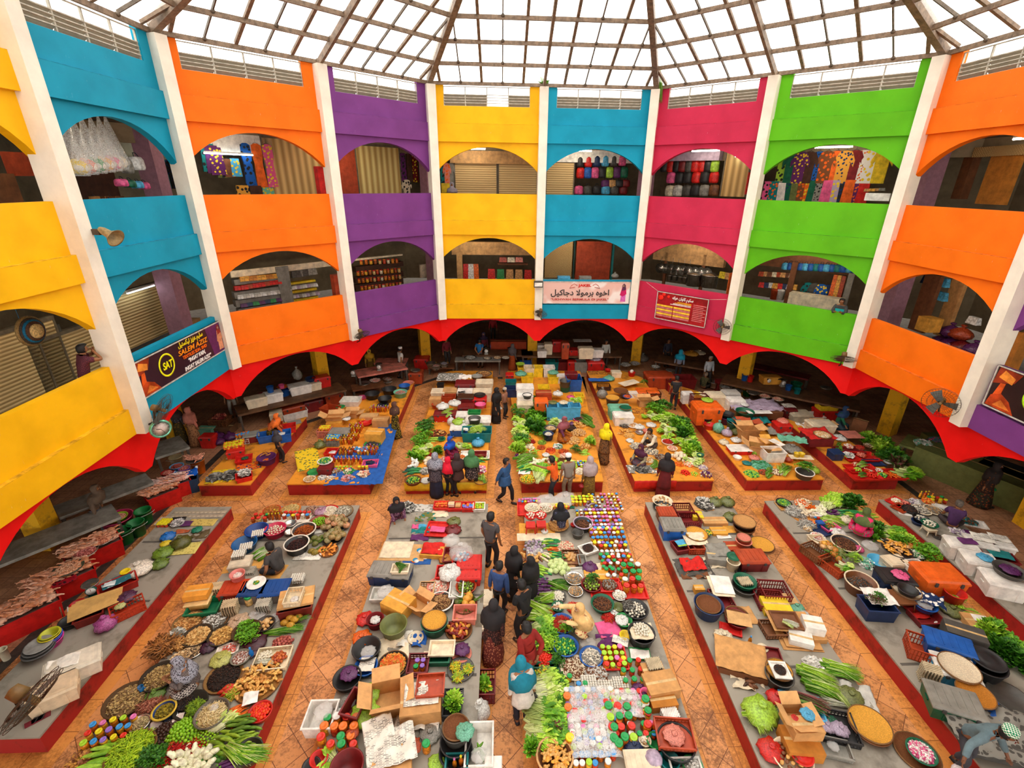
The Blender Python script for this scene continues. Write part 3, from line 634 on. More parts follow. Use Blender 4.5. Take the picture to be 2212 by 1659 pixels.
def pile(name,P,r,h,label,cat,c,shape='flake',n=260,s=.03,sq=1.,rot=0,c2=None,base=None):
 """one loose heap: a mound covered with small pieces"""
 rd=random.Random(hash((name,round(r,2),label))&0xffff if False else len(label)*131+int(r*1000))
 mb=MB();bz=lambda x,y:h*max(0,1-(x*x+y*y)/(r*r))**.7
 mb.grid(14,14,lambda u,v:((lambda a,q:(q*cos(a)*r,q*sin(a)*r*sq,bz(q*cos(a)*r,q*sin(a)*r)*.93))(2*pi*u,v)),2)
 for k in range(n):
  a=rd.uniform(0,2*pi);q=math.sqrt(rd.random())*.97;x,y=q*r*cos(a),q*r*sin(a);z=bz(x,y)+rd.uniform(0,.3)*s;y*=sq
  T=movm((x,y,z))@rotm(rd.uniform(0,6.3),4,'Z')@rotm(rd.uniform(-.6,.6),4,'X')@rotm(rd.uniform(-.5,.5),4,'Y')
  f=s*rd.uniform(.7,1.25);mi=int(rd.random()<.4)
  if shape=='flake':mb.add([(-f,-f*.35,0),(f*.8,-f*.4,.1*f),(f,f*.3,0),(-f*.7,f*.4,.15*f)],[(0,1,2,3)],mi,False,T)
  elif shape=='stick':mb.tube([(-f,0,0),(0,f*.12,f*.05),(f,0,0)],[f*.1,f*.14,f*.04],4,mi,True,None,T)
  elif shape=='ball':mb.ball((0,0,0),f*.5,5,4,mi,1,1,.8,T)
  elif shape=='leaf':mb.add([(-f,0,0),(-f*.2,-f*.45,.2*f),(f,0,.1*f),(-f*.2,f*.45,.2*f)],[(0,1,2),(0,2,3)],mi,False,T)
 c2=c2 or tuple(int(x*.7)for x in c);base=base or c2
 o=mb.obj(name,[M(tuple(c),.6,.2,20),M(tuple(c2),.6,.2,20),M(tuple(base),.8,.3,20)]);o.location=P;o.rotation_euler.z=rot
 tag(o,label,cat,None,'stuff');return o
def leaf(mb,p,d,l,wd,mi,curl=.3,up=Vector((0,0,1))):
 s=d.cross(up)
 if s.length<.05:s=Vector((1,0,0))
 s=s.normalized()*wd;n=s.cross(d).normalized()
 a=p;b1=p+d*l*.35+n*l*.06;c1=p+d*l*.75+n*l*.02;e=p+d*l-n*l*curl*.5
 mb.add([a,b1-s,b1+n*-.25*wd,b1+s,c1-s*.8,c1+n*-.2*wd,c1+s*.8,e],[(0,1,2),(0,2,3),(1,4,5,2),(2,5,6,3),(4,7,5),(5,7,6)],mi)
def greens_mesh(kind,v):
 rd=random.Random(v*17+len(kind));mb=MB()
 if kind=='leafy':
  for k in range(75):
   a=rd.uniform(0,2*pi);e=rd.uniform(.15,1.4);d=Vector((cos(a)*cos(e),sin(a)*cos(e),sin(e)))
   leaf(mb,d*rd.uniform(.03,.1),(d+Vector((0,0,.1))).normalized(),rd.uniform(.08,.15),rd.uniform(.022,.04),int(rd.random()<.45))
 elif kind=='stalk':
  for k in range(26):
   y=rd.uniform(-.07,.07);z=.02+rd.uniform(0,.06);a=rd.uniform(-.14,.14)
   p1=Vector((.12,y+a*.2,z));mb.tube([(-.17,y*.5,z*.8),tuple(p1)],[.007,.005],4,2)
   for q in range(3):leaf(mb,p1+Vector((-.03*q,0,0)),Vector((1,a+rd.uniform(-.5,.5),rd.uniform(-.05,.5))).normalized(),rd.uniform(.1,.17),rd.uniform(.02,.034),int(rd.random()<.4))
 elif kind=='thin':
  for k in range(44):
   y=rd.uniform(-.06,.06);z=.012+rd.uniform(0,.05);b_=rd.uniform(-.05,.05)
   mb.tube([(-.22,y*.6,z),(0,y+b_*.3,z+.012),(.2+rd.uniform(-.04,.05),y*1.3+b_,z*.8)],[.006,.005,.002],3,int(rd.random()<.4)if k%4 else 2)
 elif kind=='lettuce':
  for k in range(40):
   a=rd.uniform(0,2*pi);e=rd.uniform(.1,1.3);d=Vector((cos(a)*cos(e),sin(a)*cos(e),sin(e)))
   leaf(mb,d*.02,d,rd.uniform(.09,.14),rd.uniform(.045,.065),int(rd.random()<.4),.6)
 elif kind=='herb':
  for k in range(110):
   a=rd.uniform(0,2*pi);q=rd.uniform(0,.13);p=Vector((q*cos(a),q*sin(a),.03+.1*(1-(q/.14)**2)*rd.uniform(.5,1)))
   leaf(mb,p,Vector((cos(a)*.6+rd.uniform(-.5,.5),sin(a)*.6+rd.uniform(-.5,.5),rd.uniform(0,.9))).normalized(),rd.uniform(.03,.06),rd.uniform(.01,.018),int(rd.random()<.45))
 return mb
GC={'mid':((86,150,18),(120,180,30),(176,196,110)),'dark':((46,104,16),(70,132,24),(130,160,70)),'light':((150,200,40),(184,220,70),(222,232,160)),'pale':((190,214,100),(214,228,140),(236,238,190)),'red':((110,60,50),(80,110,40),(170,90,90)),'white':((200,200,170),(226,226,200),(240,240,225))}
def greens(kind,v,c):
 o=thing(('greens',kind,v%4),lambda:[('greens',greens_mesh(kind,v%4),[M((1,1,1)),M((2,2,2)),M((3,3,3))])])
 o.name={'leafy':'leafy_greens_bunch','stalk':'stalk_greens_bunch','thin':'long_bean_bundle','lettuce':'lettuce_head','herb':'herb_bunch'}[kind]
 g=GC[c];recolor(o,[M(g[0],.55,.2,9),M(g[1],.55,.2,9),M(g[2],.6,.1,9)]);return o
def green_field(poly_px,kind,cs,n,label,group,z=BH,sc=1.,ang=None,hz=.0):
 """bunches laid over a patch of platform given by its corners on the ground"""
 pts=[at(u,v,z)for u,v in poly_px];out=[]
 a,b,c_,d=pts;m_=max(1,int(round(math.sqrt(n*max((b-a).length,.1)/max((d-a).length,.1)))));r_=max(1,int(math.ceil(n/m_)));k=0
 for j in range(r_):
  for i in range(m_):
   if k>=n:return
   u,v=(i+.5+ru(-.22,.22)+(.25 if j%2 else-.25)*.6)/m_,(j+.5+ru(-.2,.2))/r_
   p=(a*(1-u)+b*u)*(1-v)+(d*(1-u)+c_*u)*v
   o=greens(kind,k,cyc(cs,k*5+j));f=sc*ru(.85,1.15)
   put(o,(p.x,p.y,p.z+hz+ru(0,.03)),(ang+ru(-.3,.3))if ang is not None else ru(0,6.3),(f,f,f*ru(.9,1.2)))
   tag(o,label,'greens',group);k+=1
def bag_mesh(v,knot=True):
 mb=MB();rd=random.Random(v)
 pr=[(.3,0),(.62,.03),(.9,.22),(1,.45),(.9,.75),(.6,1.0),(.3,1.14),(.15,1.2),(.12,1.27),(.26,1.4),(.2,1.5),(.01,1.36)]if knot else[(.4,0),(.85,.04),(1,.3),(.97,.7),(.9,1.1),(.86,1.35),(.95,1.5)]
 n=22;rows_=[]
 for j,(r,z)in enumerate(pr):
  rows_+=[(r*(1+.09*sin(k*2.7+v)+.07*sin(k*5.3+j*1.7+v)*(.4+z*.6)+rd.uniform(-.05,.05))*cos(2*pi*k/n),r*(1+.09*sin(k*2.7+v)+.07*sin(k*5.3+j*1.7)+rd.uniform(-.05,.05))*sin(2*pi*k/n),z+rd.uniform(-.03,.03)*(z>.1))for k in range(n)]
 fs=[(j*n+k,j*n+(k+1)%n,(j+1)*n+(k+1)%n,(j+1)*n+k)for j in range(len(pr)-1)for k in range(n)]
 fs.append(tuple(range(n-1,-1,-1)));mb.add(rows_,fs,0,True);return mb
def bag(c,r=.12,v=0,h=.8,alpha=1.,clear=False,knot=True,name='plastic_bag'):
 o=thing((name,v%4,knot),lambda:[(name,bag_mesh(v%4,knot),[M((1,1,1))])])
 if clear:recolor(o,[WRAP if clear is True else clear])
 else:recolor(o,[M(tuple(c),.22,.3,8,0,alpha,.5,.6)])
 o.scale=(r,r,r*h);return o
def sheet(w,d,mats,v=0,wr=.012,name='cloth',drape=0.,nx=18,ny=18,lift=.012):
 mb=MB();ns=lambda x,y:noise.noise(Vector((x*5+v*7,y*5,v)))*wr*1.6+noise.noise(Vector((x*13,y*13+v,3)))*wr*.7
 mb.grid(nx,ny,lambda a,b:((a-.5)*w,(b-.5)*d,lift+ns(a*w,b*d)-(drape*max(0,abs(a-.5)*2-.85)/.15)))
 o=mb.obj(name,mats if isinstance(mats,list)else[mats]);so=o.modifiers.new('thick','SOLIDIFY');so.thickness=.004;return o
def newsprint():
 mt,nt,b=newmat('newsprint');L=nt.links.new;tc=N(nt,'ShaderNodeTexCoord')
 mp=N(nt,'ShaderNodeMapping');L(tc.outputs['Object'],mp.inputs[0]);dv(mp,'Scale',(10,26,1))
 br=N(nt,'ShaderNodeTexBrick',offset=.37);dv(br,'Color1',(*lin((120,116,108)),1));dv(br,'Color2',(*lin((214,208,196)),1));dv(br,'Mortar',(*lin((232,226,212)),1))
 dv(br,'Scale',1);dv(br,'Mortar Size',.12);dv(br,'Brick Width',1.1);dv(br,'Row Height',.6)
 L(mp.outputs[0],br.inputs[0])
 n2=N(nt,'ShaderNodeTexNoise');dv(n2,'Scale',5);L(tc.outputs['Object'],n2.inputs[0]);mr=N(nt,'ShaderNodeMapRange');dv(mr,1,.5);dv(mr,2,.54);L(n2.outputs[0],mr.inputs[0])
 mx=N(nt,'ShaderNodeMix',data_type='RGBA');dv(mx,7,(*lin((236,230,216)),1));L(mr.outputs[0],mx.inputs[0]);L(br.outputs[0],mx.inputs[6]);L(mx.outputs[2],b.inputs['Base Color']);dv(b,'Roughness',.9)
 return mt
NEWS=newsprint()
def egg_tray(c=(168,158,142)):
 def b():
  mb=MB();nx,ny=24,20
  mb.grid(nx,ny,lambda u,v:((u-.5)*.3,(v-.5)*.25,.022+.018*cos(u*2*pi*6)*cos(v*2*pi*5)));mb.grid(nx,ny,lambda u,v:((.5-u)*.3,(v-.5)*.25,.012+.018*cos(u*2*pi*6)*cos(v*2*pi*5)));return[('egg_tray',mb,[M((1,1,1))])]
 o=thing('egg_tray',b);recolor(o,[M(c,.9,.15,8)]);return o
def tray_stack(P,n,rot,label,group,eggs=None,c=(168,158,142)):
 for k in range(n):
  o=egg_tray(c);put(o,(P[0]+ru(-.006,.006),P[1]+ru(-.006,.006),P[2]+.035*k),rot+ru(-.04,.04));tag(o,label,'egg tray',group)
 if eggs:
  rows('egg',(P[0],P[1],P[2]+.035*(n-1)+.045),6,5,.05,.05,eggs[0],eggs[1],'egg',rot,c=(240,228,214),jit=.003)
def stool(c,r=.14,h=.25):
 def b():
  L=[('stool',MB().box(-r,r,-r,r,h-.03,h).box(-r*.9,r*.9,-r*.9,r*.9,h-.07,h-.03),[M((1,1,1))])]
  for sx in(-1,1):
   for sy in(-1,1):L.append(('leg',MB().tube([(sx*r*.85,sy*r*.85,h-.03),(sx*r,sy*r,0)],.018,4),[M((1,1,1))]))
  return L
 o=thing_root(('stool',r,h),b)
 recolor(o,[M(c,.4,.1)])
 for ch in o.children:recolor(ch,[M(c,.4,.1)])
 return o
def table(w,d,h,c,legc=(70,60,50),name='table',t=.05):
 e=empty(name);MB().box(-w/2,w/2,-d/2,d/2,h-t,h).obj('tabletop',[M(c,.6,.25,3)],e)
 for sx in(-1,1):
  for sy in(-1,1):x,y=sx*(w/2-.07),sy*(d/2-.07);MB().box(x-.035,x+.035,y-.035,y+.035,0,h-t).obj('leg',[M(legc,.7)],e)
 return e
SILV=M((196,192,184),.25,.15,6.,metal=.9);SILVD=M((120,116,108),.35,.2,6.,metal=.7)
def pan(r=.2,h=.09,mt=None,name='metal_pan'):
 o=thing((name,r,h),lambda:[(name,MB().lathe(prof_tub(r,h,.7),20,cap=False),[SILV])])
 if mt:recolor(o,[mt])
 return o
def scale_dial(c=(40,110,100)):
 def b():
  return[('weighing_scale',MB().taper(.2,.18,.12,.1,0,.16).lathe([(.11,0),(.11,.05),(.0001,.05)],18,T=movm((0,-.06,.2))@rotm(pi/2,4,'X')),[M((1,1,1))]),('dial',MB().lathe([(.09,0),(.09,.006),(.0001,.006)],18,T=movm((0,-.111,.2))@rotm(pi/2,4,'X')).box(-.004,.004,-.122,-.118,.2,.27,1),[M((236,234,226),.4,.03),M((200,30,20))]),('pan',MB().lathe([(.0001,.3),(.12,.305),(.17,.34),(.168,.345),(.115,.312),(.0001,.308)],20,cap=False).lathe([(.02,.16),(.02,.3)],8),[SILV])]
 o=thing_root('scale',b);recolor(o,[M(c,.4,.1)]);return o
 # ================= people =================
def bake(verts,rad,edges,name,sub=1,root=0):
 me=bpy.data.meshes.new(name+'_cage');me.from_pydata([tuple(v)for v in verts],edges,[])
 ob=bpy.data.objects.new(name+'_cage',me);COL.objects.link(ob)
 ob.modifiers.new('skin','SKIN').use_smooth_shade=True
 sv=me.skin_vertices[0].data if me.skin_vertices else None
 if sv is None:
  bpy.context.view_layer.objects.active=ob;bpy.ops.mesh.customdata_skin_add();sv=me.skin_vertices[0].data
 for i,r in enumerate(rad):sv[i].radius=r if isinstance(r,tuple)else(r,r);sv[i].use_root=(i==root)
 sm=ob.modifiers.new('sub','SUBSURF');sm.levels=sub;sm.render_levels=sub
 dg=bpy.context.evaluated_depsgraph_get();ev=ob.evaluated_get(dg);out=bpy.data.meshes.new_from_object(ev)
 V=[tuple(v.co)for v in out.vertices];Fc=[tuple(p.vertices)for p in out.polygons]
 bpy.data.objects.remove(ob);bpy.data.meshes.remove(me);bpy.data.meshes.remove(out)
 return V,Fc
def ik(a,t,l1,l2,hint):
 a,t,hint=Vector(a),Vector(t),Vector(hint);d=t-a;L_=min(d.length,(l1+l2)*.995);dn=d.normalized();t=a+dn*L_
 x=(l1*l1-l2*l2+L_*L_)/(2*L_);h=math.sqrt(max(0,l1*l1-x*x));n=(hint-dn*hint.dot(dn)).normalized()
 return a+dn*x+n*h,t
SKINM={'m':(150,98,62),'d':(118,74,48),'l':(200,150,110)}
def person(P,face,label,Ht=1.62,pose='stand',top=(60,60,70),bottom=(40,38,40),skirt=None,tunic=None,scarf=None,drape=.36,cap=None,long=True,lh=None,rh=None,lean=None,lf=None,rf=None,skin='m',hy=0.,hp=0.,hair=(22,18,16),bag_=None,apron=None,veil=False,feet=(40,34,32),hz=None,bald=False):
 """stands at P facing the angle 'face' (0 = towards the camera side)"""
 s=Ht/1.7;PZ={'stand':.93,'walk':.91,'sit':.13,'lean':.93,'bend':.9,'chair':.45,'squat':.3}[pose]if hz is None else hz
 ln=lean if lean is not None else{'stand':.03,'walk':.05,'sit':.22,'lean':.5,'bend':.55,'chair':.1,'squat':.35}[pose]
 D=Vector((0,-sin(ln),cos(ln)));pel=Vector((0,0,PZ));U_=lambda d,x=0,f=0:pel+D*d+Vector((x,0,0))+Vector((0,-cos(ln),-sin(ln)))*f
 sp,ch,nk=U_(.2),U_(.38),U_(.5);hd0=U_(.545,0,.0)
 hd=nk+(D+Vector((sin(hy)*.25,-.25-hp,.35))).normalized()*.16;htop=hd+(hd-nk).normalized()*.07
 sl,sr=U_(.445,.175),U_(.445,-.175);hl,hr=pel+Vector((.088,0,-.03)),pel+Vector((-.088,0,-.03))
 LH={'stand':((.25,-.08,.8),(-.25,-.08,.8)),'walk':((.26,-.2,.84),(-.26,.1,.82)),'sit':((.2,-.4,.2),(-.16,-.42,.22)),'lean':((.12,-.55,1.05),(-.12,-.55,1.05)),'bend':((.2,-.5,.7),(-.2,-.5,.7)),'chair':((.15,-.35,.65),(-.15,-.35,.65)),'squat':((.2,-.45,.45),(-.2,-.4,.4))}[pose]
 lh=Vector(lh or LH[0]);rh=Vector(rh or LH[1])
 el,lh=ik(sl,lh,.29,.26,(.5,.6,-.5));er,rh=ik(sr,rh,.29,.26,(-.5,.6,-.5))
 FT_={'stand':((.1,0,.07),(-.1,-.04,.07)),'walk':((.09,-.22,.07),(-.09,.24,.12)),'lean':((.12,.05,.07),(-.12,.1,.07)),'bend':((.12,.05,.07),(-.12,-.1,.07)),'chair':((.12,-.42,.07),(-.12,-.42,.07)),'squat':((.14,-.12,.07),(-.14,-.12,.07))}.get(pose)
 if pose=='sit':kl,kr=Vector((.3,-.3,.16)),Vector((-.3,-.3,.16));al,ar=Vector((-.1,-.36,.06)),Vector((.1,-.42,.07));tl,tr_=al+Vector((-.14,-.03,0)),ar+Vector((.14,-.04,0))
 else:
  lf=Vector(lf or FT_[0]);rf=Vector(rf or FT_[1]);kl,al=ik(hl,lf,.44,.42,(.15,-1,0));kr,ar=ik(hr,rf,.44,.42,(-.15,-1,0));tl,tr_=al+Vector((.02,-.16,-.04)),ar+Vector((-.02,-.16,-.04))
 pl_,pr_=lh+(lh-el).normalized()*.07,rh+(rh-er).normalized()*.07
 V=[pel,sp,ch,nk,hd0,hd,htop,sl,el,lh,pl_,sr,er,rh,pr_,hl,kl,al,tl,hr,kr,ar,tr_]
 R_=[(.15,.11),(.125,.095),(.15,.1),.052,.06,(.086,.1),(.062,.07),.062,.042,.027,.028,.062,.042,.027,.028,.085,.055,.036,.034,.085,.055,.036,.034]
 E_=[(0,1),(1,2),(2,3),(3,4),(4,5),(5,6),(2,7),(7,8),(8,9),(9,10),(2,11),(11,12),(12,13),(13,14),(0,15),(15,16),(16,17),(17,18),(0,19),(19,20),(20,21),(21,22)]
 bv,bf=bake(V,R_,E_,'body');mb=MB();mb.add(bv,bf,0,True)
 f=Vector((sin(hy),-cos(hy),-hp*.6)).normalized();rt=Vector((cos(hy),sin(hy),0))
 mb.tube([hd+f*.075+Vector((0,0,.015)),hd+f*.112+Vector((0,0,-.018)),hd+f*.09+Vector((0,0,-.026))],[.008,.015,.008],6)
 for q in(-1,1):
  c=hd+rt*q*.034+f*.088+Vector((0,0,.016));mb.ball(tuple(c),.013,6,4,1,1.1,.6,.6);mb.ball(tuple(c+f*.006),.006,5,4,2)
  mb.tube([c+Vector((0,0,.018))-rt*.02+f*-.0,c+Vector((0,0,.022))+rt*.02],.004,4,2)
  mb.ball(tuple(hd+rt*q*.088),.024,6,5,0,.4,.7,1.1)
 mb.tube([hd+f*.085-rt*.022+Vector((0,0,-.048)),hd+f*.094+Vector((0,0,-.046)),hd+f*.085+rt*.022+Vector((0,0,-.048))],.007,5,3)
 for hnd,e_,w_,sgn in((pl_,el,lh,1),(pr_,er,rh,-1)):
  d=(w_-e_).normalized();sd=d.cross(Vector((0,1,.2))).normalized();nn=sd.cross(d)
  for k,ll in enumerate((.062,.072,.068,.052)):
   b0=hnd+sd*(k-1.5)*.017;b1=b0+d*ll*.55-nn*.006;mb.tube([b0-d*.01,b1,b1+d*ll*.4-nn*.02],[.009,.0085,.007],5)
  mb.tube([w_+d*.02+sd*-.02,w_+d*.05-sd*.045,w_+d*.085-sd*.05],[.012,.01,.008],5)
 root=mb.obj('person',[M(SKINM[skin],.55,.1,4),M((235,230,220),.3,.02),M((25,18,15),.5,.1),M((150,70,62),.5,.1)])
 def cm(x):return x if not isinstance(x,tuple)else M(x,.8,.2,3,bump=.15)
 aL=[(sl,.082),(el,.062),(lh-(lh-el)*.12,.05)]if long else[(sl,.084),(sl.lerp(el,.62),.07)]
 aR=[(sr,.082),(er,.062),(rh-(rh-er)*.12,.05)]if long else[(sr,.084),(sr.lerp(er,.62),.07)]
 V=[pel+D*-.06,sp,ch,nk+D*-.035];R2=[(.172,.135),(.155,.125),(.168,.125),.07];E2=[(0,1),(1,2),(2,3)]
 for L_ in(aL,aR):
  pv=2
  for p,r in L_:V.append(p);R2.append(r);E2.append((pv,len(V)-1));pv=len(V)-1
 v_,f_=bake(V,R2,E2,'shirt',1,1);m_=MB();m_.add(v_,f_,0,True);sh=m_.obj('shirt',[cm(top)],root)
 if pose in('sit','squat','chair')or skirt is None:
  k_=1.35 if skirt is not None else 1.0;c=skirt if skirt is not None else bottom
  V=[pel+D*.05,hl.lerp(kl,.2),kl,kl.lerp(al,.88),hr.lerp(kr,.2),kr,kr.lerp(ar,.88)];q=.094*min(k_,1.15);R3=[(.135,.11),q,.075*k_,.06*k_,q,.075*k_,.06*k_]
  v_,f_=bake(V,R3,[(0,1),(1,2),(2,3),(0,4),(4,5),(5,6)],'trousers');m_=MB();m_.add(v_,f_,0,True);m_.obj('sarong' if skirt is not None else 'trousers',[cm(c)],root)
  if pose=='sit' and skirt is not None:
   m_=MB();m_.ball((0,-.2,.11),.28,14,7,0,1.2,.95,.38);m_.obj('lap_cloth',[cm(c)],root)
 def loft(nm,z0,z1,rx0,ry0,rx1,ry1,mt,yo=0.):
  m_=MB();n=28;rr=[];steps=7
  for j in range(steps+1):
   t=j/steps;z=z0+(z1-z0)*t;rx,ry=rx0+(rx1-rx0)*t**.8,ry0+(ry1-ry0)*t**.8
   cy=(lf.y+rf.y)/2*t if pose=='walk' else-sin(ln)*.3*(1-t)if z>pel.z else 0
   rr+=[((rx*(1+.05*sin(k*pi*2*7/n)*t))*cos(2*pi*k/n),cy+yo+(ry*(1+.07*sin(k*pi*2*7/n+1)*t))*sin(2*pi*k/n),z)for k in range(n)]
  m_.add(rr,[(j*n+k,j*n+(k+1)%n,(j+1)*n+(k+1)%n,(j+1)*n+k)for j in range(steps)for k in range(n)],0,True);o=m_.obj(nm,[mt],root)
  so=o.modifiers.new('t','SOLIDIFY');so.thickness=.012;return o
 if skirt is not None and pose in('stand','walk','bend','lean'):loft('skirt',pel.z+.06,.05,.16,.13,.235,.2 if pose!='walk' else .31,cm(skirt))
 if tunic:loft('tunic',pel.z+.16,tunic,.158,.132,.225,.19,cm(top))
 if apron:m_=MB();m_.grid(8,8,lambda a,b:((a-.5)*.34,-.155-.03*cos((a-.5)*pi)-sin(ln)*.28*b,pel.z-.25+b*.6),0);m_.obj('apron',[cm(apron)],root)
 if pose!='sit':
  for a_,t_ in((al,tl),(ar,tr_)):
   m_=MB();v1=[a_+Vector((0,.03,-.02)),a_+Vector((0,-.06,-.035)),t_+Vector((0,-.03,.0))];m_.tube(v1,[.045,.05,.032],8);m_.obj('shoe',[M(feet,.6)],root)
 def shell(nm,prof,mt,facecut):
  m_=MB();n=20;rr=[]
  for(z,rx,ry,yo)in prof:
   for k in range(n):
    a=2*pi*k/n;x,y=rx*cos(a),ry*sin(a)+yo
    if facecut and facecut[0]<z<facecut[1]and y<facecut[2]:y=facecut[2];x*=.98
    x,y=x*cos(hy)-y*sin(hy),x*sin(hy)+y*cos(hy)
    w=max(0,min(1,(-z-.1)/.25));c0=hd.lerp(Vector((0,ch.y*1.05,hd.z)),w)
    rr.append((c0.x+x*(1+.03*sin(k*2.3)*w*4),c0.y+y-z*-.0,hd.z+z+(.012*sin(k*1.9)if z<-.2 else 0)))
  m_.add(rr,[(j*n+k,(j+1)*n+k,(j+1)*n+(k+1)%n,j*n+(k+1)%n)for j in range(len(prof)-1)for k in range(n)],0,True)
  o=m_.obj(nm,[mt],root);so=o.modifiers.new('t','SOLIDIFY');so.thickness=.008;return o
 if scarf is not None:
  pr=[(.135,.001,.001,0),(.128,.05,.06,.005),(.1,.088,.1,.008),(.05,.108,.125,.01),(0,.112,.13,.012),(-.05,.108,.124,.01),(-.095,.098,.115,0),(-.13,.125,.12,0),(-.165,.21,.17,.0),(-.21,.26,.195,0)]
  if drape>.26:pr+=[(-.3,.275,.205,0),(-drape,.27,.215,0)]
  shell('headscarf',pr,cm(scarf),(-.085 if not veil else .0,.075,-.04))
 elif not bald:
  shell('hair',[(.128,.001,.001,0),(.12,.055,.06,.005),(.09,.088,.098,.01),(.045,.1,.114,.014),(0,.1,.112,.02),(-.045,.09,.1,.026),(-.075,.07,.08,.035)],M(hair,.6,.3,20),(-.2,.052,-.015))
 if cap:m_=MB();T=movm(hd+Vector((0,.012,.05)));m_.lathe([(.104,0),(.108,.02),(.104,.075),(.09,.092),(.0001,.096)],18,T=T);m_.obj('cap',[cm(cap)],root)
 if bag_:
  c,side=bag_[0],bag_[1];h_=pl_ if side>0 else pr_
  o=bag(c,.09,1,1.,.9);o.location=h_+Vector((0,0,-.22));o.name='carried_bag'
  BAGS.append((o,root,bag_[2]if len(bag_)>2 else None))
 root.scale=(s,s,s);root.location=P;root.rotation_euler.z=face
 tag(root,label,'person');return root
BAGS=[]
def finish_bags():
 for o,r,lb in BAGS:
  mt=movm(r.location)@rotm(r.rotation_euler.z,4,'Z')@Matrix.Scale(r.scale[0],4)
  o.location=mt@o.location;tag(o,lb or 'small plastic bag hanging from a shopper hand','bag')
FLO=lambda a,b,s=14,c=None:pattern_mat(a,b,s,'flower',c)
CHK=lambda a,b,s=24:pattern_mat(a,b,s,'check')
def G(x,y,z=0):return at(x,y,z)
BLK=(26,24,26)
person(G(1091,1086),1.0,'man in blue long shirt walking along cross aisle',1.68,'walk',(44,84,130),(28,28,34),bald=False,tunic=.75,lh=(.2,.15,.85),rh=(-.2,.2,.85),hy=.2)
person(G(1060,1228),2.6,'man in grey checked shirt standing with his back turned in middle aisle',1.78,'stand',CHK((70,68,70),(92,88,88),60),(44,40,44),long=False,lh=(.22,-.1,.85),rh=(-.24,-.1,.8))
person(G(1108,1290),2.2,'woman in black headscarf and robe looking down beside grey-and-blue hooded boy',1.55,'stand',(30,27,28),skirt=(30,27,28),scarf=(34,30,31),drape=.5,tunic=.5,lh=(.12,-.3,1.0),rh=(-.12,-.3,.95))
person(G(1078,1330),2.7,'youth in a grey shirt with blue hood and sleeves, back turned',1.6,'stand',(54,84,140),(30,30,36),lh=(.25,0,.8),rh=(-.25,0,.8))
person(G(1130,1385),-2.4,'young man in black printed T-shirt reaching over greens',1.72,'stand',(28,28,30),(36,34,36),long=False,lh=(.2,-.25,.95),rh=(-.3,-.35,1.0),lean=.12)
person(G(1146,1312),-2.2,'woman in black robe reaching to eggplants beside young man in black',1.52,'stand',(32,29,30),skirt=(32,29,30),scarf=(28,26,27),drape=.5,lh=(.2,-.3,1.0),rh=(-.25,-.45,1.05))
person(G(1066,1420),2.85,'woman in black headscarf, flowered tunic and red skirt, back turned',1.6,'walk',FLO((52,34,34),(120,72,60),26),skirt=FLO((110,50,44),(190,120,90),22),tunic=.62,scarf=(36,32,34),drape=.5,lh=(.2,-.1,.8),bag_=((120,30,60),1,'dark red handbag held by woman in flowered tunic'))
person(G(1137,1480),-2.5,'man in a dark red long-sleeved shirt, back turned',1.7,'stand',(150,32,24),(40,36,44),lh=(.1,.18,.95),rh=(-.1,.2,.95),tunic=.78)
person(G(1128,1562),-2.9,'woman in teal headscarf and pale grey top bending to spinach',1.58,'stand',(206,196,184),(36,38,50),scarf=(12,118,140),drape=.46,lean=.2,hp=.35,tunic=.72,feet=(38,38,48),bag_=(BLK,-1,'black shoulder bag of woman in teal headscarf'))
person(at(860,1143,.02),.5,'woman in black scarf and flowered dress sitting at corner of newspaper platform',1.5,'sit',FLO((96,60,88),(190,140,160),26),skirt=FLO((110,60,80),(200,150,160),26),scarf=(30,27,30),hz=.6)
person(at(604,1236,BH),-2.0,'man in dark grey T-shirt sitting among egg trays',1.66,'sit',(66,62,60),(40,40,46),long=False,lh=(.35,-.15,.1),rh=(-.15,-.4,.3))
person(at(425,1478,BH),-1.1,'woman in grey patterned headscarf peeling goods among baskets of dried fish',1.56,'sit',pattern_mat((82,72,70),(112,100,96),50,'noise'),skirt=pattern_mat((60,50,52),(190,180,170),30,'check'),scarf=FLO((150,150,160),(60,54,62),30),lh=(.1,-.38,.45),rh=(-.12,-.4,.4),hp=.3)
person(at(1272,1366,BH),-1.2,'woman in cream headscarf and cream dress reaching out over chillies',1.6,'squat',(234,200,140),skirt=FLO((236,206,150),(180,60,50),18),scarf=(226,180,116),drape=.46,lh=(-.1,-.62,.5),rh=(-.5,-.6,.55),lean=.5,skin='l')
person(at(1212,1150,BH),-2.9,'woman in black scarf and tan patterned dress sitting between egg bowls and jars',1.5,'sit',FLO((50,50,70),(120,120,140),30),skirt=FLO((190,140,80),(120,80,50),26),scarf=(24,24,28),hz=.25)
person(G(944,1072),2.9,'woman in pale checked headscarf and long navy robe, leftmost of four shoppers',1.6,'stand',FLO((66,58,66),(120,108,110),30),skirt=(34,38,60),scarf=FLO((150,150,160),(70,74,90),26),drape=.4,tunic=.7,bag_=(BLK,1,'black handbag of leftmost of four shoppers'))
person(G(970,1072),2.6,'woman in bright crimson headscarf between navy and brown shoppers',1.45,'stand',(30,28,32),(34,32,36),scarf=(226,16,50),drape=.46)
person(G(992,1070),-2.2,'woman in dark brown headscarf and cardigan holding hands with crimson-scarfed woman',1.55,'stand',(70,40,34),(36,30,32),scarf=(58,38,38),drape=.42,tunic=.75,lh=(.1,-.3,.85),rh=(-.1,-.3,.85))
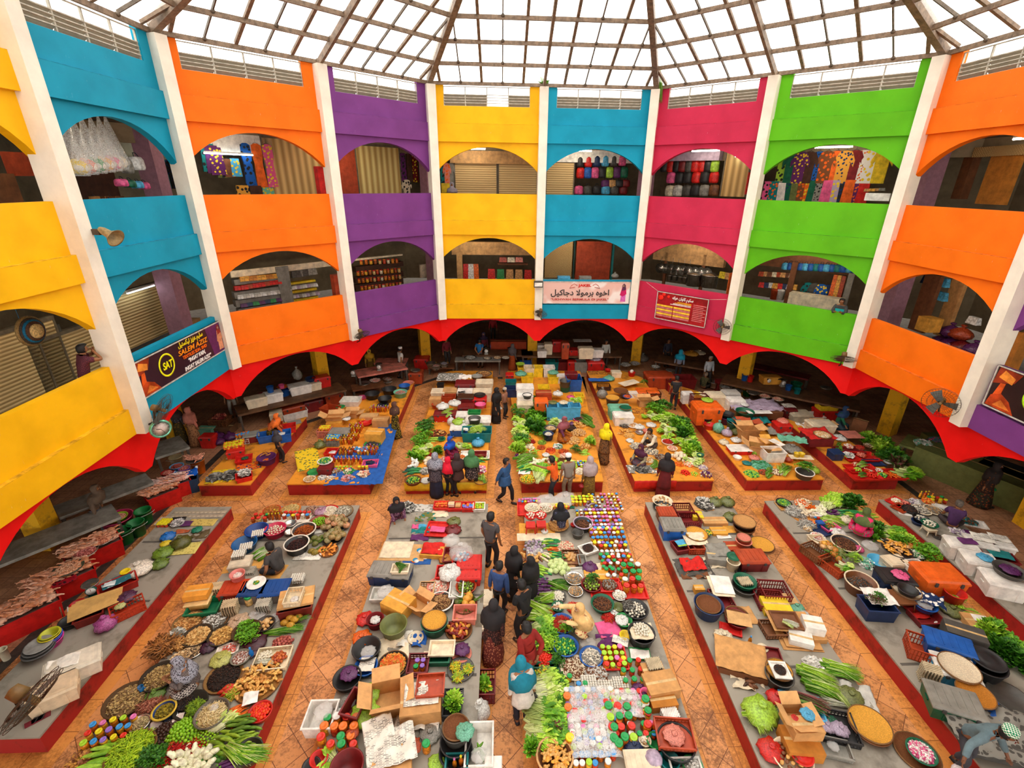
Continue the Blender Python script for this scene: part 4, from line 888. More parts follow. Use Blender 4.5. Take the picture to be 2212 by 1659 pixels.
person(G(1020,1066),2.8,'woman in green headscarf and black flowered tunic, rightmost of four shoppers',1.62,'stand',FLO((48,40,40),(150,130,120),24),(36,32,34),scarf=(72,124,74),drape=.42,tunic=.7)
person(G(1196,1085),-1.9,'man in orange polo shirt stretching his arm over stall',1.7,'stand',(246,98,20),(34,34,40),long=False,lh=(.05,-.7,1.3),rh=(-.25,-.1,.85),lean=.15,hp=.3)
person(G(1225,1078),-2.9,'man in white cap and grey striped shirt behind orange polo shirt',1.62,'stand',CHK((150,138,124),(110,100,92),40),(150,128,104),long=False,cap=(240,236,230),lean=.15)
person(G(1270,1080),-2.7,'woman in pale mauve headscarf and olive patterned robe',1.6,'stand',FLO((110,80,50),(150,120,40),26),skirt=FLO((112,82,40),(160,130,40),26),scarf=(178,160,160),drape=.5,bag_=((170,30,40),1,'red bag carried by woman in mauve headscarf'))
person(G(1302,1000),2.2,'woman in bright yellow headscarf and brown printed dress in aisle',1.6,'stand',FLO((120,84,50),(60,44,36),18),skirt=FLO((120,84,50),(60,44,36),14),scarf=(248,222,10),drape=.44,tunic=.5,lh=(.25,-.3,1.0))
person(G(1430,1072),2.9,'woman in black headscarf and long maroon robe in front of platform',1.6,'stand',(104,24,28),skirt=(104,22,28),scarf=(36,30,32),drape=.46,tunic=.4)
person(G(1072,912),1.2,'veiled woman all in black in aisle with a white bag',1.6,'stand',(26,24,24),skirt=(26,24,24),scarf=(24,22,22),drape=.5,veil=True,tunic=.4,bag_=((236,226,214),1,'white and red plastic bag in hand of veiled woman'))
person(G(1089,902),1.0,'boy in cap and checked shirt beside veiled woman',1.4,'stand',CHK((190,140,110),(120,70,60),36),(46,42,40),cap=(190,180,160),long=False)
person(at(1212,948,BH),.6,'woman in dusty pink headscarf and orange sarong sitting among piled greens',1.6,'sit',FLO((120,50,70),(60,70,110),26),skirt=FLO((176,96,30),(110,60,30),20),scarf=(150,80,90),hz=.3,lh=(.15,-.25,.62))
person(at(967,985,BH),1.2,'woman in blue headscarf and red dotted blouse sitting on platform',1.55,'sit',FLO((150,30,50),(50,40,90),26),skirt=FLO((130,30,50),(50,40,90),26),scarf=(16,80,190))
person(at(1412,962,BH),-1.0,'bald-browed man in white shirt leaning over chillies',1.7,'sit',(226,212,184),(70,56,50),lean=.55,lh=(.1,-.6,.2),rh=(-.15,-.55,.15))
person(at(1385,1000,BH),-.9,'woman in plum headscarf and pink stole sorting goods behind shrimp tray',1.5,'sit',(150,140,110),skirt=FLO((90,60,70),(60,90,100),20),scarf=(80,30,60))
person(G(1453,885),2.9,'youth in black T-shirt seen from behind at far aisle',1.65,'stand',(34,30,32),(44,38,40),long=False,bag_=((220,170,60),-1,'yellow plastic bag held by youth in black'))
person(G(1462,818),2.6,'woman in turquoise headscarf standing at red fish boxes',1.6,'stand',(120,130,150),(50,46,50),scarf=(14,150,180),drape=.4)
person(G(1524,835),0.2,'grey-haired man in pale blue shirt at far ring',1.65,'stand',(170,180,186),(60,56,56),hair=(150,140,130))
person(at(1519,838,.1),2.4,'man in olive camouflage shirt crouching in front of man in pale blue',1.5,'sit',FLO((84,80,50),(50,52,36),16),(60,56,50),hair=(140,120,100))
person(at(1806,925,BH),.6,'woman in navy headscarf and green blouse drinking at red-clothed table',1.6,'sit',(20,90,60),skirt=(40,60,70),scarf=(20,50,86),lh=(.05,-.22,.62),hz=.35)
person(at(1852,1158,BH+.1),2.3,'woman in olive headscarf and pink blouse reaching among vegetables',1.5,'sit',(226,40,100),skirt=FLO((226,40,100),(60,160,140),20),scarf=(86,100,50),lean=.4,hz=.2)
person(at(2053,1140,BH),2.5,'man in purple shirt sitting with his back turned by foam boxes',1.6,'sit',(70,36,80),(60,50,50),long=False,hair=(90,80,70),hz=.16)
person(G(2112,1092),.9,'woman in black scarf and dark flowered dress walking in right-hand hall',1.65,'walk',FLO((50,36,30),(110,60,30),14),skirt=FLO((46,34,28),(120,60,30),12,(40,80,40)),scarf=(40,32,30),drape=.55,tunic=.6,bag_=((20,150,90),1,'green plastic bag swinging from hand of woman in flowered dress'))
person(at(2170,1606,1.7)-Vector((.05,-.4,1.25)),.25,'elderly man in grey-blue shirt and green-and-white patterned cap bending at lower right corner',1.66,'bend',(96,116,122),(60,60,66),cap=CHK((16,130,80),(226,236,220),40),lean=.6,skin='d',rh=(-.6,-.3,.95),lh=(.3,-.4,.8),hy=.3,hp=.3,bag_=((214,200,200),-1,'white plastic bag held out by elderly man in cap'))
person(G(868,815),2.2,'man in white T-shirt and white cap walking past fish stalls',1.66,'walk',(232,226,216),(50,50,56),long=False,cap=(240,238,232))
person(G(857,945),2.0,'woman in brown headscarf and black-and-yellow dotted dress beside blue-clothed stall',1.55,'stand',FLO((56,46,26),(190,170,40),20),skirt=FLO((56,46,26),(190,170,40),20),scarf=(84,54,42),drape=.4)
person(at(592,968,.0),2.0,'woman in white-and-orange headscarf and black flowered dress leaning over red platform',1.5,'bend',(226,108,40),skirt=FLO((54,44,20),(150,120,40),18),scarf=(232,110,30),drape=.4)
person(G(608,1000),2.4,'child in dark shirt and orange trimmed trousers at edge of red platform',1.3,'stand',(40,36,40),(46,36,34),scarf=(60,56,60),long=False)
person(G(425,962),2.7,'woman in salmon headscarf and apron-tied sarong at left ring stalls',1.6,'stand',(196,116,96),skirt=FLO((170,120,80),(110,70,50),16),scarf=(196,120,100),drape=.5)
person(G(396,958),2.9,'person in dark flowered dress beside salmon-scarfed woman',1.6,'stand',FLO((60,50,50),(80,90,110),14),skirt=FLO((70,60,30),(120,90,30),12),scarf=(60,44,40))
person(G(508,900),.4,'person in dark shirt and grey knee trousers under red arch',1.6,'stand',(60,34,36),(150,146,134),long=False)
person(G(1037,795),2.8,'man in bright blue T-shirt with hands behind his back at fish tables',1.66,'stand',(30,110,170),(130,120,104),long=False,lh=(.05,.2,.95),rh=(-.05,.2,.95))
person(G(1045,775),.2,'seller in dark turban and maroon shirt behind wire tables',1.6,'stand',(110,36,50),(60,50,50),scarf=(50,30,60),drape=.27)
person(G(966,790),.6,'man in dark red shirt standing beside yellow pillar',1.66,'stand',(120,26,36),(50,46,46))
person(G(1106,800),2.4,'woman in grey headscarf and orange skirt at long brown counter',1.5,'stand',(90,84,84),skirt=(176,76,20),scarf=(90,84,86),drape=.44)
person(G(1305,793),.1,'man in white-and-green football shirt beside foam boxes',1.6,'stand',(200,200,190),(80,72,66),long=True)
person(at(1065,735,0),.1,'man in red shirt working behind far fish counter',1.6,'stand',(160,26,30),(60,50,50))
person(at(1437,790,0),.1,'seller in dark shirt behind far right fish counter',1.6,'stand',(36,40,56),(50,46,46))
person(at(803,815,.0),.4,'seller in mustard headscarf with white apron tied behind, at fish table',1.55,'stand',(150,110,20),skirt=(110,80,20),scarf=(190,140,20),drape=.4)
person(at(225,1150,0),1.9,'seller in brown hood and grey apron under yellow bay',1.6,'stand',(96,76,60),(90,86,90),scarf=(96,78,62),drape=.4,lean=.3)
# ================= goods on the near platforms =================
finish_bags()
CR=dict(K1=(0,1050,2.724),K2=(400,1050,2.725),K3=(650,1050,2.724),K4=(1050,1050,2.724),K5=(1380,1050,2.724),K6=(1712,1050,2.724),L1=(350,750,4.022),L2=(830,680,3.949),L3=(1250,680,3.949),L4=(1660,700,3.686),L5=(0,600,3.0175))
ZB=[BH]
def Q(cr,x,y,h=0.,base=0.):
 a,b,s=CR[cr];p=at(a+x/s,b+y/s,ZB[0]+base+h);p.z=ZB[0]+base;return p
def SZ(cr,P,px):return px/CR[cr][2]*(P-Vector((0,0,CH))).dot(FW)/CF
def r2(x):return round(x/.02)*.02
def B(cr,x,y,rp,kind,c,label,h=.1,fill=None,rim=None,weave=0,tp=.82,base=0.,group=None,fh=None):
 P=Q(cr,x,y,h,base);r=max(.04,r2(SZ(cr,P,rp)))
 if kind=='winnowing_tray':o=winnow(r,c,h=.035);h=.04
 elif kind=='metal_pan':o=pan(r,h,None if c is None else M(c,.35,.2,6))
 else:o=tub(kind,r,h,c,tp,weave,rim)
 o.location=P;o.rotation_euler.z=ru(0,6);tag(o,label,kind.split('_')[-1],group)
 if fill:
  PP=P+Vector((0,0,h*.55));rr=r*.86
  if fill[0]=='h':
   _,k,n,lb,col,hh=fill;heap(k,PP+Vector((0,0,.02)),rr*.9,n,lb,lb,item(k).name if 0 else k.replace('greenchili','chilli').replace('tamarillo','fruit'),hh,col)
  else:
   _,shp,lb,col,col2=fill[:5];pile(fill[5]if len(fill)>5 else 'loose_goods',PP-Vector((0,0,h*.1)),rr,fh or(.05+h*.4),lb,'goods',col,shp,int(140+rr*700),.03 if shp!='stick' else .05,1,0,col2)
 return o
def X(cr,x,y,o,label,cat,rot=0,h=0.,base=0.,group=None,sc=None):
 P=Q(cr,x,y,h,base);o.location=P;o.rotation_euler.z=rot
 if sc:o.scale=sc if isinstance(sc,tuple)else(sc,)*3
 tag(o,label,cat,group);return o
def BG(cr,x,y,rp,c,label,v=0,h=.8,clear=False,base=0.,knot=True,alpha=1.):
 P=Q(cr,x,y,.1,base);o=bag(c,SZ(cr,P,rp),v,h,alpha,clear,knot);o.location=P;o.rotation_euler.z=v*1.3;tag(o,label,'bag');return o
def SH(cr,x,y,w,d,c,label,v=0,rot=0,base=0.,name='cloth',cat='cloth',wr=.012):
 o=sheet(w,d,c if not isinstance(c,tuple)else M(c,.85,.15,5),v,wr,name);o.location=Q(cr,x,y,0,base+.005);o.rotation_euler.z=rot;tag(o,label,cat);return o
def H(cr,x,y,rp,kind,n,label,cat,c=None,h=.06,ang=None,sc=1.,sq=1.,rot=0,base=0.02):
 P=Q(cr,x,y,.05,base);return heap(kind,P,SZ(cr,P,rp),n,label,label,cat,h,c,sc,ang,sq,rot)
def PL(cr,x,y,rp,shape,c,label,cat='goods',c2=None,h=.08,s=.03,n=260,sq=1.,rot=0,base=0.,name='loose_goods'):
 P=Q(cr,x,y,h*.5,base);return pile(name,P,SZ(cr,P,rp),h,label,cat,c,shape,n,s,sq,rot,c2)
def JR(cr,x,y,nx,ny,label,lids,dx=.125,dy=.125,kind='jar',rot=0,fills=(0,1,2,3),base=0.,skip=0.):
 P=Q(cr,x,y,.12,base);g=label
 for j in range(ny):
  for i in range(nx):
   if random.random()<skip:continue
   lid=cyc(lids,i*3+j*5+(i*j)%4);xx,yy=(i-(nx-1)/2)*dx+ru(-.012,.012),(j-(ny-1)/2)*dy+ru(-.012,.012)
   o=jar(lid,cyc(fills,i+j*2),ru(.92,1.05),kind);o.location=(P.x+xx*cos(rot)-yy*sin(rot),P.y+xx*sin(rot)+yy*cos(rot),P.z)
   k_='bottle' if kind=='bottle' else 'jar';o.name='wrapped_jar' if 'wrap' in label else{'small':'small_jar','big':'pickle_jar','jar':'jar','bottle':'bottle'}[kind];tag(o,'%s-lidded %s %s'%(lid,k_,label),o.name.split('.')[0].replace('_',' '),'%s-lidded %s'%(lid,g))
   # --- N0 ---
rows('packet',Q('K1',1165,165),12,2,.12,.17,'silver packet of dried fish laid at far end of bare grey platform','silver packets on bare grey platform','packet',0,(176,160,136),1.1)
o=crate(.3,.3,.07,(200,180,150),False,'tray');X('K1',965,215,o,'clear tray of yellow-lidded jars on bare grey platform','tray')
JR('K1',965,205,5,4,'in tray on bare grey platform',['yellow'],.058,.065,'small',fills=(5,1))
SH('K1',1190,215,.75,.3,FLO((206,180,96),(170,150,80),14),'pale yellow leaf-printed mat under packets',1,0)
SH('K1',1080,370,.75,.45,FLO((216,200,110),(186,170,90),14),'yellow printed mat below dark olive bag',2,.1)
SH('K1',1180,285,.42,.36,(92,76,48),'dark brown rumpled sacking on yellow mat',3,.2,wr=.04)
o=crate(.34,.28,.08,(52,46,44),False,'tray');X('K1',1045,215,o,'black tray of small white sachets','tray',.1);PL('K1',1045,212,38,'flake',(226,220,216),'white sachets heaped in black tray','sachets',h=.06,base=.04)
SH('K1',1100,222,.26,.22,(90,40,90),'purple cloth folded beside sachet tray',4,.1,.03)
BG('K1',1155,245,30,(10,120,90),'small green bag on yellow mat',1,.5)
BG('K1',985,290,40,(30,110,190),'blue and white packet bag at edge of bare grey platform',2,.7);BG('K1',970,325,30,(230,200,40),'yellow packet bag below blue one',3,.5)
SH('K1',1078,268,.35,.15,(180,90,50),'row of orange-brown packets under a wrapper',5,.1,wr=.03)
BG('K1',1065,330,55,(84,84,30),'dark olive knotted bag on yellow mat',0,.8)
BG('K1',955,385,55,(110,140,40),'clear-green bag of vegetables beside mat, upper of two',1,.55);BG('K1',935,450,48,(96,120,40),'clear-green bag of vegetables beside mat, lower of two',2,.6)
BG('K1',815,485,75,(226,214,196),'big clear bag of cabbage on bare grey platform',3,.6)
o=crate(.72,.42,.2,(170,36,24),False,'crate');X('K1',690,570,o,'dark red bin holding teal cloth and a yellow scoop','crate',.75,.2);SH('K1',685,560,.55,.3,FLO((50,110,120),(180,200,200),6),'teal and white cloth lying in dark red bin',6,.75,.17)
SH('K1',645,578,.22,.16,(220,226,226),'white paper slip on teal cloth',7,.4,.19,'paper','paper')
B('K1',735,500,26,'scoop',(236,204,20),'yellow plastic scoop on teal cloth',.04,base=.2)
X('K1',540,600,scale_dial((20,90,80)),'teal kitchen scale with black pan on grey platform edge','scale',.5,.2)
o=crate(.5,.4,.2,(120,30,22),False,'crate');X('K1',520,740,o,'red crate hidden under brown cardboard sheets','crate',.6,.2)
for k in range(3):o=MB().box(-.42,.42,-.25,.25,0,.008).obj('cardboard_sheet',[M((206,160,90),.85,.15,3)]);X('K1',580-k*18,680+k*12,o,'flattened brown cardboard sheet, one of a stack on red crate','cardboard',.55+k*.06,0,.2+k*.012,'cardboard sheets on red crate')
o=crate(.6,.36,.22,(190,60,30),True);X('K1',745,700,o,'orange-red lattice crate with a purple bag','crate',.75,.22);BG('K1',742,640,48,(80,40,70),'dark purple bag in orange-red crate',2,.5,base=.15);BG('K1',700,690,30,(190,190,120),'crumpled clear bag beside dark purple one',1,.5,base=.15)
BG('K1',622,810,58,(170,80,140),'pink and purple printed carrier bag standing on grey platform',0,1.0)
B('K1',405,790,48,'cooking_pot',(48,46,46),'black pot with wooden utensils',.14)
for k,(dx,cc)in enumerate(((-20,(120,80,50)),(10,(190,186,180)))):o=MB().tube([(0,0,.1),(.06*(k-.5),.05,.34)],.012,6).obj('spatula',[M(cc,.5)]);X('K1',400+dx,790,o,('wooden spatula','steel ladle')[k]+' sticking out of black pot','spatula')
B('K1',455,690,36,'bowl',(190,30,26),'red bowl behind cardboard sheets',.1)
for k,cc in enumerate([(214,60,150),(110,80,190),(60,90,190),(220,200,40),(190,190,40)]):B('K1',290,900-k*9,62-k*4,'basin',cc,('pink','lilac','blue','yellow','lime')[k]+' plastic basin in stack at end of grey platform',.14,base=k*.035)
for k in range(3):B('K1',225,960-k*14,74-k*6,'metal_pan',(84,82,80)if k<2 else(150,146,140),('dark lower','dark middle','bright upper')[k]+' metal tray leaning by basins',.04,base=.12+k*.04)
o=foam_box(.86,.5,.34,True);X('K1',420,1030,o,'long white foam box with yellow tape beside basins','foam box',.62,.34);SH('K1',370,1040,.5,.3,(234,228,214),'crumpled white sheet on long foam box',8,.5,.34,wr=.03)
o=foam_box(.72,.5,.34,True,(222,196,160));X('K1',300,1180,o,'stained white foam box with crossed tape nearest platform end','foam box',.62,.34)
for s_ in(0,1):o=MB().add([(-.05,-.13,.0),(.05,-.13,0),(.055,.12,0),(-.04,.13,0),(-.05,-.13,.025),(.05,-.13,.025),(.055,.12,.025),(-.04,.13,.025)],[(3,2,1,0),(4,5,6,7),(0,1,5,4),(1,2,6,5),(2,3,7,6),(3,0,4,7)]).tube([(-.05,0,.02),(0,.06,.06),(.05,0,.02)],.01,5,1).obj('sandal',[M((110,26,36),.6),M((40,30,30),.6)]);X('K1',205+s_*40,1385-s_*20,o,'maroon sandal at near end of bare grey platform','sandal',-.8,group='maroon sandals')
def chicken_mesh(v):
 mb=MB();rd=random.Random(v);mb.ball((0,0,.05),.085,10,7,0,1.35,.95,.7,None,.06)
 for s_ in(-1,1):
  mb.tube([(-.05,s_*.05,.06),(-.13,s_*.06,.09+rd.uniform(-.02,.03)),(-.2,s_*.035,.12+rd.uniform(-.05,.03)),(-.23,s_*.05,.12)],[.035,.026,.01,.012],6)
  mb.tube([(.03,s_*.07,.05),(-.02,s_*.12,.05),(.05,s_*.12,.04)],[.02,.016,.008],5)
 mb.tube([(.1,0,.05),(.17,rd.uniform(-.04,.04),.04),(.22,rd.uniform(-.06,.06),.02)],[.03,.017,.014],6);return mb
def chicken(v,c=(226,160,124)):
 o=thing(('plucked_chicken',v%3),lambda:[('plucked_chicken',chicken_mesh(v%3),[M((1,1,1))])]);recolor(o,[M(c,.45,.25,14,bump=.2)]);return o
ZB[0]=0
def chick_box(cr,x,y,w,d,h,rot,n,nm,c=(200,26,22),cols=((226,160,124),(236,180,150),(214,140,96))):
 o=crate(w,d,h,c,False,'box');o.name='chicken_stand';X(cr,x,y,o,nm,'box',rot,h);P=Q(cr,x,y,h)
 MB().box(-w*.47,w*.47,-d*.46,d*.46,h*.8,h*.9).obj('shelf',[M((120,100,90),.6)],o)
 k=0;ny=max(2,int(d/.2));nx=int(math.ceil(n/ny))
 for j in range(ny):
  for i in range(nx):
   xx,yy=(i+.5)/nx*w*.9-w*.45,(j+.5)/ny*d*.9-d*.45;ch=chicken(k,cols[k%3]);put(ch,(P.x+xx*cos(rot)-yy*sin(rot),P.y+xx*sin(rot)+yy*cos(rot),h+.02+ru(0,.07)),rot+ru(-.5,.5)+pi/2*0,ru(.9,1.15),(ru(-.3,.3),ru(-.2,.2)))
   tag(ch,'plucked chicken heaped on '+nm,'chicken','plucked chickens on '+nm);k+=1
chick_box('K1',540,350,1.15,.62,.5,.86,24,'farthest of three long red boxes')
chick_box('K1',355,530,1.2,.66,.5,.86,26,'middle of three long red boxes')
chick_box('K1',130,720,1.2,.66,.5,.86,22,'nearest of three long red boxes')
B('K1',600,315,52,'metal_pan',None,'steel tray of chicken feet on farthest red box',.05,('p','ball','chicken feet heaped on steel tray',(236,160,120),(200,110,80)),base=.58)
B('K1',500,385,60,'metal_pan',None,'steel tray of chicken hearts below feet',.05,('p','ball','pink giblets on steel tray',(222,140,130),(180,90,80)),base=.56)
B('K1',400,480,70,'metal_pan',(70,76,60),'round dark tray of breast pieces between red boxes',.05,('p','ball','chicken breast pieces on dark tray',(236,186,150),(214,150,110)),base=.62)
SH('K1',370,560,.5,.36,FLO((170,20,36),(60,20,30),12),'red patterned cloth over middle chicken box',2,.8,.55,wr=.03)
SH('K1',290,680,.22,.3,FLO((190,30,40),(230,170,170),10),'red patterned rag hanging at corner of middle box',3,.8,.3,wr=.05)
B('K1',40,740,55,'basket',(196,60,130),'pink lattice basket beside nearest chicken box',.2,weave=1,base=.3);B('K1',8,795,36,'basket',(200,80,150),'small pink basket with pieces of meat',.12,('p','ball','meat pieces in small pink basket',(230,150,130),(200,110,90)),base=.3)
B('K1',8,960,22,'bucket',(220,210,180),'white bucket at left edge below red boxes',.3)
for x,y,i_ in((720,260,'left'),(795,215,'middle'),(838,145,'right')):o=bucket(.2,.42,(26,122,58));X('K1',x,y,o,i_+'most of three dark green buckets' if i_!='middle' else 'middle of three dark green buckets','bucket',1.,.42,sc=1.05)
B('K1',685,185,78,'basin',(190,40,90),'big crimson basin of meat behind green buckets',.36,rim=(214,60,110));B('K1',690,180,50,'bowl',(170,210,50),'lime green bowl standing inside crimson basin',.12,('p','ball','chicken pieces in lime bowl',(236,170,140),(206,130,100)),base=.26)
chick_box('K1',945,25,.85,.6,.5,.86,18,'red box under yellow bay, nearer buckets')
B('L1',45,1085,50,'basin',(170,30,30),'red round basin of pink prawns on ring stall',.16,('p','ball','pink meat pieces in red round basin',(230,150,130),(196,100,90)),base=.45)
B('L1',125,1030,50,'basin',(90,150,190),'pale blue basin of meat beside orange bucket',.14,('p','flake','red meat slices in pale blue basin',(190,90,80),(150,60,50)),base=.5)
B('L1',190,1050,42,'basin',(130,80,160),'purple basin of meat beside pale blue one',.12,('p','flake','pink meat slices in purple basin',(214,130,120),(170,80,70)),base=.5)
o=bucket(.22,.5,(236,120,24));X('L1',300,980,o,'orange bucket with a dark tray of pink chickens on it','bucket',0,.5);B('L1',285,975,66,'metal_pan',(96,92,86),'dark round tray on orange bucket',.05,base=.5)
for k in range(6):ch=chicken(k,(236,160,130));P=Q('L1',250+k*14,965+(k%2)*12,0,.56);put(ch,P,k*.9);tag(ch,'pale chicken on tray over orange bucket','chicken','chickens over orange bucket')
o=bucket(.2,.42,(222,206,160));X('L1',115,950,o,'cream bucket behind blue meat basin','bucket',0,.42)
o=crate(.8,.5,.5,(30,60,90),False,'box');X('L1',180,1140,o,'dark box under a blue-and-white printed cloth','box',.5,.5);SH('L1',185,1100,.8,.5,FLO((20,90,190),(220,230,240),5),'blue-and-white printed cloth over dark box',5,.5,.52,wr=.05)
chick_box('L1',55,1180,1.1,.6,.5,.75,20,'red box beside blue-and-white cloth',cols=((240,200,190),(236,180,160),(226,160,140)))
ZB[0]=BH
# --- N1 ---
g1='on egg seller platform'
B('K2',510,140,50,'tray',(190,60,30),'red-rimmed round tray of cinnamon sticks at back corner',.05,('p','stick','cinnamon sticks in red-rimmed tray',(214,140,60),(170,100,40)))
B('K2',620,135,55,'tray',(200,110,40),'round tray of pale tubes next to cinnamon',.05,('p','stick','pale yellow tubes in round tray',(232,206,140),(206,170,100)))
PL('K2',745,140,48,'ball',(196,160,130),'heap of small bagged onions at back of platform','onions',(130,90,80),.1)
JR('K2',440,180,3,2,'at back left of egg seller',['red','green','red'],.16,.16,'jar',fills=(3,4));SH('K2',610,190,1.25,.4,(232,222,206),'white cloth under spice jars',3,0,.0)
JR('K2',530,170,4,2,'of oil on white cloth',['yellow','yellow','orange'],.09,.14,'bottle',fills=(3,1));JR('K2',655,165,6,2,'of spices on white cloth',['white','red','yellow','blue'],.13,.14,'jar',fills=(5,6,3))
BG('K2',800,140,42,(170,130,150),'pale purple bag of shallots at back',1,.5);B('K2',845,145,55,'tray',(190,30,26),'red round tray of knotted garlic bags',.05,('p','ball','garlic bags in red round tray',(240,226,200),(214,196,170)))
B('K2',925,148,62,'winnowing_tray',(170,150,120),'woven tray of silver dried fish at back right corner',.04,('p','flake','silver dried fish on corner tray',(206,200,180),(150,140,120)))
B('K2',790,205,52,'basin',(140,50,34),'brown basin of green limes beside pumpkins',.12,('h','lime',34,'green lime in brown basin beside pumpkins',(130,180,24),.05))
B('K2',895,222,72,'basin',(56,50,44),'dark basin heaped with pumpkins at platform corner',.08);H('K2',885,215,72,'melon',15,'ribbed tan pumpkin heaped in dark corner basin','pumpkin',[(178,150,104),(150,124,80),(196,140,100)],.14,base=.1,sc=.95)
B('K2',870,305,60,'basin',(50,46,42),'dark basin of pumpkins nearer pineapples',.08);H('K2',872,288,50,'melon',9,'ribbed green-brown pumpkin in dark basin nearer pineapples','pumpkin',[(160,134,84),(150,140,96)],.12,base=.1)
B('K2',527,250,60,'basin',(206,40,80),'crimson-pink basin of small eggs',.2,('h','garlic',30,'white garlic bulb in crimson-pink basin',(236,216,190),.05));B('K2',420,255,62,'basin',(20,60,130),'dark blue basin with an egg tray, upper of two',.2,rim=(20,70,150))
B('K2',348,332,66,'basin',(14,84,140),'blue basin with an egg tray, lower of two',.2)
tray_stack(Q('K2',420,248,.2,.16),1,.3,'grey egg tray in dark blue basin','tray in upper blue basin',('egg on tray in upper blue basin','eggs in upper blue basin'));tray_stack(Q('K2',350,325,.2,.16),1,.3,'grey egg tray in blue basin nearest left edge','tray in lower blue basin',('egg on tray in lower blue basin','eggs in lower blue basin'))
B('K2',618,218,32,'metal_pan',None,'steel bowl above seated man',.07);B('K2',612,268,26,'metal_pan',None,'steel pot below steel bowl',.12)
B('K2',698,255,64,'basin',(60,54,50),'white-rimmed basin of red-brown dried chillies',.2,('p','stick','dried chillies in white-rimmed basin',(190,96,20),(130,50,10)),rim=(226,214,196));B('K2',655,335,66,'basin',(40,38,38),'white-rimmed black basin of dark dates in front of seated man',.24,('p','ball','dark dates in black basin',(70,28,20),(40,18,14)),rim=(236,226,210))
H('K2',772,315,42,'pineapple',5,'green pineapple lying beside date basin','pineapple',(110,110,50),.05,.4);H('K2',752,385,22,'pineapple',2,'green-brown pineapple on newspaper','pineapple',(140,120,40),.02,.4)
SH('K2',720,415,.7,.26,NEWS,'newspaper sheet under pineapples',1,0,0,'newspaper','newspaper');SH('K2',780,260,.3,.3,NEWS,'newspaper sheet under pumpkin basin',2,.2,0,'newspaper','newspaper')
B('K2',843,376,54,'winnowing_tray',(170,100,50),'round tray of orange turmeric roots',.04,('h','ginger',14,'turmeric root on round tray by platform edge',(222,140,50),.03))
for a,b,c_,d_,r_,k in((400,455,.5,.4,.1,1),(520,500,.55,.45,-.1,2),(260,490,.3,.25,.2,3)):o=MB().box(-c_/2,c_/2,-d_/2,d_/2,0,.006).obj('cardboard_sheet',[M((214,156,76),.85,.15,3)]);X('K2',a,b,o,('cardboard sheet beside lemongrass','cardboard sheet man in grey sits on','small cardboard sheet under pink basket')[k-1],'cardboard',r_)
for k in range(5):o=greens('thin',k,'white' if k%2 else 'mid');X('K2',430+k*12,395+k*5,o,'lemongrass bundle laid beside man in grey','lemongrass',.95,0,0,'lemongrass beside man in grey')
o=cooler(.5,.4,.22,(206,196,176),(222,206,180),'foam_box');X('K2',322,440,o,'low pale box carrying tray of white eggs','box',.2,.22);tray_stack(Q('K2',318,410,0,.24),2,.2,'grey egg tray on low pale box','trays on low pale box',('white egg in tray on low pale box','eggs on low pale box'))
tray_stack(Q('K2',375,505,0,0),2,.1,'tan egg tray right of pink basket','trays right of pink basket')
B('K2',305,515,42,'basket',(226,130,120),'tall pink basket on orange-lidded bin',.24,base=.2);BG('K2',305,510,26,(250,220,210),'pink plastic bag inside tall pink basket',1,.6,base=.3)
o=cooler(.62,.46,.3,(150,40,24),(186,60,24),'storage_bin',5);X('K2',290,590,o,'storage bin with orange-red lid','bin',.1,.3)
o=cooler(.6,.46,.3,(120,110,100),(22,62,120),'storage_bin',5);X('K2',400,595,o,'storage bin with dark blue lid under oval plate','bin',.1,.3);B('K2',418,567,52,'plate',(236,232,222),'white oval plate with yellow pattern on blue lid',.02,base=.31,tp=.6);PL('K2',418,567,18,'leaf',(230,190,30),'yellow chilli pieces on white plate','chillies',(60,140,60),.01,.02,20,base=.33)
o=cooler(.62,.5,.3,(110,100,90),(16,70,140),'storage_bin',5);X('K2',525,590,o,'storage bin with bright blue lid beside egg tray','bin',.1,.3)
tray_stack(Q('K2',662,552,0,.1),2,.1,'white egg tray behind foam tray','white trays behind foam tray',('white egg behind foam tray','eggs behind foam tray'),(226,220,206))
tray_stack(Q('K2',182,600,.2),8,.15,'tan egg tray in tall stack at left edge','tall stack of egg trays at left edge',None,(196,170,130));tray_stack(Q('K2',262,710,.2),9,.2,'tan egg tray in stack before orange-lidded bin','stack of egg trays before orange-lidded bin',None,(190,166,130));tray_stack(Q('K2',460,700,.15),7,.15,'grey egg tray in stack before blue bins','stack of egg trays before blue bins',None,(176,168,150))
tray_stack(Q('K2',445,625,.1),5,1.5,'tan egg tray wedged between two blue bins','trays between blue bins')
o=crate(.66,.46,.16,(16,110,70),False);X('K2',110,700,o,'dark green crate below printed orange carton','crate',.15,.16);o=cooler(.5,.4,.16,(206,160,90),(226,190,130),'foam_box');X('K2',90,690,o,'pale box standing in green crate','box',.15,0,.06);o=carton(.5,.36,.14,False,(226,150,50));X('K2',80,640,o,'printed orange carton on top of pale box','carton',.15,0,.24)
o=carton(.74,.52,.06,False,(212,160,96));X('K2',655,655,o,'flat brown carton on maroon crate','carton',.25,.3,.0);o.location.z+=.26
o=crate(.7,.5,.26,(110,30,22),False);X('K2',650,680,o,'maroon crate under flat brown carton','crate',.25,.26);o=crate(.34,.44,.14,(226,206,170),True,'foam_tray');X('K2',638,640,o,'white slotted foam tray on flat carton','tray',.1,.14,.33);BG('K2',640,650,24,(230,220,210),'clear bag in slotted foam tray',2,.4,base=.36)
o=jar('green',4,1.5,'jar');X('K2',380,695,o,'large green-lidded jar among egg trays','jar')
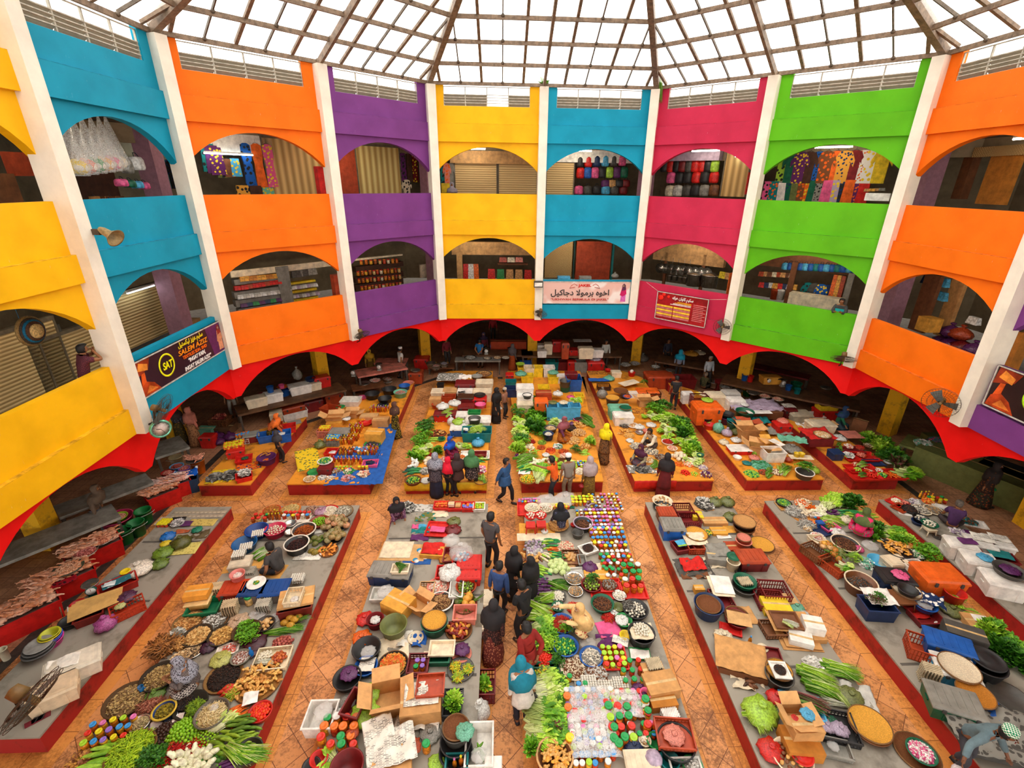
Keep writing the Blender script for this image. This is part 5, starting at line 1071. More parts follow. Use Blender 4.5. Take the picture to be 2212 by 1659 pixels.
BG('K2',418,750,50,(220,206,190),'clear crumpled bag before egg trays',3,.4,clear=True);BG('K2',310,790,62,(190,160,130),'clear bag of brown beans',1,.5);BG('K2',530,760,36,(230,220,200),'clear bag beside maroon crate',2,.4,clear=True)
B('K2',360,850,78,'woven_basket',(86,60,36),'woven basket of bright green herbs',.16,weave=1)
for k in range(9):P=Q('K2',360+44*cos(k*2.4)*(k>0)*(.6+.4*(k%2)),838+40*sin(k*2.4)*(k>0),.15,.1);o=greens('herb',k,'mid');put(o,P,k*1.7,.95);tag(o,'bright green herb bunch in woven basket','herbs','herbs in woven basket')
B('K2',468,808,52,'basin',(58,48,40),'dark basin of big tan potatoes',.12,('h','potato',12,'big tan potato in dark basin',(214,166,100),.04));heap('potato',Q('K2',465,780,.1,.1),.05,1,'largest tan yam in dark basin','yam in basin','yam',.02,(220,180,120),1.9)
H('K2',630,790,46,'pineapple',5,'ripe pineapple at edge below maroon crate','pineapple',(190,140,40),.08,0.1)
for k in range(7):o=greens('thin',k,cyc(['mid','dark'],k));X('K2',520+k*20,868-k*4,o,'long green bean bundle below pineapples','beans',.15,0,.01,'long beans below pineapples')
H('K2',575,912,60,'onion',34,'red-brown onion in loose pile by platform edge','onion',[(170,80,70),(196,110,90)],.08,sq=.7)
o=crate(.66,.5,.1,(232,216,180),True,'crate');X('K2',512,1010,o,'cream lattice crate of garlic and onions','crate',.1,.1);H('K2',468,995,38,'garlic',26,'garlic bulb in cream crate','garlic',None,.05,base=.05);H('K2',548,1000,40,'onion',22,'brown onion in cream crate','onion',[(206,110,50),(190,90,60)],.05,base=.05)
for k in range(3):o=greens('thin',k,'white');X('K2',455+k*10,1042,o,'spring onion bundle in cream crate','spring onions',.1,0,.06,'spring onions in cream crate',.7)
BG('K2',410,915,66,(70,26,40),'dark plum plastic bag of sausages, upper',0,.5,alpha=.9);BG('K2',390,955,50,(84,40,50),'dark plum plastic bag of sausages, lower',3,.4)
o=jar('blue',3,1.1,'bottle');recolor(o,[M((16,110,190),.3)]);X('K2',395,1005,o,'blue plastic bottle beside cream crate','bottle',0)
o=crate(.4,.26,.06,(240,228,214),False,'tray');X('K2',255,968,o,'white tray of red meat packets','tray',.2);PL('K2',255,966,38,'flake',(206,90,70),'red meat packets in white tray','meat',(240,220,210),.03,.04,60,base=.03)
B('K2',325,1005,50,'basin',(120,116,100),'grey basin of packed shallots',.1,('p','ball','shallots in grey basin',(150,96,80),(220,210,200)))
BG('K2',205,1010,60,(176,176,90),'open net bag of cabbage leaves',2,.45);BG('K2',130,935,46,(60,24,48),'dark purple bag behind seated peeler',1,.5)
B('K2',226,1120,104,'winnowing_tray',(150,110,60),'large round tray of black tamarind',.05,('p','ball','black tamarind heaped on large tray',(56,30,14),(34,20,10)))
B('K2',430,1150,128,'winnowing_tray',(170,120,60),'very large round tray of ginger roots',.05);H('K2',425,1140,112,'ginger',60,'ginger root on very large round tray','ginger',[(214,160,80),(190,130,60),(230,184,100)],.1)
H('K2',250,1200,36,'sweet_potato',8,'bright red beet root bunch below tamarind','root',(206,60,30),.06,.6);PL('K2',270,1225,40,'stick',(150,176,40),'long root stalks lying over red beets','stalks',(196,150,50),.06,.09,70)
SH('K2',385,1250,.26,.24,(244,240,232),'crumpled white paper above tomatoes',4,.3,.12,'paper','paper',.03)
B('K2',440,1325,66,'basin',(190,30,20),'red basin of ripe tomatoes',.12,('h','tomato',46,'ripe tomato in red basin',[(226,40,14),(236,80,20)],.08))
H('K2',290,1345,62,'carrot',34,'orange carrot heaped beside tomato basin','carrot',None,.09,.7)
B('K2',155,1335,88,'basin',(96,88,76),'grey basin of white bean sprouts',.14,('p','stick','white bean sprouts in grey basin',(236,214,160),(206,180,120)),fh=.1);BG('K2',160,1290,28,(240,224,190),'small clear bag on bean sprouts',1,.5,base=.14,clear=True)
for k in range(4):o=greens('stalk',k,'pale');X('K2',190+k*16,1410,o,'pale green flat bean bundle below sprouts','beans',.9,0,.04,'pale beans below sprouts',.9)
H('K2',340,1415,80,'cucumber',20,'dark green ridged gourd lying below tomatoes','gourd',[(84,120,30),(110,146,40)],.12,.1,1.25)
H('K2',240,1515,76,'gourd',12,'long pale green cucumber in front row','cucumber',[(140,170,40),(116,150,30)],.12,-.25,.8);H('K2',350,1505,50,'cucumber',12,'short striped cucumber at platform edge','cucumber',[(150,180,50),(120,160,40)],.1,.3)
B('K2',370,1560,76,'basin',(40,44,34),'black basin of long beans hanging over edge',.16)
for k in range(10):o=greens('thin',k,cyc(['light','mid'],k));X('K2',290+k*14,1590-(k%3)*14,o,'thin green bean bundle in front row','beans',-.5+.05*k,0,.12,'beans in front row',1.1)
H('K2',245,1640,40,'eggplant',9,'purple eggplant at bottom edge','eggplant',None,.05,.3);H('K2',140,1610,40,'broc',5,'broccoli head at bottom edge','broccoli',None,.06)
H('K2',45,1630,60,'cauli',7,'creamy cauliflower head at bottom edge','cauliflower',None,.06)
B('K1',1105,795,82,'winnowing_tray',(140,110,66),'round tray of split dried fish',.05,('p','flake','split dried fish on round tray',(222,170,100),(170,110,50)));B('K1',1258,790,76,'winnowing_tray',(140,100,60),'round tray of silver anchovies',.05,('p','flake','silver anchovies on round tray',(226,226,216),(120,110,96)))
B('K1',1160,875,80,'woven_basket',(70,56,40),'dark-rimmed basket of pale dried shrimp, left of two',.1,('p','flake','pale dried shrimp in left dark-rimmed basket',(230,190,120),(200,150,80)),weave=1,fh=.08);B('K1',1308,872,80,'woven_basket',(60,50,36),'dark-rimmed basket of pale dried shrimp, right of two',.1,('p','flake','pale dried shrimp in right dark-rimmed basket',(222,176,96),(180,130,60)),weave=1,fh=.08)
PL('K1',960,940,78,'stick',(170,110,50),'stiff brown dried fish sticks piled at platform edge','dried fish',(120,74,30),.14,.12,200);PL('K1',1035,875,44,'flake',(206,206,196),'silver salted fish fanned above brown sticks','salted fish',(140,136,120),.1,.07,120);PL('K1',1060,930,40,'stick',(214,160,90),'yellow dried fish behind seated peeler','dried fish',(160,110,50),.1,.09,110)
B('K1',1135,965,56,'metal_pan',None,'steel plate of dried fish before peeler',.04,('p','flake','dried fish on steel plate',(214,180,130),(90,70,50)))
PL('K1',1060,1010,48,'flake',(230,200,150),'loose dried fish in front of peeler','dried fish',(180,140,90),.06,.05,120)
B('K1',935,1115,98,'woven_basket',(56,46,34),'black-rimmed basket of tan dried fish left of peeler',.12,('p','flake','tan dried fish in black-rimmed basket',(190,160,96),(130,100,56)),weave=1,fh=.08)
B('K1',742,1255,112,'woven_basket',(90,66,40),'widest flat basket of tan anchovies at platform edge',.1,('p','flake','tan anchovies in widest flat basket',(186,156,96),(130,100,60)),weave=1,fh=.09)
o=MB().lathe([(.04,0),(.05,.1),(.044,.1),(.035,.01),(.0001,.01)],14,cap=False).tube([(.05,0,.08),(.085,0,.06),(.05,0,.03)],.007,5).obj('mug',[M((20,96,150),.3)]);X('K1',830,1190,o,'blue plastic mug on rim of widest basket','mug',0,.05,.12)
BG('K1',905,1215,58,(110,150,60),'pale green plastic bag of leaves',2,.45,alpha=.85);PL('K1',880,1290,84,'stick',(150,80,60),'brown dried sausages wrapped in clear plastic','sausages',(196,130,100),.1,.07,150,.55,.4)
B('K1',965,1318,56,'bowl',(24,60,120),'blue bowl of olive pickles',.12,('p','ball','olive pickles in blue bowl',(150,130,20),(110,96,16)),rim=(214,180,60));B('K1',820,1395,56,'metal_pan',None,'dented metal bowl of seeds',.08,('p','ball','pale seeds in dented bowl',(190,170,120),(150,130,90)))
B('K1',635,1455,104,'tray',(36,34,32),'black round tray of colourful-lidded jars',.05,tp=.95);JR('K1',640,1435,5,3,'on black round tray',['lime','pink','yellow','blue','pink','red','purple'],.15,.16,'jar',.2,(0,1,2),.03)
B('K1',1120,1285,92,'woven_basket',(50,44,34),'black-rimmed basket of black beans and green chillies',.08,weave=1);PL('K1',1085,1270,50,'ball',(50,32,20),'black beans in left half of basket','beans',(26,18,14),.05,.03,200,base=.05);PL('K1',1150,1300,50,'stick',(130,160,20),'green chillies in right half of basket','chillies',(96,130,20),.07,.06,160,base=.05)
B('K1',1000,1350,36,'metal_pan',None,'small steel dish below olive pickles',.04);SH('K1',990,1380,.5,.25,(222,206,196),'wrinkled clear plastic between bowls',5,.3,wr=.05)
H('K1',1075,1440,92,'lime',85,'green lime in large heap','lime',[(130,186,24),(150,200,40)],.11);H('K1',1190,1480,80,'lime',70,'small green lime in heap beside large one','lime',[(150,196,30),(120,170,24)],.07,None,.75)
H('K1',955,1455,76,'tamarillo',55,'small dark palm seed heaped beside limes','seed',None,.07)
B('K1',768,1560,128,'woven_basket',(120,84,44),'large woven basket of pale green chillies',.12,weave=1);PL('K1',766,1550,118,'stick',(176,206,30),'pale green chillies heaped in large woven basket','chillies',(140,176,20),.14,.075,420,base=.06)
H('K1',610,1580,84,'gourd',11,'fat pale green gourd at near corner','gourd',[(130,180,40),(160,200,60)],.09,.15,1.05);PL('K1',470,1620,66,'flake',(200,140,60),'ginger flowers and bags at bottom left edge','roots',(150,90,50),.08,.06,120)
PL('K1',985,1590,86,'stick',(214,20,8),'bright red chillies heaped at bottom edge','chillies',(150,10,6),.13,.06,420);PL('K1',1140,1545,56,'stick',(206,24,10),'red chillies between limes and cucumbers','chillies',(140,10,10),.09,.06,200)
for k in range(8):o=greens('herb',k,'dark');X('K1',860+(k%4)*34,1590+(k//4)*36,o,'dark feathery herb bunch beside red chillies','herbs',k,0,.05,'herbs beside red chillies',1.1)
H('K1',1110,1640,50,'cauli',5,'white cauliflower below red chillies','cauliflower',None,.05)
# ================= compact lists of goods =================
CO=dict(blk=(40,38,38),wht=(236,230,220),red=(206,32,24),org=(232,100,26),brn=(120,72,40),tan=(206,160,104),yel=(236,200,40),grn=(40,140,70),dgr=(16,96,66),blu=(30,90,170),nvy=(30,50,90),teal=(20,120,120),sky=(80,170,210),pnk=(226,90,140),prp=(96,40,96),gry=(140,136,126),dgy=(80,76,70),crm=(230,212,180),mar=(120,26,28),lime=(160,200,60),olv=(110,116,60),card=(204,150,90),och=(190,120,40),gold=(224,160,60),egg=(240,226,206),sil=(200,196,186),sal=(222,130,110),lil=(180,160,180),choc=(70,40,24),ging=(216,164,90),mint=(110,180,150),wood=(110,74,46),rust=(176,66,30))
RV={(160,200,60):'lime',(240,226,206):'egg',(206,32,24):'red'}
KC=dict(b='basin',t='tray',k='woven_basket',o='bowl',p='plate',w='winnowing_tray',m='metal_pan',u='bucket',l='basket')
BN=[0]
def T(cr,text,z=BH):
 ZB[0]=z
 for ln in text.strip().split('\n'):
  ln=ln.strip()
  if not ln:continue
  hd_,*lb=[q.strip()for q in ln.split(';')];main,_,fl=hd_.partition('>');tk=main.split();base=rot=0.;kw={}
  args=[]
  for t in tk[1:]:
   if t[0]=='@':base=float(t[1:])
   elif t[0]=='r' and t[1:2]in '-.0123456789' and len(t)>1:rot=float(t[1:])
   elif t in CO:args.append(CO[t])
   elif '/' in t and t.split('/')[0]in CO:args.append([CO[q]for q in t.split('/')])
   else:
    try:args.append(float(t))
    except ValueError:args.append(t)
  c,x,y,a=tk[0],args[0],args[1],args[2:]
  if c in 'hj':a=[a[0]]+[RV.get(q,q)if k<(1 if c=='h' else 2)and isinstance(q,tuple)else q for k,q in enumerate(a[1:])]
  L0=lb[0]if lb else None
  one=lambda q:q[0]if isinstance(q,list)else q
  two=lambda q:q[1]if isinstance(q,list)else tuple(int(v*.68)for v in q)
  if c=='b':
   fill=None
   if fl:
    f=[CO[q]if q in CO else([CO[s]for s in q.split('/')]if '/' in q else q)for q in fl.split()]
    fill=('p',f[1],lb[1],one(f[2]),two(f[2]))if f[0]=='p' else('h',RV.get(f[1],f[1])if isinstance(f[1],tuple)else f[1],int(f[2]),lb[1],f[3]if len(f)>3 else None,.06)
   B(cr,x,y,a[0],KC[a[1]],a[2]if a[2]!='-' else None,L0,a[3],fill,a[4]if len(a)>4 else None,1 if a[1]in 'kl' else 0,base=base)
  elif c=='c':
   ty,w_,d_,h_,cc=a;c1,c2=one(cc),(cc[1]if isinstance(cc,list)else one(cc))
   o={'C':lambda:crate(w_,d_,h_,c1),'S':lambda:crate(w_,d_,h_,c1,False,'tray' if h_<.13 else 'bin'),'K':lambda:cooler(w_,d_,h_,c1,c2),'R':lambda:cooler(w_,d_,h_,c1,c2,'storage_bin',5),'F':lambda:foam_box(w_,d_,h_,True,c1),'f':lambda:foam_box(w_,d_,h_,False,c1),'X':lambda:carton(w_,d_,h_,False,c1),'O':lambda:carton(w_,d_,h_,True,c1)}[ty]()
   X(cr,x,y,o,L0,{'C':'crate','S':'bin','K':'cooler','R':'bin','F':'foam box','f':'foam box','X':'box','O':'box'}[ty],rot,h_,base)
  elif c=='g':BG(cr,x,y,a[0],a[1],L0,int(x+y)%4,a[2]if len(a)>2 else .55,base=base,clear=(a[1]==CO['sil']),alpha=.92)
  elif c=='s':SH(cr,x,y,a[0],a[1],NEWS if a[2]=='news' else(FLO(*a[2],9)if isinstance(a[2],list)else a[2]),L0,int(x)%9,rot,base,'newspaper' if a[2]=='news' else 'cloth','newspaper' if a[2]=='news' else 'cloth',a[3]if len(a)>3 else .015)
  elif c=='h':H(cr,x,y,a[0],a[1],int(a[2]),L0,a[1].replace('greenchili','chilli').replace('tamarillo','fruit').replace('cauli','cauliflower').replace('broc','broccoli').replace('melon','pumpkin').replace('nut','fruit'),a[3]if len(a)>3 and a[3]!='-' else None,a[4]if len(a)>4 else .06,rot if rot else None,a[5]if len(a)>5 else 1.,base=base)
  elif c=='p':PL(cr,x,y,a[0],a[1],one(a[2]),L0,'goods',two(a[2]),a[3]if len(a)>3 else .08,a[4]if len(a)>4 else .04,int(a[5])if len(a)>5 else 200,base=base)
  elif c=='v':
   P=Q(cr,x,y,.06,base);n=int(a[2]);sx,sy=a[3],a[4]
   for k in range(n):
    q=math.sqrt((k+.5)/n);an=k*2.4;u,v=x+sx*q*cos(an),y+sy*q*sin(an);P=Q(cr,u,v,.06,base)
    o=greens(a[0],k,cyc(a[1].split('+'),k*3+k//4));f=(a[5]if len(a)>5 else 1)*ru(.85,1.15);put(o,P+Vector((0,0,.07*(1-q*q))),rot+ru(-.35,.35)if rot else ru(0,6.3),f)
    tag(o,L0,'beans' if a[0]=='thin' else 'greens',L0)
  elif c=='j':JR(cr,x,y,int(a[0]),int(a[1]),L0,a[2].split('+'),a[3],a[4]if len(a)>4 else a[3],a[5]if len(a)>5 else 'jar',rot,tuple(int(q)for q in str(a[6]))if len(a)>6 and isinstance(a[6],str)else(0,1,2,5,3),base,.04)
  elif c=='e':tray_stack(Q(cr,x,y,.03*a[0],base),int(a[0]),rot,L0,L0,(lb[1],lb[1])if len(lb)>1 else None,a[1]if len(a)>1 else(190,172,140))
  elif c=='d':o=MB().box(-a[0]/2,a[0]/2,-a[1]/2,a[1]/2,0,.008).obj('cardboard_sheet',[M(a[2],.85,.15,3)]);BN[0]+=1;X(cr,x,y,o,L0,'cardboard',rot,0,base+.001*(BN[0]%7))
  elif c=='n':o=stool(a[0],a[1],a[2]);X(cr,x,y,o,L0,'stool',rot,a[2],base)
  elif c=='y':o=scale_dial(a[0]);X(cr,x,y,o,L0,'scale',rot,.3,base)
  elif c=='l':o=disc_lid(max(.08,r2(SZ(cr,Q(cr,x,y),a[0]))),a[1]);X(cr,x,y,o,L0,'lid',0,.02,base)
  # --- N2: newspapers, cardboard, rainbow mat ---
T('K3','''
p 625 120 46 flake sil/dgy .16 .06 160;heap of silver foil packets beside seated woman in black
s 715 130 .6 .34 sil/gry .03;stack of flat silver packets at back of platform
s 735 185 .6 .35 olv/teal .05;jumble of blue and olive plastic behind coloured cloths
c 825 108 S .42 .34 .12 red;red tray of orange-lidded bottles
j 825 100 6 3 red+orange .062 .09 small;in red tray of orange-lidded bottles
c 905 112 S .42 .34 .12 red;red tray holding brown paper packs
c 885 100 X .18 .14 .1 crm @.06;cream paper pack in red tray
c 925 108 X .16 .2 .06 card @.06;brown paper pack in red tray
c 983 112 S .38 .34 .14 red;red lattice tray of purple-lidded bottles
j 983 105 5 4 purple+orange+blue .065 .075 small;in red tray of purple-lidded bottles
c 1048 115 f .34 .34 .12 wht;white tray of yellow-lidded jars
j 1048 108 4 3 yellow+lime .08 .1 small;in white tray at back right corner
s 820 165 .5 .3 crm .03;pale folded sheets before red trays
g 900 200 42 olv;olive plastic bag behind pink cloth
c 805 250 S .62 .6 .06 red r-.1;flat red tray under a pink cloth
s 805 255 .42 .22 pnk r-.1 @.06;magenta cloth on flat red tray
s 690 238 .35 .2 pnk .04;pink crumpled cloth left of flat tray
s 705 262 .5 .22 teal .04;teal folded cloth above purple one
s 700 305 .5 .25 prp .04;purple folded cloth below teal one
s 725 240 .3 .16 sky .04;light blue folded cloth
d 600 390 1.2 .62 tan r-.05;brown mat under rainbow sheet
s 565 375 .8 .62 crm r-.03 .006;blank cream half of rainbow mat
c 778 372 X .62 .46 .12 gold r-.1;yellow carton under red plastic
s 778 365 .56 .44 red r-.1 @.13 .05;glossy red plastic spread on yellow carton
g 895 250 48 mar;dark purple net bag behind drink cups
g 885 315 52 sil .7 @.1;clear bag of pastel lids, upper of two
c 910 400 S .6 .5 .14 mar;red tray under clear bag of pastel lids
b 955 430 66 b red .26;red basin holding clear bag of pastel lids
g 942 395 70 sil .9 @.2;clear bag of pastel lids, lower of two
h 950 410 44 garlic 16 lil/sky/wht .08 1.5 @.26;pastel cup lid seen inside clear bag
c 990 440 R .62 .5 .3 red;bright red lidded bin at right edge, upper
c 990 500 R .6 .5 .26 red;bright red lidded bin at right edge, lower
c 870 500 S .6 .4 .2 red;red bin under white carrier bag
g 875 510 66 wht .8 @.14;white carrier bag lying on red bin
g 850 420 40 och .5;brown paper bag beside red basin
c 480 480 R .62 .5 .36 nvy/gry r-.1;navy storage bin with grey ribbed lid, left of two
c 575 490 R .6 .5 .34 nvy/gry r-.1;navy storage bin with grey ribbed lid, right of two
c 585 480 f .4 .26 .1 crm @.34;pale lattice tray of green okra on right grey lid
v 585 468 thin dark 4 14 14 .6 @.4;okra bundle in tray on grey lid
c 475 630 S .46 .36 .14 sil;clear plastic tub at left edge
g 495 610 48 sil .6 @.1;crumpled clear bag in clear tub
c 572 670 X .62 .5 .3 gold r-.5;closed yellow carton with red stamps
c 690 680 O .46 .34 .2 card r-.6;open brown carton beside stamped one
c 740 600 C .34 .4 .16 tan;pale lattice tray behind onion basin
b 808 585 62 b sal .12 >p flake egg/sal;salmon basin of sliced garlic;sliced garlic in salmon basin
b 822 678 72 b blk .12 wht >p stick tan/brn;cream-rimmed basin of light brown roots;light brown roots in cream-rimmed basin
b 972 585 60 b rust .14 >h lime 34 olv/lime;rust-coloured bowl of small green limes;small green lime in rust-coloured bowl
c 915 600 f .3 .5 .2 wht;white foam tray behind rust bowl
b 965 690 70 w mar .05;tray of pineapples at right edge
h 965 670 50 pineapple 6 gold/olv .1 1.1 @.04;pineapple heaped on tray at right edge
c 965 740 S .5 .4 .2 sal;salmon bin below pineapples
b 785 795 78 b dgr .26;deep dark green tub with a wooden chopping board
b 785 785 72 w gold .04 @.26;round brown board on dark green tub
b 545 810 76 b olv .26;deep empty olive tub
g 375 770 52 red .5;red net bag of chillies at left edge
b 437 780 50 l mar .2;purple lattice basket at left edge
g 435 775 30 wht .6 @.12;white bag in purple lattice basket
g 357 880 56 org .4;orange net bag of dried roots
b 385 950 78 b blk .2;black basin of crumpled clear plastic
g 395 960 44 sil .4 @.08;crumpled clear plastic in black basin
b 272 1125 76 b blk .16;black round basin with a purple bag
g 280 1090 52 prp .4 @.1;dark purple bag in black round basin
b 382 1055 64 b blu .12;sky blue basin with a folded newspaper
s 390 1050 .3 .3 news @.12;newspaper folded over sky blue basin
s 545 960 .62 .6 crm .05 r.2;big crumpled sheet under orange seed tray
b 540 1045 86 w blk .05 @.05 >p flake org/gold;dark-rimmed round tray of orange seeds;orange seeds on dark-rimmed tray
s 610 900 .3 .4 news .04;newspaper standing behind seed tray
b 930 840 78 w brn .06;round tray of sweet potatoes
h 925 830 62 sweet_potato 32 rust/gold/mar .08 @.04;sweet potato on round tray
s 700 900 .3 .4 blu .06;blue plastic wrapper between tubs
b 675 890 42 o crm .05;cream dish behind blue wrapper
c 830 950 S .5 .34 .08 crm @.14;cream shallow tray with herb scraps
c 815 1005 S .4 .24 .14 dgr;green crate below cream tray
g 948 950 46 prp .55 @.06;round purple knotted bag
b 945 985 58 p sal .03;pink plate under purple bag
c 690 1040 C .4 .42 .16 mar;maroon crate of green-lidded jars
j 700 1045 2 2 green+purple .13 .13 jar;in maroon crate
d 790 1010 .5 .3 crm;cream board below cream tray
b 940 1075 76 t dgy .04;dark round tray with three heaps of chillies
p 908 1062 28 stick lime/yel .04 .06 60 @.03;first heap of yellow-green chillies, upper left on dark tray
p 985 1075 28 stick lime/yel .04 .06 60 @.03;second heap of yellow-green chillies, right on dark tray
p 925 1122 32 stick lime/yel .04 .06 70 @.03;third heap of yellow-green chillies, lowest on dark tray
c 500 1220 O .52 .5 .34 card r.2;tall open brown carton with blue print
g 395 1215 66 lime .6 @.05;pale green bag of cabbage behind open carton
g 375 1330 84 lime .5 @.05;pale green netted bag of beans, lower
g 270 1260 50 gry .5;grey-green bag at left edge
c 320 1270 S .5 .34 .3 mar r1.3;dark red bin holding cabbage bag
c 705 1260 X .72 .5 .36 card r.1;large closed carton with dark lettering
s 710 1220 .62 .44 news r.1 @.37;newspaper on large carton
c 762 1165 C .5 .42 .08 rust r.05 @.38;rust-coloured upturned lattice crate on carton
c 895 1270 C .34 .5 .16 blk;black crate of fresh green leaves
v 895 1280 leafy light+mid 6 26 50 .8 @.12;fresh green leaf bunch in black crate
c 1080 1150 C .42 .52 .3 mar @-.45;dark maroon crate standing on aisle floor
v 1075 1165 leafy mid+light 4 26 24 .7 @-.25;leafy stalk in maroon aisle crate
h 1095 1160 20 banana 3 - .04 @-.2;yellow banana in maroon aisle crate
g 1050 1330 66 wht 1.3 @-.3;tall white carrier bag at platform edge
c 115 1340 f .5 .5 .3 wht @-.1;white foam box with clear plastic hanging over left edge
g 130 1310 54 sil .6 @.15;clear plastic bag in left foam box
g 225 1330 46 wht .5;white and blue plastic bags by left foam box
j 225 1430 4 3 red+orange+green+white .17 .17 big;of pickles at left front edge
j 245 1530 3 1 red+green .19 .2 big;of pickles in front row at left edge
g 300 1440 40 rust .5 @.14;orange net of chillies on pickle jars
s 690 1375 .8 .36 news r-.1 @.05 .05;crumpled newspaper below lettered carton
s 455 1430 .5 .42 news r.4 @.3 .04;red-headlined newspaper over bag of beans
s 530 1530 .8 .62 news r.3 @.3 .05;widest open newspaper in foreground
c 520 1600 X .7 .6 .26 card r.2;brown carton hidden under newspapers
g 650 1520 56 rust .5 @.1;bag of red and white cloth beside newspapers
g 760 1440 66 gry .4;grey plastic bag behind green-lidded jar
j 735 1530 1 1 green .2 .2 big;standing alone before grey bag
b 912 1560 98 b blk .12;wide black basin, lowest in stack with board
b 910 1500 92 b blk .12 @.1;black basin, middle in stack with board
b 912 1425 84 b dgy .26 @.12;deep dark tub carrying cut brown board
b 912 1415 78 w brn .04 @.38;cut brown round board on deep dark tub
g 965 1430 56 mint .6 @.42;pale green carrier bag on cut brown board
c 1050 1510 f .46 .7 .26 wht @-.1;long white foam box of cucumbers at right edge
h 1050 1545 30 cucumber 3 - .03 @.05;cucumber in long white foam box
g 1045 1570 46 sil .6 @.1;clear plastic in long white foam box
c 1130 1640 F .3 .3 .3 wht @-.2;small white foam box at bottom edge
c 915 1630 S .36 .3 .16 teal;teal basket of cleaning bottles
j 925 1620 2 1 pink+yellow .11 .1 bottle;in teal basket
g 795 1610 50 lime .4;clear bag of red and green long peppers
b 270 1640 90 b mar .26;big terracotta tub at bottom edge
b 105 1600 46 o red .12;red striped bowl at bottom left
v 180 1590 stalk light 2 20 20 .9;pale green vegetable over red bowl
b 60 1645 50 t blk .05;black coil tray in bottom left corner
c 1088 650 F .34 .5 .3 crm @-.3;tall narrow foam box standing on aisle floor, upper
c 1060 790 F .34 .5 .3 crm @-.3;tall narrow foam box standing on aisle floor, lower
''')
P=Q('K3',690,410);mb=MB();mb.box(-.36,.36,-.32,.32,0,.006,0)
for(x,y,r)in((.0,.2,.12),(.16,-.02,.13),(-.05,-.15,.11)):
 for k,cc in enumerate((1,2,3)):mb.lathe([(r*(1-k*.2),.006),(r*(1-k*.2),.0075+k*.001),(.0001,.0075+k*.001)],18,cc,T=movm((x,y,0)))
 mb.lathe([(r*.55,.006),(r*.55,.012),(.0001,.012)],12,4,T=movm((x+.04,y-.05,0)))
o=mb.obj('rainbow_mat',[M((16,80,150),.6,.3,5),M((220,60,40)),M((236,180,40)),M((40,150,200)),M((240,240,236))]);o.location=P;tag(o,'blue half of the play mat with rainbows and clouds','mat')
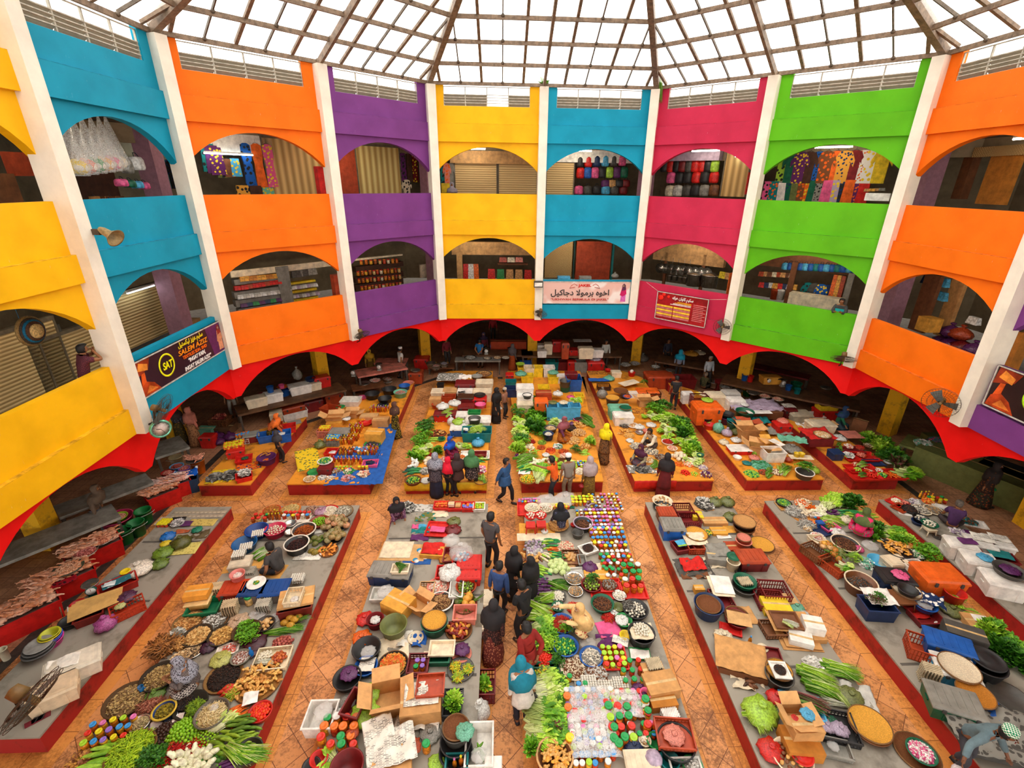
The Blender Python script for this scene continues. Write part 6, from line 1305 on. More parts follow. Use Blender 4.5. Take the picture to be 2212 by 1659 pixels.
# --- N3: jars and greens ---
T('K4','''
c 255 130 S .7 .62 .08 red;red tray at back left corner holding egg bowls
j 255 78 8 2 purple+pink+yellow+blue .085 .11 small;in back row at left corner
b 272 125 42 o crm .12 >h garlic 20 egg;pale bowl of garlic, back left;garlic bulb in back left bowl
b 347 125 42 o crm .12 >h garlic 20 egg;pale bowl of garlic, back right;garlic bulb in back right bowl
n 262 225 red .13 .24;low red plastic stool, left of two
n 325 220 red .13 .24;low red plastic stool, right of two
b 262 172 32 o red .08 @.2 >h garlic 12 egg;small red bowl of eggs on left stool;egg in small red bowl on left stool
b 322 170 32 o red .08 @.2 >h garlic 12 egg;small red bowl of eggs on right stool;egg in small red bowl on right stool
d 300 260 1. .6 gold;yellow board under red stools
d 310 300 1.2 .3 crm;cream board below yellow one
g 360 85 70 sil .4;clear wrap over boxes in back row, left
g 470 70 70 sil .4;clear wrap over boxes in back row, right
j 430 108 9 2 orange+yellow .07 .1 small;of orange spice behind woman in black
j 565 80 6 3 yellow+lime+yellow .12 .13 jar;with yellow caps in back row
p 620 105 40 flake lil/brn .12 .06 120;bags of shallots between jars in back row
s 485 125 .35 .15 dgr .05;dark green cloth behind woman in black
j 700 85 8 6 yellow+white+pink+white+blue .125 .15 small;in back right corner rows
j 585 155 5 3 white+blue+yellow .12 .15 small;behind tamarind basin
j 690 195 9 6 yellow+purple+yellow+pink+blue+white .11 .17 jar;in right-hand rows below corner
j 715 290 8 4 yellow+blue+purple+white .12 .2 jar;in right-hand rows, third block
j 655 285 3 6 orange+yellow .1 .13 small;of orange sauce left of right-hand rows
j 755 385 6 3 blue+white+red+yellow .13 .2 jar;in right-hand rows beside scale
j 770 440 6 3 green+white+red+green+purple .15 .21 jar;in right-hand rows, green-capped block
j 745 490 3 3 white+green+red+white .16 .2 jar;in rows beside purple bag
j 855 495 3 2 green+white+green .17 .22 big;of pickles at right platform edge, back pair of rows
j 862 580 3 2 red+green+white .17 .22 big;of pickles at right platform edge, front pair of rows
c 865 610 S .62 .5 .08 red;red tray under pickle jars at edge
b 570 215 54 b blk .2 lil >p ball choc/brn;black basin of tamarind beside woman in black;tamarind in black basin
b 540 270 32 b dgy .16;dark pot below tamarind basin
b 515 225 18 o red .06;small red bowl beside woman in black
g 345 255 22 wht .7;small white bag on cream board
h 285 350 64 garlic 26 lil/gry .08 1.5;packet of grey shallots at left edge
h 270 425 60 ginger 14 ging/brn .06 1.2;wrapped ginger root at left edge
p 290 385 50 flake sil/lil .08 .05 120;clear packets between shallots and ginger
h 380 335 50 cucumber 10 grn/lime .06 1.1 r.1;dark green luffa at back of vegetables
h 400 372 30 carrot 12 - .05 r.1;orange carrot beside luffas
p 470 355 52 ball sal/crm .08 .04 160;small pink onions in a loose heap
h 340 410 34 gourd 5 crm/lime .05 .8 r-.6;white radish left of luffas
h 410 412 46 cucumber 12 grn/lime .06 1.1 r-.1;ridged cucumber above cabbages
c 500 415 C .44 .5 .1 brn;brown crate of yam bags
h 498 410 34 potato 12 tan/ging .05 1.4;tan yam in brown crate
g 500 455 30 tan .4;clear bag of yams in brown crate
h 425 475 58 cabbage 15 - .14;pale green cabbage in round heap
h 300 500 60 cucumber 16 lime/grn .09 1.2 r-.4;bright green cucumber heaped left of cabbages
h 255 530 34 greenchili 18 lime .05 1.6;long green bean left of cucumbers
h 330 575 50 eggplant 12 prp .08 r-.2;purple eggplant heaped at left edge
h 300 615 44 eggplant 9 prp/olv .06 r-.1;dark slim eggplant below purple ones
v 425 575 thin dark+mid 7 40 30 .8 r-.2;dark green bean bundle below cabbages
v 360 660 thin light+mid 5 36 26 .9 r.2;okra bundle beside egg basin
b 520 540 52 m - .1 >p flake gry/tan;steel pan of small dried fish;small dried fish in steel pan
c 520 510 S .52 .34 .06 sil r.1;clear-lidded tray behind steel pan
c 600 365 S .42 .34 .1 wht r.4;white rack tray of black seeds
p 600 360 34 ball blk/choc .04 .02 200 @.06;black seeds in white rack tray
c 565 430 S .2 .34 .12 gry;grey basket under rack tray
g 610 475 46 prp .8;round plum bag beside jars
s 655 480 .35 .26 crm .03;cream folded cloth beside plum bag
b 620 575 60 b mar .12 >h lime 36 olv/lime;maroon-rimmed basin of small round green fruit;small green fruit in maroon-rimmed basin
v 625 545 herb dark 3 30 14 .8 @.12;dark leafy stem over green fruit
c 650 520 X .6 .3 .1 gold;yellow carton behind green fruit
c 730 580 S .5 .4 .08 red;red tray of grey nut packets
p 725 575 44 ball gry/brn .08 .04 160 @.03;grey nuts packed in plastic on red tray
c 720 640 S .8 .2 .06 red;red flat tray below nut packets
b 425 645 46 t dgy .08 >h garlic 34 egg;dark basin of white garlic at left;white garlic bulb in left dark basin
b 423 705 34 b dgr .1 >h garlic 14 egg;dark green basin of peeled garlic;peeled garlic in dark green basin
b 527 615 44 m - .06 >p flake tan/gry;steel dish of grey dried anchovies;grey dried anchovies in steel dish
p 515 715 40 stick red/org .07 .05 220;dried red chillies beside woman in cream
b 685 685 64 b dgr .14 >p ball choc/brn;dark green basin of black tamarind pods;black tamarind pods in dark green basin
b 785 640 42 m - .08 >p flake egg/wht;steel bowl of white sheets;white sheets in steel bowl
b 780 710 32 o olv .1;clear jar lid bowl below steel bowl
b 880 720 74 b blk .14 >h garlic 42 egg/gry;black basin of white garlic at right edge;white garlic in black basin at right edge
p 840 700 36 stick gry/dgy .1 .05 100 @.1;grey wrapped packets in black garlic basin
b 915 860 78 b blk .26;deep black tub of eggs at right edge
h 915 835 48 egg 36 egg .05 1. @.22;brown-white egg in deep black tub
s 915 855 .5 .4 crm @.2 .03;cream plastic lining deep black tub
p 720 770 36 stick red/rust .08 .06 160;dried chillies behind woman in cream
g 755 735 32 wht .6;white knotted bag beside dried chillies
b 810 785 50 b grn .12;green basket with a clear bag
g 800 775 40 wht .5 @.08;white clear bag in green basket
b 820 875 34 o yel .08;yellow bowl at edge behind purple bag
v 300 740 thin light 9 54 50 1.1 r-.4;bright yellow-green chilli bundle at left edge
p 375 745 26 stick red .05 .05 110;red chillies beside garlic basin
b 446 805 70 b blu .12 >p stick red/rust;blue basin of dried red chillies;dried red chillies in blue basin
v 470 830 herb dark+mid 4 30 18 .8 @.12;dark green leaf sprig over red chillies
v 315 830 stalk light+mid 7 34 40 1 r.2;pale green stalk vegetable below chillies
v 350 905 herb mid+light 12 56 40 1.3;frilly green herb bunch at left edge
b 470 935 72 b blu .14 >h lime 52 grn/lime;blue basin of large green limes;large green lime in blue basin
h 340 1005 50 tomato 46 - .09;ripe red tomato heaped at left edge
h 345 1095 56 nut 66 olv/yel/lime .07;yellow-green fruit heaped below tomatoes
c 345 1100 S .56 .5 .06 dgr;dark green tray of yellow-green fruit
c 345 1010 S .5 .42 .06 dgr;dark green tray of tomatoes
v 420 1010 herb dark 4 18 40 .8;dark green herb bunch beside tomatoes
b 520 1065 84 b crm .06 >p flake crm/brn;cream-lined tray of large dried fish;large dried fish on cream-lined tray
b 620 1000 68 b blu .1 >p flake egg/gry;blue-rimmed basin of silver dried fish;silver dried fish in blue-rimmed basin
g 600 915 50 sil .5;clear crumpled bag above blue-rimmed basin
s 720 840 .5 .42 pnk r.2;pink mat behind woman in cream
s 730 910 .6 .3 prp .06;dark purple cloth below pink mat
s 790 910 .34 .2 news r-.4 @.06;rolled newspaper on purple cloth
c 755 1010 S .5 .5 .08 red;red crate of bright-lidded bottles
j 750 1000 4 4 red+pink+blue+lime+lime+yellow .12 .13 jar;in red crate near purple cloth
c 905 985 S .4 .24 .06 grn r-.1;green tray of folded papers
s 905 990 .4 .22 wht r-.1 @.06;white papers in green tray
j 860 1085 3 3 green+red+green .17 .2 jar;right of red crate
c 985 1075 X .44 .3 .2 card r.1;brown carton under egg tray
e 990 1040 2 r.1 @.2;egg tray on brown carton
c 1030 1150 X .62 .44 .24 card r.15;brown carton printed with red strawberries
c 1040 1250 X .5 .3 .16 och r.1;orange carton below strawberry carton
e 1080 1325 4 wht r.2;white egg tray in stack at right edge
g 905 1190 46 prp .8;maroon knotted bag between jars and cartons
b 940 1215 30 u pnk .2;pink pail beside maroon bag
c 660 1160 S .9 .7 .05 gry;grey tray of ginger packs and clear-topped tubs
p 650 1110 66 flake sil/brn .08 .05 200 @.03;clear packs of nuts above wrapped jars
e 605 1150 1 wht @.08;egg tray with white packs under wrap, left;small white cup on left wrapped tray
e 705 1180 1 wht @.08;egg tray with white packs under wrap, right;small white cup on right wrapped tray
e 790 1160 2 wht;egg tray with white packs beside green-lidded jars;small white cup beside green-lidded jars
v 340 1185 stalk light+pale 16 58 66 1.15 r.1;pale celery-like bunch along left edge
v 420 1170 herb dark 5 20 60 .9;dark parsley bunch right of pale stalks
v 335 1310 stalk light+mid 18 66 70 1.2 r-.1;long-leaved green bunch along left edge
v 425 1290 leafy dark 4 30 30 .8;dark mint bunch beside orange-lidded jar
v 330 1430 stalk mid+light 16 66 66 1.2 r-.3;bright leafy bunch at front left edge
v 405 1430 herb red+dark 6 36 40 1;reddish herb bunch at front
j 495 1160 1 2 blue+green .14 .3 jar;standing at left of wrapped jars
j 478 1285 1 2 orange .14 .2 big;standing beside mint
j 615 1280 9 5 pink+lime+white+red+purple+blue .105 .13 jar;under clear wrap, upper block
j 630 1420 8 5 purple+blue+yellow+white+pink+red .11 .13 jar;under clear wrap, middle block
j 630 1535 7 5 white+blue+lime+white .11 .12 jar;under clear wrap, lower block
j 830 1270 6 4 lime+white+pink+red+blue .11 .13 jar;in right wrapped block
j 735 1300 2 4 red+orange .15 .18 jar;between two wrapped blocks
j 900 1370 4 4 white+red+pink+green+blue .13 .17 jar;at right of front rows
j 790 1400 3 4 green+red+lime+green .17 .18 big;between wrapped block and navy cloth
j 765 1480 1 2 green .2 .25 big;before navy cloth
j 945 1300 1 2 green .15 .2 big;below maroon bag
j 975 1420 2 1 red .16 .2 big;beside rust crate
b 935 1495 34 o crm .12 >p flake egg/tan;cream mug full of peelings;peelings in cream mug
c 1110 1450 C .62 .5 .1 rust r-.1 @.22;rust lattice crate full of pinkish bags on black basin
b 1120 1500 110 b blk .26;wide black basin under rust crate
g 1110 1450 66 sal .3 @.24;pinkish wrapped bag in rust crate
b 995 1495 46 l grn .16;green lattice basket left of black basin
g 870 1530 58 nvy .8;crumpled navy cloth bundle
j 495 1500 1 1 yellow .2 .2 big;beside bowl of turmeric
b 405 1585 106 k brn .14 tan >h ginger 34 ging/gold;woven bowl of ginger at bottom edge;ginger root in woven bowl at bottom edge
c 920 1620 R .56 .4 .2 crm;cream ribbed box at bottom edge
h 985 1605 1 cabbage 1 lil .1 1.6 @.1;grey round melon on cream box
b 1080 1610 56 b teal .14;teal basket with a green cloth
b 1215 1640 56 b grn .12 >p flake wht/gry;green basket of papers at bottom right;papers in green basket
c 1180 1655 f .5 .3 .16 wht;white tray at bottom right edge
v 265 1540 leafy mid 3 20 40 .8;leafy tuft hanging over aisle edge
j 565 1165 2 1 blue+green .12 .12 jar;above wrapped jars
''')
for k,(x,y,w_,d_,lb)in enumerate(((615,1275,.85,.62,'upper clear plastic sheet over the jars'),(632,1450,.9,.8,'lower clear plastic sheet over the jars'),(830,1280,.6,.5,'clear plastic sheet over the right block of jars'))):
 o=sheet(w_,d_,[WRAP],k+3,.05,'plastic_wrap',.08);o.location=Q('K4',x,y,.17)+Vector((0,0,.17));o.rotation_euler.z=0;tag(o,lb,'plastic wrap')
 # --- N4: crates, winnowing trays, folded brown cloth ---
T('K5','''
b 140 85 58 b crm .1 >h onion 12 tan;cream basin of mixed bulbs at back left corner;bulb in cream corner basin
b 140 120 54 b blk .1 @-.02;black basin below cream one at back corner
d 310 115 1.2 .5 card;flattened brown carton at back of platform
p 385 100 56 flake sil/dgy .14 .07 220;crinkled silver bag pile on brown carton
g 450 90 42 olv .8;olive-green knotted bag, left of pair on carton
g 522 90 44 olv .8;olive-green knotted bag, right of pair on carton
g 545 175 44 olv .6;olive-green flat bag behind tall tray stack
c 262 125 C .52 .42 .22 mar;maroon lattice crate, upper of two
c 300 185 C .56 .42 .2 mar;maroon lattice crate, lower of two
c 165 145 R .5 .46 .34 brn/rust;brown bin with orange-red ribbed lid
c 200 215 R .62 .56 .42 blu/gry r-.05;blue storage box with grey ribbed lid
c 345 165 X .3 .3 .14 yel r-.1;small yellow carton beside maroon crates
c 445 200 X .7 .3 .1 card;flat brown carton pack at back
c 470 260 X .42 .3 .08 gold;pair of yellow-blue cartons
d 535 255 .3 .3 gold;printed yellow carton flap
c 330 340 C .42 .4 .2 rust;rust crate below round woven tray
s 330 310 .6 .5 crm @.2;cream paper under round woven tray
b 338 278 66 w gold .04 @.2;round woven tray on rust crate
p 405 270 24 ball yel/grn .06 .04 60 @.1;yellow-green fruit packed beside woven tray
s 500 300 .4 .14 wht;white envelope on brown cartons
b 620 240 58 b brn .16;dark round pot in tall tray stack, lower
b 620 215 60 b blk .06 @.14;dark round tin in tall tray stack, middle
b 622 205 62 w card .04 @.26;tan woven lid on tall tray stack
b 618 320 42 b sal .26;round tub wrapped in pinkish plastic
b 618 300 40 w sal .04 @.26;pinkish covered top of round tub
b 725 350 66 b crm .12 brn;cream-wrapped basin under woven lid at right edge
b 725 340 66 w gold .04 @.12;tan woven lid at right edge
c 550 350 X .36 .34 .1 rust;flat red-brown carton below pinkish tub
c 258 345 S .52 .4 .16 mar r.2;maroon tray of blue and lime folded plastics
s 258 335 .36 .26 sky @.16 r.2;bright blue folded plastic in maroon tray
s 262 350 .3 .05 lime @.18 r.2;lime edge of folded plastics
c 460 400 X .52 .44 .2 gry r-.2;grey cloth-covered bale below brown cartons
s 470 375 .55 .5 gry @.2 .04;grey-brown blanket on bale
s 440 450 .5 .4 crm .04;fringed cream mat below bale
c 668 405 R .74 .52 .34 mar/rust;big red storage box with orange-red lid
b 558 440 38 b crm .26;round cream canister under green lid
l 558 412 36 dgr @.26;dark green lid of round canister
b 593 490 34 o blk .08;black bowl below canister
s 320 480 .9 .6 dgy .04;grey plastic sheet under red one
s 318 460 .62 .42 red .06 @.05;glossy bright red plastic sheet
s 330 530 .7 .2 brn .05;brown sacking below grey plastic
b 620 585 70 b dgy .16;grey basin under green tub
b 625 555 64 b dgr .14 @.1;green round tub holding an egg tray
e 625 555 2 r.1 @.16;egg tray in green round tub
c 355 595 X .24 .16 .14 gold;small orange carton beside white board
c 490 660 C .46 .56 .16 mar;maroon crate under white boards
d 480 590 .5 .62 crm @.17 r-.1;cream board, lower of two on maroon crate
d 490 580 .46 .56 wht @.19 r-.15;white board, upper of two on maroon crate
b 413 690 82 b nvy .3;deep navy tub of grey slurry at left edge
b 410 695 66 w brn .03 @.24;round brown eggs tray floating in navy tub
c 800 600 C .62 .5 .28 mar r-.1;open dark maroon lattice crate
c 775 660 C .62 .5 .16 mar r-.1;maroon crate, lower one beside yellow carton
c 808 690 X .6 .4 .2 yel r-.1;bright yellow carton in front of maroon crates
c 885 660 X .3 .3 .12 tan;small tan carton behind yellow one
g 930 700 44 mint .5;pale green clear bag at right edge
g 970 740 36 sil .5;crumpled clear bag at right edge
b 580 775 70 b mar .16;maroon round tub under cream cardboard
b 580 760 70 w brn .04 @.14;woven tray on maroon tub
d 590 780 .5 .36 tan @.2 r-.3;cream cardboard sheet on woven tray
s 640 760 .3 .5 card .02;brown cardboard strip beside woven tray
d 815 760 .5 .5 card r-.1;brown cardboard under rusty tray
c 790 830 C .44 .4 .14 brn;brown crate holding rusty tray
d 890 795 .9 .56 card @.16 r-.1;long brown cardboard platform
c 868 785 S .56 .44 .06 brn r-.1 @.17;rusty square tray with lemongrass sticks
v 890 808 thin white+pale 3 24 8 .6 r-.4 @.23;lemongrass sticks on rusty square tray
c 1030 800 X .4 .36 .22 wht r-.25 @.1;white carton with green sides, standing
c 1050 870 X .3 .3 .12 card;brown carton under white one
d 940 910 .84 .5 card r-.1;large flattened carton, lower
d 950 900 .74 .46 card @.03 r-.15;large flattened carton, upper
c 955 885 X .46 .32 .14 wht r-.35 @.04;white carton with red hand print
c 540 840 S .44 .24 .05 red r-.4;red tray at left of cardboard sheets
g 500 875 56 crm .5;cream crumpled sack at left edge
s 600 1000 1.0 .78 card r-.35 .02 @.16;big folded brown cloth
c 610 1030 X .9 .6 .14 brn r-.35;bale below folded brown cloth
j 655 905 1 1 blue .1 .1 bottle r1;lying on mat, clear water bottle
b 730 950 30 p crm .03;small cream dish above red lattice lid
c 765 1000 C .5 .44 .08 mar r-.2;dark red lattice crate behind seed tray
s 640 1160 .62 .3 crm .06 r-.2;cream torn sack with roots
h 650 1155 28 sweet_potato 7 brn/choc .06;dark root in torn sack
b 828 1110 76 b dgy .24;striped tub under round tray with seeds
b 828 1075 74 w gold .05 @.22;round gold tray on striped tub
c 832 1080 S .3 .34 .04 wht @.26 r-.1;white square tray of black seeds
p 832 1078 34 ball blk/choc .03 .02 260 @.29;black seeds on white square tray
g 810 1240 54 red .8;red knotted plastic bag
g 715 1330 98 lime .75;large clear bag of yellow-green vegetables
v 715 1350 thin light 8 60 44 1 @.05;yellow-green vegetable bundle spilling from clear bag
c 960 1290 S .7 .44 .14 sky r-.25;blue bin of brown sticks
v 1000 1275 thin red+dark 4 36 10 1.2 r-.2 @.12;brown stick bundle across blue bin
p 1040 1060 64 flake sil/wht .08 .06 160;crumpled clear wrappers behind long beans
v 1040 1120 thin light+mid 9 50 34 1.2 r-.5;long bean bundle on mat, left group
v 1190 1085 thin light+mid 9 50 28 1.2 r-.35;long bean bundle on mat, right group
v 1080 1190 thin light+mid 7 54 24 1.1 r-.6;long bean bundle on mat, lower group
v 1180 1260 thin pale+white 3 50 36 1;scattered pale stalks on mat
g 1250 1225 70 olv .45;olive clear bag of leaves
s 1300 1250 .55 .62 sil .04 r-.3;white plastic sheet below olive bag
c 1150 1400 C .72 .56 .14 blk r-.25;black basket of grey bags
g 1110 1400 46 lil .6 @.03;grey knotted bag in black basket, left
g 1190 1420 50 lil .6 @.03;grey knotted bag in black basket, right
g 1145 1365 34 dgr .4 @.05;dark green bag in black basket
c 960 1490 X .6 .46 .24 och r-.1;orange carton at bottom of carton stack
c 985 1400 X .52 .3 .24 card @.22;brown lettered carton on top of stack
c 935 1350 O .36 .4 .26 card @.2;open brown carton at back of stack
g 1000 1325 42 sky .4 @.46;bright blue plastic bag on lettered carton
g 925 1345 22 red .4 @.44;red thing in open carton
g 870 1450 50 gold .5;amber clear bag beside carton stack
c 1130 1530 C .62 .32 .1 gry r-.25;clear lattice tray below black basket
g 1150 1510 34 sil .5 @.05;clear round bag in lattice tray
g 780 1545 74 red .6;big red-orange knotted bag
b 905 1590 110 b crm .12 >h potato 30 brn/ging;cream-rimmed basin of dark yams;dark yam in cream-rimmed basin
l 960 1580 60 red r.5 @.14;bright red flat scoop over yams
b 1360 1410 112 b brn .12;dark pot under large woven tray
b 1362 1395 114 w gold .05 @.12;largest tan woven tray at bottom right
b 1640 1560 118 w brn .06;large brown woven tray at bottom right corner
b 1665 1560 76 b dgr .08 @.05 >p flake wht/pnk;dark green basin of colourful papers;colourful papers in dark green basin
''')
# --- N5 and N6 ---
T('K6','''
b -50 95 44 b blk .08 >p leaf grn/lime;black round basket of green peppers at back left corner;green peppers in corner basket
c -40 115 C .5 .4 .1 tan @-.06;lattice tray of bitter gourds at back left corner
p 20 150 56 stick sil/gry .1 .08 240;grey wrapped dried fish along left edge, upper
p 85 225 44 stick sil/gry .1 .08 200;grey wrapped dried fish along left edge, lower
d 60 190 .5 1.4 och r.3;ochre board along left edge
h 75 88 34 potato 14 crm/gold .06 1.;pale root heaped at back
p 55 100 40 ball crm/org .08 .05 140;mixed pale vegetables at back corner
h 120 125 30 carrot 22 - .07;carrot heaped at back
h 80 155 34 cauli 6 crm .06 .9;pale cabbage head left of carrots
h 165 150 30 cauli 7 - .06;pale cauliflower beside carrots
v 235 95 stalk light 10 56 34 1.2 r.6;bright green stalk bunch at back
v 340 95 leafy dark 9 56 30 1.2;dark leafy bunch at back right
h 240 150 30 eggplant 7 - .06;purple eggplant among greens
v 240 200 thin light 9 50 24 1 r-.3;yellow-green bean bundle above seated seller
h 370 180 70 cucumber 22 grn/lime .12 1.4 r-.4;ridged green luffa behind seated seller
h 430 175 48 cucumber 12 lime/grn .1 1.3 r-.2;pale green luffa at right edge
j 145 180 2 1 blue+red .1 .1 small;beside small white box
c 130 165 S .3 .16 .1 wht;small white box behind jars
p 120 215 30 ball org/gold .08 .05 90;orange packets along left edge
p 90 245 26 ball crm/tan .08 .05 70;ginger bulbs wrapped along left edge
c 165 255 C .4 .5 .06 nvy r.3;navy lattice tray before pink tray
c 165 210 K .2 .18 .16 blu;small bright blue box with logo
c 215 230 S .46 .38 .1 pnk r.3;pink tray of carrots and chillies
p 215 230 28 stick org/grn .05 .05 90 @.05;carrots and chillies in pink tray
g 318 195 34 crm .9;pale round knotted bag beside seller
b 150 295 40 p wht .06 >p flake sal/wht;white plate of pinkish slices;pinkish slices on white plate
c 150 310 f .4 .34 .14 crm;cream foam tray below white plate
h 205 350 34 melon 7 och/gold/tan .1 .9 @.24;round pumpkin on left side
h 270 395 38 pineapple 8 olv/och .12 1 @.24;dark green pineapple on orange tray
v 295 470 stalk pale+mid 4 30 16 .8 @.2;pineapple leaf tops on orange tray
c 250 450 C .44 .6 .22 rust r.35;orange-brown crate below pineapples
c 140 375 C .44 .6 .22 brn r.35;dark crate below pumpkins
b 312 335 74 b blk .12 crm >p ball choc/brn;cream-edged black basin of dark salak fruit;dark salak fruit in cream-edged basin
g 392 360 30 pnk .7;pink bag hanging beside dark fruit
g 270 265 44 wht .5;white crumpled bag beside seller
v 365 430 herb light 3 20 16 1;bright green curly leaf bunch
p 430 450 44 flake mint/wht .1 .06 140;pale green and white packets in middle
b 505 435 56 b sky .12;bright blue empty basin
g 460 340 46 sil .5;crumpled clear bag left of steel bowl
b 545 300 40 m - .08;steel bowl among greens
v 490 265 leafy dark+mid 7 40 44 1;leafy herb bunch right of seller
v 560 265 stalk mid+light 8 50 26 1.1 r-.5;long green stalk bunch at right edge
v 650 320 herb light+mid 10 60 26 1.2;bright feathery herb bunch at right edge
v 780 400 herb mid 12 66 40 1.3;dark feathery herb bunch at lower right of greens
c 610 430 F .56 .4 .3 crm r.1;foam box under tray of ginger
b 615 370 78 t blk .05 @.26;black round tray of golden ginger
h 615 360 64 ginger 36 gold/tan .1 1 @.3;golden ginger root on black round tray
c 720 460 f .46 .36 .3 wht;white foam box of radish behind orange cooler
b 730 400 44 t blk .05 @.1 >p flake egg/grn;black tray of sliced radish;sliced radish on black tray
b 405 560 84 b brn .3 crm >p ball brn/dgy;brown tub of small dark nuts;small dark nuts in brown tub
c 610 520 K .74 .52 .42 nvy/blk r-.15;navy cooler with black lid
g 640 510 44 pnk .4 @.42;pink plastic bag on black lid
c 870 500 K .96 .68 .55 org r-.1;large bright orange cooler
b 958 620 54 u red .34;red bucket beside orange cooler
c 505 690 S .66 .46 .34 nvy r-.1;navy bin of dark green leaves
s 510 650 .62 .5 wht @.33 .03 r-.1;white cloth lining navy bin
v 500 665 herb dark+red 5 40 22 .9 @.36;dark green leaf bunch on white cloth
n 640 650 brn .22 .3;brown low stool under paper tray
b 670 605 76 w crm .04 @.3;cream paper tray on low stool
b 680 605 48 b blk .12 @.33;black upturned pot on paper tray
s 820 670 .5 .4 nvy/wht @.3 .06 r-.5;blue-and-white checked cloth over basin
b 780 690 60 b blu .14 @.12;blue basin with clear bags
g 780 680 44 sil .5 @.2;round clear bag in blue basin
c 790 760 S .6 .44 .16 mar;dark red tray under blue basin
s 730 740 .44 .4 red @.02 .05;bright crimson cloth on platform
v 940 660 stalk light 5 36 24 1;yellow-green vegetable bunch beside red bucket
g 940 720 60 olv .45;olive plastic bag of greens
h 1050 735 30 cucumber 7 lime .06 .8 r-.2;yellow-green cucumber behind cartons
c 1090 790 X .52 .4 .14 card r-.2;brown carton under white papers
d 1105 780 .3 .2 wht @.15 r-.3;white papers on brown carton
c 1020 850 X .7 .4 .34 dgy r-.5;dark wooden box with an open lid
s 910 825 .5 .1 wht r-.5 .02;white paper strip by dark wooden box
c 930 910 R .84 .52 .36 blu/blu r-.5;bright blue ribbed storage box
c 800 935 C .66 .5 .3 rust r-.5;rust-coloured upturned lattice crate by blue box
v 1160 860 leafy mid+light 10 50 44 1.3;bright broad-leaved bunch at right edge
v 1250 960 leafy mid+dark 12 70 50 1.4;leafy watercress bunch at right edge
v 1320 1010 leafy mid+dark 7 40 40 1.3;leafy watercress bunch at frame edge
c 965 1060 K .72 .56 .3 sky/wht r-.4;blue cooler box with white lid under round tray
b 985 1060 104 w crm .06 @.3;cream-rimmed round woven tray
b 1140 1035 98 b blk .3;large black upturned tub
l 1148 1015 84 blk @.3;ridged bottom of large black tub
e 820 1080 10 r-.5;egg tray in stack beside blue cooler
c 960 1250 R .84 .6 .34 dgr/gry r-.4;dark green bin with ribbed grey lid
c 1120 1290 R .62 .5 .2 blu/blu r-.4;flat blue lid box beside grey lid
b 1080 1215 92 w och .05 @.26;dark tan oval woven tray
b 1280 1240 104 t dgy .08;grey-black round tray at right edge
s 1200 1440 1.5 1.1 gry/dgy r-.3 @.2 .06;grey and black batik cloth draped at corner
c 1210 1450 X 1.3 .9 .18 dgy r-.3;goods covered by batik cloth
g 1040 1440 44 red .5;red bag half under batik cloth
p 610 85 26 ball egg/tan .08 .05 110;pale eggs and bulbs in back left tray of right-hand platform
c 615 90 S .5 .4 .06 red r.4;red tray at back left corner of right-hand platform
p 665 100 26 ball sal/mar .08 .05 110;small red onions behind right-hand trays
p 720 90 28 flake wht/lil .06 .05 100;packets of white garlic at back of right-hand platform
c 640 125 S .44 .36 .06 rust r.4;orange tray of eggs on right-hand platform
b 695 135 44 t blk .08 >p ball choc/blk;black tray of tamarind on right-hand platform;tamarind on black tray at right
b 760 140 48 t dgy .06 crm >p flake egg/gry;white-rimmed tray of dried anchovies, left;dried anchovies in left white-rimmed tray
b 830 140 46 t dgy .06 crm >p flake tan/gry;white-rimmed tray of dried anchovies, right;dried anchovies in right white-rimmed tray
j 785 55 3 2 orange+yellow .12 .12 bottle;at back of right-hand platform
p 800 85 30 ball gold/org .12 .06 100;yellow and orange packs heaped at back right
j 850 75 4 2 yellow+red+green .14 .13 jar;at back right of right-hand platform
d 680 165 .5 .2 wht r-.4;white tray edge on right-hand platform
b 757 185 40 b blk .14 >h garlic 14 egg;black bowl of garlic beside man in purple;garlic in black bowl by man in purple
n 808 245 crm .13 .22;cream low stool under green bowl
b 808 218 40 o dgr .08 @.2 >h garlic 18 egg;green-rimmed bowl of garlic on cream stool;garlic in green-rimmed bowl on stool
b 740 205 34 b nvy .1;dark blue bowl beside garlic bowl
c 920 130 S .8 .22 .06 wht r-.5;long white tray behind man in purple
c 1040 210 S .8 .34 .06 wht r-.4;long white tray of brushes at far edge
p 1040 208 40 flake brn/teal .04 .06 80 @.04;brushes and small tools in long white tray
p 970 265 36 flake lil/wht .06 .06 90;purple and white wrappers behind foam boxes
g 1035 260 26 prp .5;purple bag behind foam boxes
c 1000 330 F .68 .5 .44 wht r-.35;white foam box with purple cloth, left of upper three
s 1030 325 .4 .24 prp @.45 r-.1;dark purple cloth on left foam box
c 1110 320 F .62 .5 .4 wht r-.35;white foam box with newspapers, middle of upper three
s 1120 305 .5 .34 news @.41 r-.4;newspaper on middle foam box
c 1215 320 F .62 .5 .4 wht r-.35;white foam box with a poster sheet, right of upper three
s 1215 305 .44 .3 news @.41 r-.4;poster sheet on right foam box
c 1110 420 F .72 .56 .44 wht r-.35;white foam box with crumpled blue plastic
g 1140 405 40 sky .3 @.44;crumpled blue plastic on foam box
c 1220 410 S .7 .4 .3 mar r-.35;maroon tray beside blue plastic
s 1220 400 .5 .34 teal @.3 r-.4;teal folded cloth on maroon tray
c 1250 540 F .8 .6 .44 wht r-.35;large white foam box at frame edge
b 1280 490 76 b dgy .14 @.44;dark round basin on large foam box
g 1290 480 50 prp .3 @.5;white and purple bags in dark round basin
p 855 300 26 stick brn/dgy .03 .08 20;brown sandals beside man in purple
''')
